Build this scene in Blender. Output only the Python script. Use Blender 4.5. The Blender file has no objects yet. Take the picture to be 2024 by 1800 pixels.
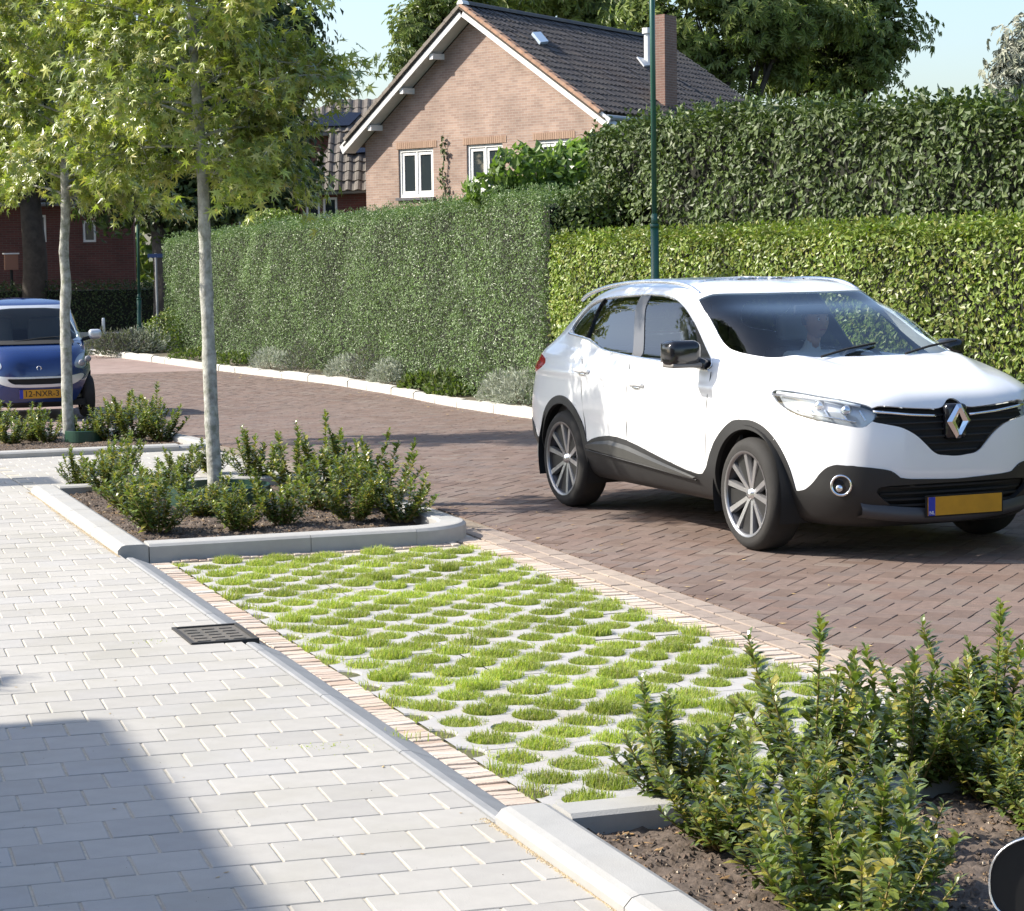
import bpy, math, random
import numpy as np
from mathutils import Matrix, Vector, noise as mnoise

# ------------------------------------------------------------------ camera
rng = np.random.default_rng(7)
random.seed(7)
SC = bpy.context.scene
COL = SC.collection
F_PX, YH, ROLL, CAM_H, YAW = 4500.0, 478.0, -0.0135, 1.88, math.radians(19.6)
_p = math.atan((900 - YH) / F_PX)
CFW = np.array([math.sin(YAW) * math.cos(_p), math.cos(YAW) * math.cos(_p), -math.sin(_p)])
_r0 = np.array([math.cos(YAW), -math.sin(YAW), 0.0])
_u0 = np.cross(_r0, CFW)
CR = math.cos(ROLL) * _r0 + math.sin(ROLL) * _u0
CU = np.cross(CR, CFW)
CO = np.array([0, 0, CAM_H])
cam_d = bpy.data.cameras.new('camera')
cam = bpy.data.objects.new('camera', cam_d)
COL.objects.link(cam)
SC.camera = cam
cam_d.sensor_fit = 'HORIZONTAL'
cam_d.sensor_width = 36
cam_d.lens = F_PX / 2024 * 36
cam_d.clip_start, cam_d.clip_end = 0.1, 3000
cam.matrix_world = Matrix(((CR[0], CU[0], -CFW[0], CO[0]), (CR[1], CU[1], -CFW[1], CO[1]), (CR[2], CU[2], -CFW[2], CO[2]), (0, 0, 0, 1)))
# ------------------------------------------------------------------ daylight
SUN_EL = math.radians(38)
SUN_H = np.array([-0.902, 0.432])          # horizontal direction towards the sun
world = bpy.data.worlds.new('World')
SC.world = world
world.use_nodes = True
wn = world.node_tree
wn.nodes.clear()
wo = wn.nodes.new('ShaderNodeOutputWorld')
wb = wn.nodes.new('ShaderNodeBackground')
ws = wn.nodes.new('ShaderNodeTexSky')
ws.sky_type = 'NISHITA'
ws.sun_disc = False
ws.sun_elevation = SUN_EL
ws.sun_rotation = math.atan2(SUN_H[0], SUN_H[1])
ws.air_density, ws.dust_density, ws.ozone_density = 1.0, 2.0, 2.4
wb.inputs['Strength'].default_value = 0.15
wn.links.new(ws.outputs[0], wb.inputs[0])
wn.links.new(wb.outputs[0], wo.inputs[0])
sun_d = bpy.data.lights.new('sun', 'SUN')
sun = bpy.data.objects.new('sun', sun_d)
COL.objects.link(sun)
sun_d.energy = 5.0
sun_d.angle = math.radians(0.7)
sun_d.color = (1.0, 0.93, 0.82)
_sv = Vector((SUN_H[0] * math.cos(SUN_EL), SUN_H[1] * math.cos(SUN_EL), math.sin(SUN_EL)))
sun.rotation_euler = _sv.to_track_quat('Z', 'Y').to_euler()
SC.view_settings.view_transform = 'Standard'
SC.view_settings.look = 'None'
SC.view_settings.gamma = 1
SC.view_settings.use_curve_mapping = False
SC.view_settings.exposure = 0.84
SC.cycles.max_bounces = 6
SC.cycles.transparent_max_bounces = 12
SC.cycles.use_denoising = True

# ------------------------------------------------------------------ geometry helpers
def zg(y):
    """The street falls away gently beyond the middle planter."""
    t = np.clip((np.asarray(y, float) - 17) / 14, 0, 1)
    return -.33 * t * t * (3 - 2 * t)
def proj(P):
    d = np.asarray(P, float) - CO
    z = d @ CFW
    return np.stack([1012 + F_PX * (d @ CR) / z, 900 - F_PX * (d @ CU) / z, z], -1)
def ray(x, y):
    return CFW + (x - 1012) / F_PX * CR - (y - 900) / F_PX * CU
def at(x, y, depth):
    return CO + depth * ray(x, y)
def onplane(x, y, P0, n):
    d = ray(x, y)
    return CO + d * (((np.asarray(P0) - CO) @ n) / (d @ n))
def inview(P, m=60):
    q = proj(P)
    return (q[..., 2] > 0.5) & (q[..., 0] > -m) & (q[..., 0] < 2024 + m) & (q[..., 1] > -m) & (q[..., 1] < 1800 + m)

class MB:
    """Collects vertices and polygons of any size with a material index each."""
    def __init__(s):
        s.V, s.F, s.M, s.n = [], [], [], 0
    def add(s, V, F, mi=0):
        V = np.asarray(V, float).reshape(-1, 3)
        if isinstance(F, np.ndarray):
            F = (F + s.n)
            s.F.append(F); s.M.append(np.full(len(F), mi))
        else:
            bylen = {}
            for f in F: bylen.setdefault(len(f), []).append(f)
            for k, fs in bylen.items():
                s.F.append(np.array(fs) + s.n); s.M.append(np.full(len(fs), mi))
        s.V.append(V); s.n += len(V)
        return s
    def box(s, lo, hi, mi=0, rot=0.0, piv=(0, 0)):
        lo, hi = np.array(lo, float), np.array(hi, float)
        V = np.array([[(lo, hi)[i][0], (lo, hi)[j][1], (lo, hi)[k][2]] for k in (0, 1) for j in (0, 1) for i in (0, 1)])
        if rot:
            c, sn = math.cos(rot), math.sin(rot)
            x, y = V[:, 0] - piv[0], V[:, 1] - piv[1]
            V[:, 0], V[:, 1] = piv[0] + c * x - sn * y, piv[1] + sn * x + c * y
        F = np.array([[0, 2, 3, 1], [4, 5, 7, 6], [0, 1, 5, 4], [2, 6, 7, 3], [0, 4, 6, 2], [1, 3, 7, 5]])
        return s.add(V, F, mi)
    def tube(s, pts, rad, sides=8, mi=0, cap=True):
        P = np.asarray(pts, float); n = len(P)
        r = np.full(n, rad) if np.isscalar(rad) else np.asarray(rad, float)
        T = np.gradient(P, axis=0); T /= np.linalg.norm(T, axis=1)[:, None] + 1e-12
        up = np.array([0, 0, 1.0]) if abs(T[0][2]) < .9 else np.array([1.0, 0, 0])
        V = []
        for i in range(n):
            a = np.cross(up, T[i]); a /= np.linalg.norm(a) + 1e-12
            b = np.cross(T[i], a); up = b
            th = np.arange(sides) * 2 * math.pi / sides
            V.append(P[i] + r[i] * (np.cos(th)[:, None] * a + np.sin(th)[:, None] * b))
        F = []
        for i in range(n - 1):
            for j in range(sides):
                k = (j + 1) % sides
                F.append([i * sides + j, i * sides + k, (i + 1) * sides + k, (i + 1) * sides + j])
        F = [np.array(F)]
        V = np.concatenate(V)
        s.add(V, F[0], mi)
        if cap:
            s.F.append(np.array([list(range(sides))[::-1]]) + s.n - len(V)); s.M.append(np.array([mi]))
            s.F.append(np.array([[(n - 1) * sides + j for j in range(sides)]]) + s.n - len(V)); s.M.append(np.array([mi]))
        return s
    def lathe(s, prof, sides=32, mi=0, axis='z', org=(0, 0, 0), closed=False):
        """prof: (radius, height) pairs spun about an axis."""
        pr = np.asarray(prof, float); th = np.arange(sides) * 2 * math.pi / sides
        V = np.array([[r * math.cos(t), r * math.sin(t), h] for r, h in pr for t in th])
        if axis == 'y': V = V[:, [0, 2, 1]]
        if axis == 'x': V = V[:, [2, 0, 1]]
        V = V + np.array(org)
        F = []
        n = len(pr)
        for i in range(n - 1 + (1 if closed else 0)):
            i2 = (i + 1) % n
            for j in range(sides):
                k = (j + 1) % sides
                F.append([i * sides + j, i * sides + k, i2 * sides + k, i2 * sides + j])
        return s.add(V, np.array(F), mi)
    def build(s, name, mats, parent=None, smooth=False, loc=None):
        V = np.concatenate(s.V)
        me = bpy.data.meshes.new(name)
        me.vertices.add(len(V)); me.vertices.foreach_set('co', V.astype(np.float32).ravel())
        li = np.concatenate([f.ravel() for f in s.F]).astype(np.int32)
        tot = np.concatenate([np.full(len(f), f.shape[1]) for f in s.F]).astype(np.int32)
        me.loops.add(len(li)); me.loops.foreach_set('vertex_index', li)
        me.polygons.add(len(tot))
        me.polygons.foreach_set('loop_start', np.r_[0, np.cumsum(tot)[:-1]].astype(np.int32))
        me.polygons.foreach_set('loop_total', tot)
        me.polygons.foreach_set('material_index', np.concatenate(s.M).astype(np.int32))
        me.polygons.foreach_set('use_smooth', np.full(len(tot), bool(smooth)))
        me.update(calc_edges=True)
        me.validate()
        for m in (mats if isinstance(mats, (list, tuple)) else [mats]): me.materials.append(m)
        return link(name, me, parent, loc)
def link(name, me, parent=None, loc=None):
    o = bpy.data.objects.new(name, me)
    COL.objects.link(o)
    if parent is not None: o.parent = parent
    if loc is not None: o.location = loc
    return o
def empty(name, loc=(0, 0, 0), rz=0.0):
    o = bpy.data.objects.new(name, None)
    COL.objects.link(o); o.location = loc; o.rotation_euler = (0, 0, rz); o.empty_display_size = .2
    return o
def tag(o, label=None, cat=None, group=None, kind=None):
    if label: o['label'] = label
    if cat: o['category'] = cat
    if group: o['group'] = group
    if kind: o['kind'] = kind
    return o
def copy_thing(root, loc, rz, scale=1.0):
    r = root.copy(); COL.objects.link(r); r.location = loc; r.rotation_euler = (0, 0, rz); r.scale = (scale,) * 3
    for ch in list(root.children):
        c = ch.copy(); COL.objects.link(c); c.parent = r
        for g in ch.children:
            d = g.copy(); COL.objects.link(d); d.parent = c
    return r
def bevel(o, w, seg=1):
    m = o.modifiers.new('bevel', 'BEVEL'); m.width = w; m.segments = seg; m.limit_method = 'ANGLE'; m.angle_limit = math.radians(40)
    return o
def fbm(x, y, z=0.0, sc=1.0, oc=3):
    v = np.zeros(np.broadcast(x, y, z).shape); a = 1.0
    x, y, z = np.broadcast_arrays(np.asarray(x, float), np.asarray(y, float), np.asarray(z, float))
    for o in range(oc):
        k = sc * 2 ** o
        v += a * (np.sin(k * x * 1.7 + 1.3 * o + 1.9 * np.sin(k * y * 1.1 + 2.1 * o)) * np.sin(k * y * 1.5 + .7 * o + 1.7 * np.sin(k * z * 1.3 + 1.1 * o + k * x * .6)) + .5 * np.sin(k * z * 1.9 + k * (x - y) * 1.2 + o))
        a *= .5
    return v / 1.8

# ------------------------------------------------------------------ materials
def nodes(name):
    m = bpy.data.materials.new(name); m.use_nodes = True
    nt = m.node_tree; nt.nodes.clear()
    return m, nt, nt.nodes.new, nt.links.new
def mat(name, col, rough=.6, metal=0.0, var=0.0, scale=8.0, bump=0.0, bscale=None, col2=None, spec=.5, coat=0.0, rnd=None, coords='Object', stain=None, detail=6):
    """Principled surface with noise-driven colour grain, optional fine relief, stain and per-piece colour steps."""
    m, nt, N, L = nodes(name)
    out = N('ShaderNodeOutputMaterial'); b = N('ShaderNodeBsdfPrincipled'); L(b.outputs[0], out.inputs[0])
    b.inputs['Roughness'].default_value = rough; b.inputs['Metallic'].default_value = metal
    b.inputs['Specular IOR Level'].default_value = spec; b.inputs['Coat Weight'].default_value = coat
    tc = N('ShaderNodeTexCoord'); src = tc.outputs[coords]
    if coords == 'World':
        pass
    last = None
    if rnd:
        g = N('ShaderNodeNewGeometry') if rnd[0] == 'island' else N('ShaderNodeObjectInfo')
        r = N('ShaderNodeValToRGB'); L(g.outputs['Random Per Island' if rnd[0] == 'island' else 'Random'], r.inputs[0])
        cols = rnd[1]; r.color_ramp.elements[0].color = (*cols[0], 1); r.color_ramp.elements[1].color = (*cols[-1], 1)
        for i, c in enumerate(cols[1:-1]):
            e = r.color_ramp.elements.new((i + 1) / (len(cols) - 1)); e.color = (*c, 1)
        last = r.outputs[0]
    if var or col2:
        nz = N('ShaderNodeTexNoise'); nz.inputs['Scale'].default_value = scale; nz.inputs['Detail'].default_value = detail; nz.inputs['Roughness'].default_value = .65
        L(src, nz.inputs['Vector'])
        mx = N('ShaderNodeMix'); mx.data_type = 'RGBA'
        mr = N('ShaderNodeMapRange'); mr.inputs[1].default_value = .3; mr.inputs[2].default_value = .7; L(nz.outputs[0], mr.inputs[0]); L(mr.outputs[0], mx.inputs[0])
        if last is not None:
            mx.blend_type = 'MULTIPLY'; mx.inputs[0].default_value = 1
            L(last, mx.inputs[6])
            rr = N('ShaderNodeMapRange'); rr.inputs[1].default_value = .3; rr.inputs[2].default_value = .7; rr.inputs[3].default_value = 1 - var; rr.inputs[4].default_value = 1 + var * .6
            L(nz.outputs[0], rr.inputs[0]); cc = N('ShaderNodeCombineColor'); [L(rr.outputs[0], cc.inputs[i]) for i in range(3)]
            L(cc.outputs[0], mx.inputs[7]); mx.inputs[0].default_value = 1.0
            for lk in list(nt.links):
                if lk.to_socket == mx.inputs[0]: nt.links.remove(lk)
        else:
            mx.inputs[6].default_value = (*[c * (1 - var) for c in col], 1)
            mx.inputs[7].default_value = (*(col2 if col2 else [min(1, c * (1 + var * .7)) for c in col]), 1)
        last = mx.outputs[2]
    if stain:
        sc_, amt, scol = stain
        nz = N('ShaderNodeTexNoise'); nz.inputs['Scale'].default_value = sc_; nz.inputs['Detail'].default_value = 5; nz.inputs['Roughness'].default_value = .6
        g = N('ShaderNodeNewGeometry'); L(g.outputs['Position'], nz.inputs['Vector'])
        mr = N('ShaderNodeMapRange'); mr.inputs[1].default_value = .48; mr.inputs[2].default_value = .72; mr.inputs[4].default_value = amt; L(nz.outputs[0], mr.inputs[0])
        mx = N('ShaderNodeMix'); mx.data_type = 'RGBA'; L(mr.outputs[0], mx.inputs[0])
        if last is not None: L(last, mx.inputs[6])
        else: mx.inputs[6].default_value = (*col, 1)
        mx.inputs[7].default_value = (*scol, 1); last = mx.outputs[2]
    if last is not None: L(last, b.inputs['Base Color'])
    else: b.inputs['Base Color'].default_value = (*col, 1)
    if bump:
        nz = N('ShaderNodeTexNoise'); nz.inputs['Scale'].default_value = bscale or scale * 6; nz.inputs['Detail'].default_value = 4
        L(src, nz.inputs['Vector'])
        bp = N('ShaderNodeBump'); bp.inputs['Strength'].default_value = bump; bp.inputs['Distance'].default_value = .004; L(nz.outputs[0], bp.inputs['Height']); L(bp.outputs[0], b.inputs['Normal'])
    return m
def leafmat(name, cols, rough=.4, trans=.35, spec=.5, tcol=None):
    """Leaf: colour by leaf (each leaf is an island), thin so light comes through."""
    m, nt, N, L = nodes(name)
    out = N('ShaderNodeOutputMaterial'); b = N('ShaderNodeBsdfPrincipled'); t = N('ShaderNodeBsdfTranslucent'); mx = N('ShaderNodeMixShader')
    b.inputs['Roughness'].default_value = rough; b.inputs['Specular IOR Level'].default_value = spec
    g = N('ShaderNodeNewGeometry'); r = N('ShaderNodeValToRGB'); L(g.outputs['Random Per Island'], r.inputs[0])
    r.color_ramp.elements[0].color = (*cols[0], 1); r.color_ramp.elements[1].color = (*cols[-1], 1)
    for i, c in enumerate(cols[1:-1]):
        e = r.color_ramp.elements.new((i + 1) / (len(cols) - 1)); e.color = (*c, 1)
    # slow change of tone through the plant
    gp = N('ShaderNodeTexCoord'); nz = N('ShaderNodeTexNoise'); nz.inputs['Scale'].default_value = 1.6; nz.inputs['Detail'].default_value = 3; L(gp.outputs['Object'], nz.inputs['Vector'])
    mr = N('ShaderNodeMapRange'); mr.inputs[1].default_value = .32; mr.inputs[2].default_value = .68; mr.inputs[3].default_value = .68; mr.inputs[4].default_value = 1.22; L(nz.outputs[0], mr.inputs[0])
    m2 = N('ShaderNodeMix'); m2.data_type = 'RGBA'; m2.blend_type = 'MULTIPLY'; m2.inputs[0].default_value = 1; L(r.outputs[0], m2.inputs[6])
    cc = N('ShaderNodeCombineColor'); [L(mr.outputs[0], cc.inputs[i]) for i in range(3)]; L(cc.outputs[0], m2.inputs[7]); r = m2
    rout = m2.outputs[2]
    L(rout, b.inputs['Base Color'])
    hs = N('ShaderNodeMix'); hs.data_type = 'RGBA'; hs.blend_type = 'MULTIPLY'; hs.inputs[0].default_value = 1; L(rout, hs.inputs[6])
    hs.inputs[7].default_value = (*(tcol or (1.5, 1.7, .7)), 1); L(hs.outputs[2], t.inputs[0])
    mx.inputs[0].default_value = trans
    L(b.outputs[0], mx.inputs[1]); L(t.outputs[0], mx.inputs[2]); L(mx.outputs[0], out.inputs[0])
    return m
# ------------------------------------------------------------------ the ground, road and pavements
M_EARTH = mat('earth_and_grass', (.07, .085, .035), .95, var=.4, scale=.6, col2=(.10, .10, .05))
M_SAND = mat('joint_sand', (0.216, 0.176, 0.135), .95, var=.35, scale=30)
M_SANDPALE = mat('pale_joint_sand', (0.440, 0.405, 0.334), .95, var=.2, scale=30)
BR = [(0.111, 0.073, 0.057), (0.147, 0.102, 0.081), (0.174, 0.123, 0.100), (0.135, 0.102, 0.088), (0.158, 0.104, 0.081), (0.123, 0.080, 0.060), (0.180, 0.141, 0.117)]
M_BRICKI = mat('red_brown_brick', BR[1], .8, var=.22, scale=18, bump=.5, bscale=160, rnd=('island', BR), stain=(.9, .35, (0.213, 0.173, 0.147)))
M_BRICKO = mat('red_brown_brick_single', BR[1], .8, var=.22, scale=18, bump=.5, bscale=160, rnd=('object', BR), stain=(.9, .35, (0.213, 0.173, 0.147)))
BG = [(0.268, 0.215, 0.177), (0.320, 0.262, 0.215), (0.237, 0.189, 0.162), (0.351, 0.283, 0.226)]
M_EDGEI = mat('edging_brick', BG[1], .85, var=.2, scale=18, bump=.5, rnd=('object', BG), stain=(1.2, .4, (.42, .35, .27)))
OC = [(0.440, 0.350, 0.285), (0.492, 0.417, 0.349), (0.414, 0.305, 0.232), (0.528, 0.473, 0.414), (0.475, 0.383, 0.296), (0.545, 0.518, 0.465)]
M_COB = mat('orange_clinker', OC[1], .85, var=.25, scale=25, bump=.7, bscale=120, rnd=('object', OC), stain=(2.0, .35, (.62, .52, .42)))
TC = [(0.343, 0.330, 0.305), (0.379, 0.366, 0.339), (0.359, 0.346, 0.321), (0.392, 0.378, 0.350), (0.332, 0.321, 0.301), (0.366, 0.358, 0.342)]
M_TILEO = mat('pale_concrete_tile', TC[1], .85, var=.07, scale=9, bump=.25, bscale=220, rnd=('object', TC), stain=(1.4, .55, (0.298, 0.285, 0.240)))
M_TILEI = mat('pale_concrete_tile_far', TC[1], .85, var=.07, scale=9, bump=.25, bscale=220, rnd=('island', TC), stain=(1.4, .55, (0.298, 0.285, 0.240)))
M_PAVER = mat('grass_paver_concrete', (0.378, 0.371, 0.363), .85, var=.13, scale=7, bump=.4, bscale=150, stain=(2.6, .55, (0.394, 0.341, 0.287)))
M_KERB = mat('kerb_concrete', (0.256, 0.263, 0.269), .8, var=.12, scale=6, bump=.3, bscale=180, stain=(2.2, .35, (0.340, 0.333, 0.325)))
M_KERBL = mat('planter_kerb_concrete', (0.347, 0.346, 0.334), .8, var=.10, scale=6, bump=.3, bscale=180, stain=(2.5, .35, (0.347, 0.324, 0.285)))
M_KERBW = mat('white_far_kerb', (0.468, 0.450, 0.405), .85, var=.15, scale=5, bump=.5, bscale=90, stain=(3, .3, (0.405, 0.387, 0.342)))
M_SOIL = mat('planter_soil', (.085, .062, .047), .95, var=.45, scale=35, bump=1.0, bscale=90, col2=(.15, .115, .09))

# ground sheet out to the horizon
ys = np.r_[np.linspace(-60, 14, 12), np.linspace(16, 90, 60), np.linspace(100, 1400, 25)]
xs = np.r_[np.linspace(-700, -30, 10), np.linspace(-25, 60, 18), np.linspace(80, 900, 12)]
X, Y = np.meshgrid(xs, ys)
Z = zg(Y) - .14
nx, ny = len(xs), len(ys)
F = np.array([[j * nx + i, j * nx + i + 1, (j + 1) * nx + i + 1, (j + 1) * nx + i] for j in range(ny - 1) for i in range(nx - 1)])
tag(MB().add(np.stack([X, Y, Z], -1), F).build('ground', M_EARTH, smooth=True), kind='structure')

def sheet(name, x0, x1, y0, y1, z, m, ny=40, nx=2, parent=None):
    xs, ys = np.linspace(x0, x1, nx), np.linspace(y0, y1, ny)
    X, Y = np.meshgrid(xs, ys)
    F = np.array([[j * nx + i, j * nx + i + 1, (j + 1) * nx + i + 1, (j + 1) * nx + i] for j in range(ny - 1) for i in range(nx - 1)])
    return MB().add(np.stack([X, Y, zg(Y) + z], -1), F).build(name, m, parent, smooth=True)

def brick_proto(L, W, H=.05, ch=.003):
    """paving brick, origin at the centre of its top, worn arrises"""
    a, b = L / 2, W / 2
    V = []
    for (s, z) in ((0, -H), (0, -ch), (ch, 0)):
        V += [[-a + s, -b + s, z], [a - s, -b + s, z], [a - s, b - s, z], [-a + s, b - s, z]]
    F = [[8, 9, 10, 11]]
    for k in (0, 4):
        for j in range(4):
            F.append([k + j, k + (j + 1) % 4, k + 4 + (j + 1) % 4, k + 4 + j])
    return np.array(V, float), F
def rotz(V, a):
    c, s = math.cos(a), math.sin(a)
    return np.stack([V[:, 0] * c - V[:, 1] * s, V[:, 0] * s + V[:, 1] * c, V[:, 2]], 1)
def lay(parent, name, places, L, W, mo, mi, zt=0.0, jit=.0015, tilt=.006, cap=300, sortkey=None):
    """places: (x, y, angle). The `cap` largest in the picture become parts, the rest one joined part."""
    V0, F0 = brick_proto(L, W)
    P = np.array(places, float)
    pr = proj(np.stack([P[:, 0], P[:, 1], zg(P[:, 1])], -1))
    vis = inview(np.stack([P[:, 0], P[:, 1], zg(P[:, 1])], -1), 30)
    order = np.argsort(np.where(vis, pr[:, 2], 1e5))
    me = None; rest = MB()
    for k, i in enumerate(order):
        x, y, a = P[i]
        z = float(zg(y)) + zt + rng.uniform(-jit, jit)
        if k < cap and vis[i]:
            if me is None:
                b = MB().add(V0, F0); o = b.build(name, mo, parent); me = o.data
            else: o = link(name, me, parent)
            o.location = (x, y, z); o.rotation_euler = (rng.uniform(-tilt, tilt), rng.uniform(-tilt, tilt), a + rng.uniform(-.004, .004))
        else:
            V = V0.copy(); V[:, 2] += V[:, 0] * rng.uniform(-tilt, tilt) + V[:, 1] * rng.uniform(-tilt, tilt)
            V = rotz(V, a) + [x, y, z]
            rest.add(V, F0)
    if rest.n:
        o = rest.build(name, mi, parent); o['kind'] = 'stuff'

# --- road
road = sheet('road', 4.46, 9.95, 3, 75, -.0075, M_SAND, 70, 3)
tag(road, kind='structure')
Wb = .1165
u = np.array([math.sqrt(.5), -math.sqrt(.5)]); v = np.array([math.sqrt(.5), math.sqrt(.5)])
pl, edgeb = [], []
for i in range(-400, 400):
    for j in range(-80, 80):
        o = (i * np.array([1, 1]) + j * np.array([4, 0])) * Wb
        for (cu, cv, an) in ((1.0, .5, -math.pi / 4), (2.5, 0.0, math.pi / 4)):
            pu, pv = o[0] + cu * Wb, o[1] + cv * Wb
            p = u * pu + v * pv + np.array([6.0, 14.0])
            if 4.66 < p[0] < 9.9 and 2.5 < p[1] < 40:
                (pl if p[0] > 5.02 else edgeb).append((p[0], p[1], an))
pl = np.array(pl)
pl = pl[inview(np.stack([pl[:, 0], pl[:, 1], zg(pl[:, 1])], -1), 1500)]
lay(road, 'brick', pl, .2300, .1140, M_BRICKO, M_BRICKI)
# bricks cut along the edging line
cbm = MB()
for (x, y, an) in edgeb:
    V0, _f = brick_proto(.2300, .1140); R_ = rotz(V0, an)[8:12] + [x, y, 0]
    if not inview(np.array([x, y, float(zg(y))]), 1500): continue
    X0 = 4.893; out = []
    for k in range(4):
        p, q = R_[k], R_[(k + 1) % 4]
        if p[0] >= X0: out.append(p)
        if (p[0] >= X0) != (q[0] >= X0): out.append(p + (q - p) * ((X0 - p[0]) / (q[0] - p[0])))
    if len(out) >= 3:
        out = np.array(out); k = len(out); z = float(zg(y)) + rng.uniform(-.0015, .0015)
        V = np.concatenate([out + [0, 0, z], out + [0, 0, z - .03]])
        cbm.add(V, [list(range(k))] + [[i, k + i, k + (i + 1) % k, (i + 1) % k] for i in range(k)])
o = cbm.build('cut_brick', M_BRICKI, road); o['kind'] = 'stuff'
o = sheet('far_brick_surface', 4.9, 9.9, 39.9, 75, -.002, mat('far_road_brick', (.25, .18, .16), .85, var=.25, scale=3, stain=(.5, .4, (.33, .27, .24))), 40, 2, road)
# other bay surfaces (behind the planters, under the small car)
bay2 = tag(sheet('far_parking_bay', 2.3, 4.9, 24.6, 75, -.006, mat('far_bay_brick', (.25, .18, .16), .85, var=.25, scale=5), 40), kind='structure')
# lengthways edging rows between bay and road
edge_rows = []
for r, x in enumerate((4.70, 4.825)):
    y = 2.6 + r * .11
    while y < 14.2:
        edge_rows.append((x, y, math.pi / 2)); y += .236
lay(road, 'edging_brick', edge_rows, .226, .112, M_EDGEI, M_EDGEI)

# --- parking bay with concrete grass pavers
bay = tag(sheet('parking_bay', 2.44, 4.66, 3.0, 14.0, -.012, M_SANDPALE, 12), kind='structure')
PX, PY = .31, .336
def paver_mesh(nxu=2, nyu=2, r=.084, dep=.05, g=.0018):
    """nxu x nyu lattice cells; round openings at each cell centre and at the cell corners"""
    m = MB(); hx, hy = PX / 2, PY / 2; na = 7
    for cx in range(nxu):
        for cy in range(nyu):
            X0, Y0 = (cx + .5) * PX, (cy + .5) * PY
            for sx in (-1, 1):
                for sy in (-1, 1):
                    def arc(r_, z):
                        t = np.linspace(0, math.pi / 2, na)
                        return np.stack([X0 + sx * r_ * .93 * np.cos(t), Y0 + sy * r_ * 1.06 * np.sin(t), np.full(na, z)], 1)
                    def arc2(r_, z):
                        t = np.linspace(0, math.pi / 2, na)
                        return np.stack([X0 + sx * (hx - r_ * .93 * np.cos(t)), Y0 + sy * (hy - r_ * 1.06 * np.sin(t)), np.full(na, z)], 1)
                    e = .006
                    A, B = arc(r + e, 0), arc2(r + e, 0)
                    poly = np.concatenate([A[::1], [[X0, Y0 + sy * hy, 0]] if False else np.zeros((0, 3)), [[X0, Y0 + sy * hy, 0]], B[::1], [[X0 + sx * hx, Y0, 0]]])
                    # order: arc A from (r,0) to (0,r); corner (0,hy); arc B from (hx-r,hy) to (hx,hy-r); corner (hx,0)
                    idx = list(range(len(poly)))
                    if sx * sy < 0: idx = idx[::-1]
                    m.add(poly, [idx])
                    for fn in (arc, arc2):
                        a0, a1, a2 = fn(r + e, 0), fn(r, -.006), fn(r - .004, -dep)
                        W = np.concatenate([a0, a1, a2]); F = []
                        for k in range(na - 1):
                            for q in (0, na):
                                f = [q + k, q + k + 1, q + na + k + 1, q + na + k]
                                F.append(f)
                        m.add(W, F)
    sx, sy = nxu * PX, nyu * PY
    return m
CY0 = 8.71 - .168 - 6 * PY
pmesh = None
XL = 2.60
for i in range(3):
    for j in range(10):
        if pmesh is None:
            o = paver_mesh().build('paver', M_PAVER, bay); pmesh = o.data
            bm_fix = True
        else: o = link('paver', pmesh, bay)
        o.location = (XL + i * 2 * PX + .002 * (i - 1), CY0 + j * 2 * PY, .002 + rng.uniform(-.002, .002))
        o.rotation_euler = (rng.uniform(-.002, .002), rng.uniform(-.002, .002), 0)
        o.scale = (.9975, .9975, 1)
XR = XL + 6 * PX
Ytop = CY0 + 20 * PY
# soil in the openings
o = sheet('cell_soil', XL, XR, CY0, Ytop, -.008, mat('cell_soil', (.10, .10, .045), .95, var=.3, scale=40), 10, 2, bay)
# orange clinkers along the bay edges
cob = []
y = 6.72
while y < 13.42:
    cob.append((2.475 + .062 + rng.uniform(-.004, .004), y, rng.uniform(-.03, .03))); y += .0535
lay(bay, 'clinker', cob, .118, .048, M_COB, M_COB, zt=-.002, jit=.004, tilt=.03, cap=400)
cob = []
y = 6.72
while y < 13.9:
    cob.append((4.548, y, rng.uniform(-.02, .02))); y += .0535
x = 2.64
while x < 4.45:
    cob.append((x, 13.50, math.pi / 2 + rng.uniform(-.02, .02))); x += .0535
lay(bay, 'clinker', cob, .145, .048, M_COB, M_COB, zt=0.0, jit=.003, tilt=.02, cap=400)

# --- grass in the cells
def grassblades(N, P, h, lean=.5):
    """each blade: tapering two-piece strip"""
    a = rng.uniform(0, 2 * math.pi, N); w = rng.uniform(.0012, .0024, N)
    d = np.stack([np.cos(a), np.sin(a), np.zeros(N)], 1); s = np.stack([-np.sin(a), np.cos(a), np.zeros(N)], 1)
    up = np.array([0, 0, 1.0]); le = rng.uniform(.1, 1.0, N) * lean
    p0 = P; p1 = P + up * (h * .6)[:, None] + d * (h * le * .3)[:, None]; p2 = P + up * (h * (1 - .35 * le))[:, None] + d * (h * le * 1.1)[:, None]
    V = np.stack([p0 - s * w[:, None], p0 + s * w[:, None], p1 + s * (w * .8)[:, None], p1 - s * (w * .8)[:, None], p2], 1).reshape(-1, 3)
    k = np.arange(N) * 5
    return V, np.stack([k, k + 1, k + 2, k + 3], 1), np.stack([k + 3, k + 2, k + 4], 1)
M_GRASS = leafmat('bay_grass', [(.24, .32, .06), (.32, .40, .09), (.36, .41, .12), (.26, .36, .065), (.44, .40, .20), (.21, .30, .05)], .55, .38, .25, (1.6, 1.7, .6))
g = MB()
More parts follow.
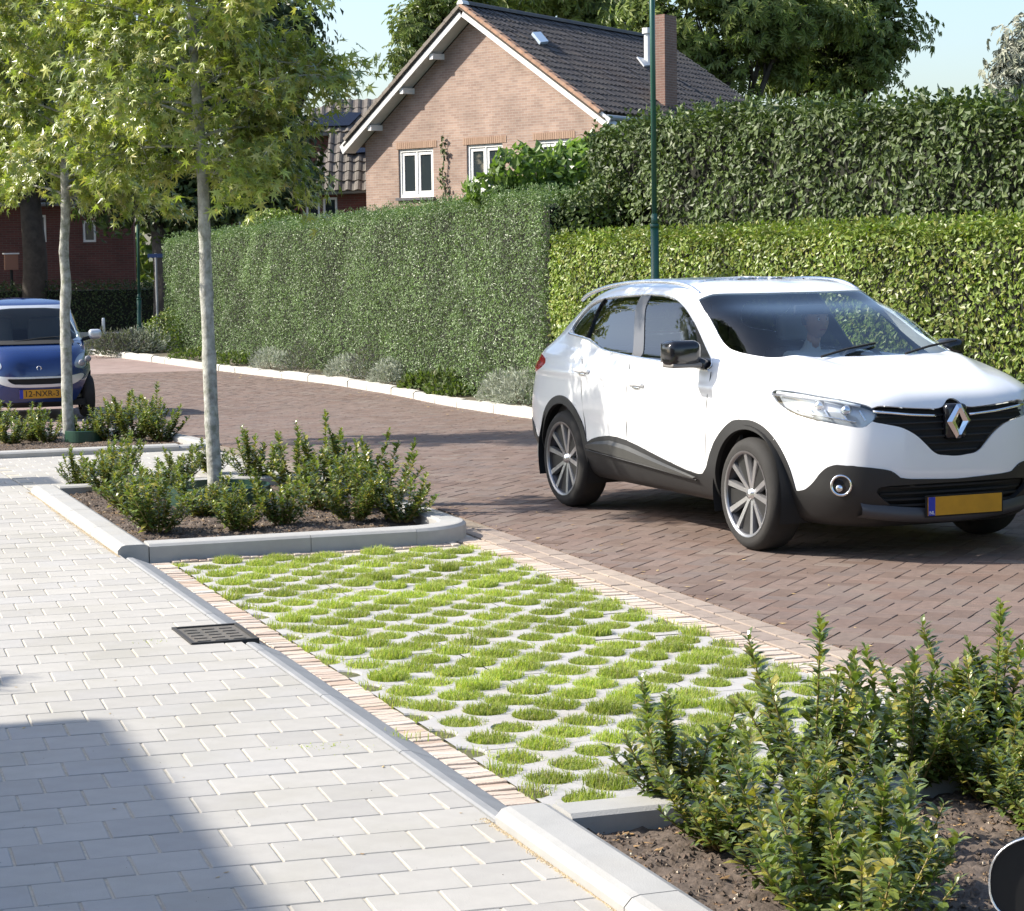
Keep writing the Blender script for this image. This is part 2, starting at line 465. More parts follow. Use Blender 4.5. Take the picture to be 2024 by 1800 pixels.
for i in range(0, 13):
    for j in range(0, 41):
        if (i + j) % 2: continue
        cx, cy = XL + i * PX / 2 + rng.normal(0, .006), CY0 + j * PY / 2 + rng.normal(0, .006)
        edge = False
        dens = rng.uniform(.6, 1.15)
        if i == 0: dens *= rng.choice([.1, .35, .5, .3])
        if i == 12: dens *= rng.choice([.2, .5, .4])
        if i == 1: dens *= rng.choice([1, .7, .9])
        if rng.random() < .03: dens *= .45
        n = int(780 * dens)
        rr = rng.uniform(.084, .107) * rng.uniform(0, 1, n) ** .48; th = rng.uniform(0, 2 * math.pi, n)
        x, y_ = cx + rr * np.cos(th), cy + rr * np.sin(th) * 1.08
        ok = (x > XL - .01) & (x < XR + .015)
        x, y_ = x[ok], y_[ok]; n = len(x); rr = rr[ok]; ok = slice(None)
        if rng.random() < .4 and 0 < i < 12:
            m_ = int(rng.uniform(80, 260)); a_ = rng.uniform(0, 6.28); rq = .055 * np.sqrt(rng.uniform(0, 1, m_)); tq = rng.uniform(0, 6.28, m_)
            x = np.r_[x, cx + .075 * math.cos(a_) + rq * np.cos(tq)]; y_ = np.r_[y_, cy + .075 * math.sin(a_) + rq * np.sin(tq)]; rr = np.r_[rr, np.full(m_, .07)]; n = len(x)
        h = rng.uniform(.013, .050, n) * (1.15 - .42 * (rr[ok] / .1) ** 2) * rng.uniform(.75, 1.15) * rng.uniform(.75, 1.3)
        V, Fq, Ft = grassblades(n, np.stack([x, y_, np.full(n, -.008)], 1), h, 1.0)
        b0 = g.n; g.add(V, Fq); g.F.append(Ft + b0); g.M.append(np.zeros(len(Ft)))
# a few weeds along joints
for (px, py, n, hh) in ((735, 1462, 60, .05), (790, 1470, 40, .05), (640, 1500, 50, .015), (560, 1504, 40, .012), (300, 1290, 20, .02), (820, 1072, 160, .07), (850, 1068, 120, .06), (690, 1505, 40, .012)):
    q = CO + ray(px, py) * ((0.0 - CAM_H) / ray(px, py)[2])
    x, y_ = q[0] + rng.normal(0, .05, n), q[1] + rng.normal(0, .025, n)
    V, Fq, Ft = grassblades(n, np.stack([x, y_, np.zeros(n) + (.045 if px < 720 else .01)], 1), rng.uniform(.5, 1, n) * hh, 1.0)
    b0 = g.n; g.add(V, Fq); g.F.append(Ft + b0); g.M.append(np.zeros(len(Ft)))
tag(g.build('grass', M_GRASS), 'short bright green grass growing in the openings of the concrete pavers', 'grass', kind='stuff')

# --- pavement of pale tiles
ZS = .05
walk = sheet('sidewalk', -4.2, 2.315, -4, 60, ZS - .0045, M_SANDPALE, 60, 2)
tag(walk, kind='structure')
tiles = []
sh = -.05
for j in range(-10, 90):
    y0 = 6.05 + .2235 * (j + .5)
    off = 0 if j % 2 else .108
    for i in range(-14, 4):
        x = 1.686 + .2158 * (i + .5) + off
        y = y0 + sh * (x - 1.6)
        if x < 2.315 - .1 and 3.4 < y < 22: tiles.append((x, y, math.atan(sh)))
tiles = np.array(tiles)
tiles = tiles[inview(np.stack([tiles[:, 0], tiles[:, 1], zg(tiles[:, 1])], -1), 900)]
lay(walk, 'tile', tiles, .2085, .2175, M_TILEO, M_TILEI, zt=ZS, jit=.001, tilt=.003)
# cut tiles beside the kerb
cut = []
for j in range(-10, 90):
    off = 0 if j % 2 else .108
    xs_ = [1.686 + .2158 * (i + .5) + off for i in range(-14, 4)]
    xe = max(x for x in xs_ if x < 2.215) + .1079
    y = 6.05 + .2235 * (j + .5) + sh * (2.25 - 1.6)
    wcut = 2.313 - xe
    if wcut > .03 and 3.4 < y < 22: cut.append((xe + wcut / 2 + .002, y, wcut - .005))
protos = {}
for (x, y, w_) in cut:
    k = round(w_, 2)
    if not inview(np.array([x, y, ZS]), 900): continue
    if k not in protos:
        V0, F0 = brick_proto(w_, .2175); o = MB().add(V0, F0).build('cut_tile', M_TILEO, walk); protos[k] = o.data
    else: o = link('cut_tile', protos[k], walk)
    o.location = (x, y, float(zg(y)) + ZS)
# crossing between the two far planters
cross = tag(sheet('crossing', 2.32, 4.46, 17.2, 20.95, ZS - .0045, M_SANDPALE, 14), kind='structure')
tl = []
for j in range(0, 18):
    for i in range(0, 10):
        tl.append((2.43 + .2158 * i + (.108 if j % 2 else 0), 17.36 + .2115 * j, 0))
tl = [t for t in tl if t[0] < 4.4 and t[1] < 20.9]
lay(cross, 'tile', tl, .2085, .204, M_TILEO, M_TILEI, zt=ZS, jit=.001, tilt=.003)

# --- kerbs
def kerbstone(x0, x1, y0, y1, z0, prof, parent, m, name='kerb_stone'):
    """sweep a cross-section (u across, z) along the longer direction"""
    alongy = (y1 - y0) > (x1 - x0)
    n = len(prof); V = []
    for e in (0, 1):
        for (uu, z) in prof:
            if alongy:
                y = (y0, y1)[e]; V.append([x0 + uu * (x1 - x0), y, z0 + z + float(zg(y))])
            else:
                x = (x0, x1)[e]; V.append([x, y0 + uu * (y1 - y0), z0 + z + float(zg(y0))])
    F = [[i, (i + 1) % n, n + (i + 1) % n, n + i] for i in range(n)] + [list(range(n))[::-1], list(range(n, 2 * n))]
    return MB().add(V, F).build(name, m, parent)
# sloping dropped kerb beside the bay
dk = empty('dropped_kerb', (0, 0, 0)); tag(dk, 'grey sloping kerb between the pale tiles and the orange clinkers', 'kerb', kind='structure')
prof = [(0, -.10), (0, .047), (.06, .052), (.25, .050), (.93, .006), (1, .0), (1, -.10)]
y = 6.66
while y < 13.3:
    y2 = min(y + 1.115, 13.46)
    if not (9.92 < y < 10.1): pass
    segs = [(y, y2)]
    if y < 10.22 < y2 or y < 10.8 < y2:
        segs = [(a, b) for a, b in ((y, min(y2, 10.23)), (max(y, 10.78), y2)) if b - a > .02]
    for a, b in segs:
        kerbstone(2.322, 2.478, a + .003, b - .003, 0, prof, dk, M_KERB)
    y = y2
HK = .105
pk = [(0, -.15), (0, HK - .03), (.12, HK - .006), (.25, HK), (.85, HK), (1, HK - .012), (1, -.15)]
def planter(name, x0, x1, y0, y1, label, rad=.45, near_round=True, far_round=True, step=1.0):
    root = empty(name, (0, 0, 0)); tag(root, label, 'planter', kind='structure')
    w = .185
    # left run
    ylist = np.arange(y0, y1 - .2, step)
    for k, a in enumerate(ylist):
        b = min(a + step, y1) if k < len(ylist) - 1 else y1
        kerbstone(x0, x0 + w, a + .003, b - .003, 0, pk, root, M_KERBL)
    # front and back runs, then rounded street-side corners
    for yy, s, rnd in ((y0, 1, near_round), (y1 - w, -1, far_round)):
        prof2 = [(0, -.15), (0, HK - .018), (.1, HK - .004), (.2, HK), (.9, HK), (1, HK - .012), (1, -.15)]
        if s < 0: prof2 = [(1 - a, b) for a, b in prof2][::-1]
        xe = x1 - rad
        xl = np.arange(x0 + w + .0035, xe - .2, step)
        for k, a in enumerate(xl):
            b = min(a + step, xe) if k < len(xl) - 1 else xe
            kerbstone(a + .002, b - .002, yy, yy + w, 0, prof2, root, M_KERBL)
        # quarter ring
        cx, cy = xe, (yy + rad if s > 0 else yy + w - rad)
        V, F = [], []
        K = 10
        rp = [(rad, -.15), (rad, HK - .02), (rad - .02, HK - .003), (rad - .04, HK), (rad - w + .02, HK), (rad - w, HK - .012), (rad - w, -.15)]
        for t in np.linspace(0, math.pi / 2, K):
            for (r_, z) in rp:
                V.append([cx + r_ * math.sin(t), cy - s * r_ * math.cos(t), z + float(zg(cy))])
        n = len(rp)
        for a in range(K - 1):
            for b in range(n):
                F.append([a * n + b, a * n + (b + 1) % n, (a + 1) * n + (b + 1) % n, (a + 1) * n + b])
        F.append(list(range(n))); F.append([(K - 1) * n + b for b in range(n)][::-1])
        MB().add(V, F).build('kerb_stone', M_KERBL, root)
    yl = np.arange(y0 + rad, y1 - rad - .2, step)
    for k, a in enumerate(yl):
        b = min(a + step, y1 - rad) if k < len(yl) - 1 else y1 - rad
        kerbstone(x1 - w, x1, a + .003, b - .003, 0, [(1 - p, q) for p, q in pk][::-1], root, M_KERBL)
    # soil with crumbs of relief
    nx_, ny_ = int((x1 - x0) / .022), int((y1 - y0) / .022)
    xs, ys = np.linspace(x0 + .1, x1 - .1, nx_), np.linspace(y0 + .1, y1 - .1, ny_)
    X, Y = np.meshgrid(xs, ys)
    Z = .045 + .018 * fbm(X, Y, 0, 2.2, 3) + .012 * fbm(X + 5, Y, 1, 16, 2) + rng.normal(0, .006, X.shape) + zg(Y)
    # keep inside the rounded corners
    dx = np.maximum(X - (x1 - rad), 0); dy = np.maximum(np.maximum((y0 + rad) - Y, Y - (y1 - rad)), 0)
    out = np.hypot(dx, dy) > rad - .06
    Z = np.where((dx > 0) & (dy > 0) & out, -.05 + zg(Y), Z)
    F = np.array([[j * nx_ + i, j * nx_ + i + 1, (j + 1) * nx_ + i + 1, (j + 1) * nx_ + i] for j in range(ny_ - 1) for i in range(nx_ - 1)])
    o = MB().add(np.stack([X, Y, Z], -1), F).build('soil', M_SOIL, root, smooth=True)
    # loose clods, chips and dead leaves
    n = int((x1 - x0) * (y1 - y0) * 1500)
    P = np.stack([rng.uniform(x0 + w, x1 - w, n), rng.uniform(y0 + w, y1 - w, n)], 1)
    dx = np.maximum(P[:, 0] - (x1 - rad), 0); dy = np.maximum(np.maximum((y0 + rad) - P[:, 1], P[:, 1] - (y1 - rad)), 0)
    P = P[np.hypot(dx, dy) < rad - w - .02]; n = len(P)
    cb = MB()
    for mi, (frac, smin, smax) in enumerate(((.86, .003, .011), (.06, .004, .010), (.08, .008, .020))):
        k = int(n * frac); Q = P[rng.integers(0, n, k)]
        s_ = rng.uniform(smin, smax, k) ; 
        T = np.array([[1, 0, 0], [-.5, .87, 0], [-.5, -.87, 0], [0, 0, .8]]) if mi < 2 else np.array([[1.3, 0, .1], [0, .5, .0], [-1.2, .1, .25], [0, -.5, .1]])
        a = rng.uniform(0, 6.28, k)
        c_, s__ = np.cos(a), np.sin(a)
        V = np.stack([T[None, :, 0] * c_[:, None] - T[None, :, 1] * s__[:, None], T[None, :, 0] * s__[:, None] + T[None, :, 1] * c_[:, None], np.repeat(T[None, :, 2], k, 0)], -1) * s_[:, None, None]
        zz = .050 + .018 * fbm(Q[:, 0], Q[:, 1], 0, 2.2, 3) + .010 * fbm(Q[:, 0] + 5, Q[:, 1], 1, 16, 2) + zg(Q[:, 1])
        V += np.stack([Q[:, 0], Q[:, 1], zz], 1)[:, None, :]
        idx = np.arange(k)[:, None] * 4
        if mi < 2:
            for tri in ((0, 1, 3), (1, 2, 3), (2, 0, 3)):
                cb.F.append(idx + np.array(tri)[None] + cb.n); cb.M.append(np.full(k, mi))
        else:
            cb.F.append(idx + np.array([[0, 1, 2, 3]]) + cb.n); cb.M.append(np.full(k, mi))
        cb.V.append(V.reshape(-1, 3)); cb.n += k * 4
    o = cb.build('soil_crumbs', [mat('clod', (.11, .08, .06), .95, rnd=('island', [(.05, .035, .025), (.16, .12, .09), (.09, .06, .045)])),
                                 mat('pale_chip', (.4, .36, .28), .9, rnd=('island', [(.25, .2, .15), (.5, .44, .34), (.32, .25, .18)])),
                                 mat('dead_leaf', (.3, .2, .1), .8, rnd=('island', [(.14, .08, .035), (.28, .17, .07), (.38, .24, .11)]))], root)
    o['kind'] = 'stuff'
    return root
planter('planter_bed', 2.30, 4.62, 13.50, 17.25, 'middle planter bed with grey concrete kerb around one young tree')
planter('planter_bed', 2.30, 4.62, 20.95, 24.75, 'far planter bed of shrubs in front of the small blue car')
planter('planter_bed', 2.30, 4.70, 2.60, 6.665, 'nearest planter bed with bare soil and tall glossy shrubs', rad=.5)

# cast iron drain cover set in the kerb line
dr = empty('drain_cover', (2.20, 10.50, ZS + .0065))
tag(dr, 'dark iron drain cover set between pale tiles and dropped kerb', 'drain cover')
M_IRON = mat('rusty_iron', (.095, .09, .08), .9, 0.0, var=.3, scale=20, bump=.6, bscale=60, stain=(6, .5, (.16, .14, .12)))
M_IROND = mat('dark_iron', (.03, .03, .03), .8, 0.0)
b = MB()
for (x0, x1, y0, y1) in ((-.125, .195, -.235, -.217), (-.125, .195, .217, .235), (-.125, -.107, -.217, .217), (.177, .195, -.217, .217)):
    b.box((x0, y0, -.05), (x1, y1, .004))
b.build('rim', M_IROND, dr)
b = MB(); b.box((-.104, -.214, -.05), (.174, .214, -.003)); b.build('lid', M_IRON, dr)
for k in range(5):
    for j in range(3):
        b = MB(); b.box((-.085 + j * .085, -.18 + k * .078, -.0025), (-.025 + j * .085, -.145 + k * .078, .001)); b.build('rib', M_IRON, dr)
# white kerb on the far side of the street
fk = empty('far_kerb', (0, 0, 0)); tag(fk, 'rough white kerb stones along the foot of the far hedges', 'kerb', kind='structure')
pts = np.array([(8.7, 4), (8.75, 11), (8.9, 18), (9.15, 24), (9.45, 28), (9.58, 31.5), (9.4, 35), (8.95, 38), (8.5, 41), (8.05, 45), (7.6, 47.6), (6.4, 49.2), (4, 50.1), (-2, 50.8)])
ks = np.r_[0, np.cumsum(np.linalg.norm(np.diff(pts, axis=0), axis=1))]
kat = lambda s_: np.array([np.interp(s_, ks, pts[:, 0]), np.interp(s_, ks, pts[:, 1])])
ss_ = 0.0
while ss_ < ks[-1] - 1:
    L_ = rng.uniform(.75, 1.15)
    A_, B2 = kat(ss_), kat(ss_ + L_); ang = math.atan2(-(B2[0] - A_[0]), B2[1] - A_[1]); yy = A_[1]
    hh = .11 + rng.uniform(-.015, .02)
    nseg = 5; V = []
    for k in range(nseg + 1):
        t = k / nseg * (L_ - .02)
        for (uu, z) in ((0, -.1), (.0, hh * .8), (.035, hh), (.13, hh), (.16, hh * .85), (.16, -.1)):
            V.append([uu + rng.uniform(-.008, .008), t, z + (rng.uniform(-.008, .008) if z > 0 else 0) + float(zg(yy + t * math.cos(ang)) - zg(yy))])
    F = [[k * 6 + i, k * 6 + (i + 1) % 6, (k + 1) * 6 + (i + 1) % 6, (k + 1) * 6 + i] for k in range(nseg) for i in range(6)] + [[5, 4, 3, 2, 1, 0], [nseg * 6 + i for i in range(6)]]
    o = MB().add(V, F).build('kerb_stone', M_KERBW, fk)
    o.location = (A_[0], A_[1], float(zg(yy))); o.rotation_euler = (0, 0, ang)
    ss_ += L_
# verge soil behind the kerb
vs = []
Vv, Fv = [], []
for k, s_ in enumerate(np.linspace(0, ks[-1], 70)):
    A_, B2 = kat(s_), kat(min(s_ + .3, ks[-1])); A0 = kat(max(s_ - .3, 0)); d = (B2 - A0) / np.linalg.norm(B2 - A0); nn_ = np.array([d[1], -d[0]])
    P_, Q_ = A_ + nn_ * .12, A_ + nn_ * 2.6
    Vv += [[P_[0], P_[1], float(zg(P_[1])) + .07], [Q_[0], Q_[1], float(zg(Q_[1])) + .10]]
    if k: Fv.append([2 * k - 2, 2 * k - 1, 2 * k + 1, 2 * k])
tag(MB().add(Vv, Fv).build('verge', mat('verge_soil', (.10, .085, .055), .95, var=.4, scale=6)), kind='structure')

# sand swept along the kerb foot, grit, twigs and dead leaves lying about
lt = MB(); T4 = np.array([[1, 0, 0], [-.5, .87, 0], [-.5, -.87, 0], [0, 0, .7]]); TL = np.array([[1.3, 0, .12], [0, .5, 0], [-1.2, .1, .25], [0, -.5, .1]])
def strew(P, z, T, s_, mi):
    k = len(P); a = rng.uniform(0, 6.28, k); c_, n_ = np.cos(a), np.sin(a)
    V = np.stack([T[None, :, 0] * c_[:, None] - T[None, :, 1] * n_[:, None], T[None, :, 0] * n_[:, None] + T[None, :, 1] * c_[:, None], np.repeat(T[None, :, 2], k, 0)], -1) * s_[:, None, None]
    V += np.stack([P[:, 0], P[:, 1], z + zg(P[:, 1])], 1)[:, None, :]; idx = lt.n + np.arange(k)[:, None] * 4
    if T is T4:
        for t in ((0, 1, 3), (1, 2, 3), (2, 0, 3)): lt.F.append(idx + np.array(t)[None]); lt.M.append(np.full(k, mi))
    else: lt.F.append(idx + np.array([[0, 1, 2, 3]])); lt.M.append(np.full(k, mi))
    lt.V.append(V.reshape(-1, 3)); lt.n += k * 4
for (y0, y1, n) in ((3.4, 6.75, 5200), (13.4, 17.3, 4200)):
    y = rng.uniform(y0, y1, n); x = 2.300 - np.abs(rng.normal(0, .013, n)) * (1 + .9 * fbm(y, 0, 0, 1.5, 3)); strew(np.stack([x, y], 1), ZS, T4, rng.uniform(.0012, .0042, n), 0)
n = 900; strew(np.stack([rng.uniform(.3, 2.28, n), rng.uniform(5, 17, n)], 1), ZS, T4, rng.uniform(.0008, .0026, n), 1)
n = 700; strew(np.stack([rng.uniform(4.9, 9, n), rng.uniform(7, 30, n)], 1), .001, T4, rng.uniform(.0015, .005, n), 1)
n = 60; strew(np.stack([rng.uniform(.6, 2.28, n), rng.uniform(5.5, 20, n)], 1), ZS + .001, TL, rng.uniform(.004, .011, n), 2)
n = 70; strew(np.stack([rng.uniform(2.5, 4.9, n), rng.uniform(6.8, 13.4, n)], 1), .004, TL, rng.uniform(.006, .014, n), 2)
n = 90; y = rng.uniform(12, 40, n); strew(np.stack([np.interp(y, pts[:, 1], pts[:, 0]) - np.abs(rng.normal(0, .25, n)) - .05, y], 1), .003, TL, rng.uniform(.012, .028, n), 2)
n = 80; y = rng.uniform(7, 24, n); strew(np.stack([4.9 + np.abs(rng.normal(0, .4, n)), y], 1), .003, TL, rng.uniform(.008, .018, n), 2)
tag(lt.build('fallen_litter', [mat('kerb_sand', (.48, .38, .24), .95, rnd=('island', [(.40, .31, .18), (.60, .50, .34), (.30, .24, .16)])), mat('grit', (.2, .18, .15), .95, rnd=('island', [(.08, .07, .06), (.35, .32, .27)])),
    mat('dry_leaf', (.3, .2, .1), .8, rnd=('island', [(.20, .12, .05), (.38, .26, .10), (.50, .38, .18)]))]), 'sand, grit and dry leaves scattered along the kerbs', 'litter', kind='stuff')
# ------------------------------------------------------------------ leaves
def frames(n, t):
    """orthonormal frames from normals n and approximate long axes t"""
    n = n / (np.linalg.norm(n, axis=1)[:, None] + 1e-9)
    t = t - n * (t * n).sum(1)[:, None]; t /= np.linalg.norm(t, axis=1)[:, None] + 1e-9
    return np.stack([np.cross(t, n), t, n], -1)      # columns: across, along, normal
T_OVAL = (np.array([[0, 0, 0], [.32, .45, .10], [0, 1, -.08], [-.32, .45, .10]]), [np.array([[0, 1, 2]]), np.array([[0, 2, 3]])])
T_SLIM = (np.array([[0, 0, 0], [.20, .5, .06], [0, 1, -.1], [-.20, .5, .06]]), [np.array([[0, 1, 2]]), np.array([[0, 2, 3]])])
_l = []
for k, (a, r) in enumerate([(-90, .1), (-60, .42), (-38, .22), (-10, .85), (18, .3), (38, .95), (62, .33), (90, 1.1), (118, .33), (142, .95), (162, .3), (190, .85), (218, .22), (240, .42)]):
    _l.append([r * .55 * math.cos(math.radians(a)), .35 + r * .62 * math.sin(math.radians(a)), .05 - .12 * r * r])
T_STAR = (np.array([[0, .35, .06]] + _l), [np.array([[0, 1 + k, 1 + (k + 1) % 14] for k in range(14)])])
T_LANCE = (np.array([[0, 0, 0], [.11, .3, .05], [0, .3, .02], [-.11, .3, .05], [.14, .6, .03], [0, .6, 0], [-.14, .6, .03], [0, 1, -.16]]),
           [np.array([[0, 1, 2], [0, 2, 3], [4, 7, 5], [5, 7, 6]]), np.array([[1, 4, 5, 2], [2, 5, 6, 3]])])
_h = []
for k in range(5):       # hand-shaped compound leaf of five leaflets
    a = math.radians(-70 + 35 * k); d = np.array([math.sin(a), math.cos(a)]); p = np.array([d[1], -d[0]])
    _h += [[0, 0, 0], [*(d * .6 + p * .14), .05], [*(d * 1.0), -.15], [*(d * .6 - p * .14), .05]]
T_HAND = (np.array(_h), [np.array([[4 * k, 4 * k + 1, 4 * k + 2, 4 * k + 3] for k in range(5)])])
def scatter(mb, T, P, n, t, size, mi=0, wid=1.0):
    TV, TF = T
    R = frames(n, t)
    loc = TV[None] * np.asarray(size).reshape(-1, 1, 1) * np.array([wid, 1, 1])
    V = np.einsum('nij,nkj->nki', R, loc) + P[:, None, :]
    N, K = len(P), len(TV)
    idx = mb.n + np.arange(N)[:, None, None] * K
    for f in TF:
        mb.F.append((idx + f[None]).reshape(-1, f.shape[1])); mb.M.append(np.full(N * len(f), mi))
    mb.V.append(V.reshape(-1, 3)); mb.n += N * K
def rdir(n):
    v = rng.normal(0, 1, (n, 3)); return v / np.linalg.norm(v, axis=1)[:, None]

M_HEDGE1 = leafmat('privet_leaf', [(0.083, 0.139, 0.050), (0.125, 0.196, 0.071), (0.166, 0.246, 0.091), (0.100, 0.163, 0.056), (0.199, 0.279, 0.120), (0.141, 0.213, 0.071)], .42, .16, .5)
M_HEDGE2 = leafmat('hornbeam_leaf', [(.13, .20, .03), (.19, .27, .045), (.08, .13, .024), (.25, .31, .065), (.16, .23, .035), (.28, .28, .08), (.10, .16, .03)], .42, .20, .4)
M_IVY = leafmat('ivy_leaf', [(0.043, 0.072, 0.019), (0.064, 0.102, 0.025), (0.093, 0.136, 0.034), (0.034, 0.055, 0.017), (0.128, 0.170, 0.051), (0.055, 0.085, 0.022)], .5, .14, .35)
M_BUSHL = leafmat('pale_bush_leaf', [(0.110, 0.187, 0.040), (0.176, 0.264, 0.070), (0.088, 0.154, 0.035), (0.220, 0.297, 0.100)], .35, .30, .5)
M_LIQ = leafmat('maple_shaped_leaf', [(0.178, 0.230, 0.038), (0.246, 0.307, 0.052), (0.328, 0.370, 0.081), (0.137, 0.179, 0.028), (0.397, 0.408, 0.114), (0.095, 0.140, 0.024), (0.273, 0.319, 0.067), (0.437, 0.383, 0.123)], .30, .24, .6)
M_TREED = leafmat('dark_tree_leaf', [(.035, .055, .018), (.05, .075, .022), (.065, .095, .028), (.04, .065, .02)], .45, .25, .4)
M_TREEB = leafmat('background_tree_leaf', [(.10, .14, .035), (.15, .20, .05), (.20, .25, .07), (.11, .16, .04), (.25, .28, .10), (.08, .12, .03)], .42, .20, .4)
M_SHRUB = leafmat('glossy_shrub_leaf', [(0.066, 0.104, 0.030), (0.105, 0.155, 0.042), (0.153, 0.208, 0.045), (0.086, 0.129, 0.033), (0.211, 0.260, 0.059), (0.344, 0.295, 0.059), (0.114, 0.164, 0.045)], .25, .22, .6)
M_SHRUBN = leafmat('shrub_tip_leaf', [(0.120, 0.168, 0.042), (0.180, 0.228, 0.060), (0.240, 0.228, 0.060), (0.108, 0.156, 0.036)], .28, .30, .6)
M_SILV = leafmat('silver_leaf', [(.42, .46, .38), (.54, .57, .48), (.34, .38, .29), (.48, .50, .41)], .7, .2, .2, (1, 1, .9))
M_LOWG = leafmat('low_green_leaf', [(.09, .13, .04), (.13, .18, .05), (.07, .10, .035), (.15, .16, .07)], .55, .3, .3)
M_LAV = leafmat('lavender_leaf', [(.13, .15, .11), (.18, .20, .15), (.15, .13, .15), (.10, .13, .08)], .7, .2, .2)
M_HEDGEIN = mat('hedge_inner_shade', (.010, .012, .006), .95, var=.4, scale=12)  # near-black colour stands in for the shade inside the hedges
M_BARK = mat('pale_grey_bark', (.30, .29, .25), .85, var=.45, scale=16, bump=1.0, bscale=60, col2=(.50, .50, .45), stain=(14, .9, (.13, .15, .09)))
M_BARKD = mat('dark_bark', (.06, .05, .04), .95, var=.4, scale=5, bump=.8, bscale=20)
M_TWIG = mat('twig', (.20, .17, .12), .85, var=.3, scale=20)
M_STEM = mat('shrub_stem', (.24, .19, .07), .7, var=.3, scale=30)

# ------------------------------------------------------------------ clipped hedges
def hedge(name, label, path, depth, ztop, zbot, m, leaf, dens, T=T_OVAL, rough=.05, ends=(1, 1), lumps=.06, seed=1, topn=.10, deep=.14, dark=M_HEDGEIN, gaps=0.0):
    """path: front-face polyline (x, y); the body lies on its +x side; z limits are functions of arc length fraction"""
    root = empty(name, (path[0][0], path[0][1], 0)); tag(root, label, 'hedge')
    P0 = np.array([path[0][0], path[0][1], 0.0])
    path = np.array(path, float); seg = np.linalg.norm(np.diff(path, axis=0), axis=1); S = np.r_[0, np.cumsum(seg)]; L_ = S[-1]
    def fpos(s): return np.stack([np.interp(s, S, path[:, 0]), np.interp(s, S, path[:, 1])], -1)
    def nrm(s):
        d = fpos(np.minimum(s + .2, L_)) - fpos(np.maximum(s - .2, 0)); d /= np.linalg.norm(d, axis=1)[:, None]
        n = np.stack([-d[:, 1], d[:, 0]], 1); n[n[:, 0] > 0] *= -1
        return n
    zt = lambda s: ztop(s / L_); zb = lambda s: zbot(s / L_)
    mb = MB()
    # front
    Hm = float(np.mean(zt(S) - zb(S)))
    n = int(dens * L_ * Hm)
    s = rng.uniform(0, L_, n); f = fpos(s); nn = nrm(s); v = rng.uniform(0, 1, n) ** .95
    z = zb(s) + (zt(s) - zb(s)) * v
    if gaps:
        kp = fbm(s, z, seed + 20, 3.1, 3) < rng.uniform(.75 - gaps, .95 - gaps * .5, n)
        s, v, z, f, nn = s[kp], v[kp], z[kp], f[kp], nn[kp]; n = len(s)
    bulge = lumps * fbm(s + .6 * np.sin(s * .37 + seed) + .5 * z, z * 1.1 + .3 * s, seed, 1.05, 3)
    off = -rng.exponential(rough, n) + rng.uniform(0, .03, n) + bulge
    off -= .10 * np.maximum(0, v - .93) / .07 * rng.uniform(0, 1, n)
    P = np.stack([f[:, 0] + nn[:, 0] * off, f[:, 1] + nn[:, 1] * off, z], 1)
    N = np.stack([nn[:, 0], nn[:, 1], np.full(n, .25)], 1) + rdir(n) * .75
    t = rdir(n) + np.array([0, 0, -.5]); scatter(mb, T, P, N, t, rng.uniform(.6, 1.25, n) * leaf)
    # top
    n2 = int(dens * L_ * depth * .8)
    s = rng.uniform(0, L_, n2); f = fpos(s); nn = nrm(s); w = rng.uniform(0, 1, n2) ** 1.4 * depth
    z = zt(s) + topn * .5 * fbm(s, w, seed + 3, 2.2, 3) - rng.exponential(rough, n2) + rng.uniform(0, .05, n2)
    P = np.stack([f[:, 0] - nn[:, 0] * w, f[:, 1] - nn[:, 1] * w, z], 1)
    scatter(mb, T, P, np.array([0, 0, 1.0]) + rdir(n2) * .8, rdir(n2) + [0, 0, .6], rng.uniform(.6, 1.25, n2) * leaf)
    # shoots standing above the cut
    n3 = int(L_ * 45 * dens / 1200)
    s = rng.uniform(0, L_, n3); f = fpos(s); nn = nrm(s); w = rng.uniform(0, .6, n3) * depth; z = zt(s)
    for k in range(4):
        P = np.stack([f[:, 0] - nn[:, 0] * w, f[:, 1] - nn[:, 1] * w, z + rng.uniform(0, topn * 1.3, n3)], 1)
        scatter(mb, T, P, rdir(n3) + [0, 0, .3], rdir(n3) + [0, 0, 1.2], rng.uniform(.6, 1.1, n3) * leaf)
    # ends
    for e in (0, 1):
        if not ends[e]: continue
        s0 = 0 if e == 0 else L_
        n4 = int(dens * depth * Hm)
        s = np.full(n4, s0, float); f = fpos(s); nn = nrm(s); d = np.stack([-nn[:, 1], nn[:, 0]], 1)
        dd = fpos(np.array([L_])) - fpos(np.array([0.0])); sg = np.sign((d @ dd[0]))[:, None] * (1 if e else -1); d = d * sg
        w = rng.uniform(0, depth, n4); z = zb(s) + (zt(s) - zb(s)) * rng.uniform(0, 1, n4)
        off = -rng.exponential(rough, n4)[:, None] + (lumps * fbm(w, z, seed + 9, 1.5, 3))[:, None]
        P = np.concatenate([f - nn * w[:, None] + d * off, z[:, None]], 1)
        scatter(mb, T, P, np.concatenate([d, np.full((n4, 1), .2)], 1) + rdir(n4) * .7, rdir(n4), rng.uniform(.6, 1.25, n4) * leaf)
    mb.V = [q - P0 for q in mb.V]
    mb.build('foliage', m, root)
    # solid core set back behind the leaves, inner shade painted as near-black
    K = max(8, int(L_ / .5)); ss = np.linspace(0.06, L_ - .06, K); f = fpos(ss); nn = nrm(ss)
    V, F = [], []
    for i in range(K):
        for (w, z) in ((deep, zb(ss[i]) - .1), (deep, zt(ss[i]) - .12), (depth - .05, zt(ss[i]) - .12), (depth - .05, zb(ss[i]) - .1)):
            V.append([f[i, 0] - nn[i, 0] * w, f[i, 1] - nn[i, 1] * w, float(z)])
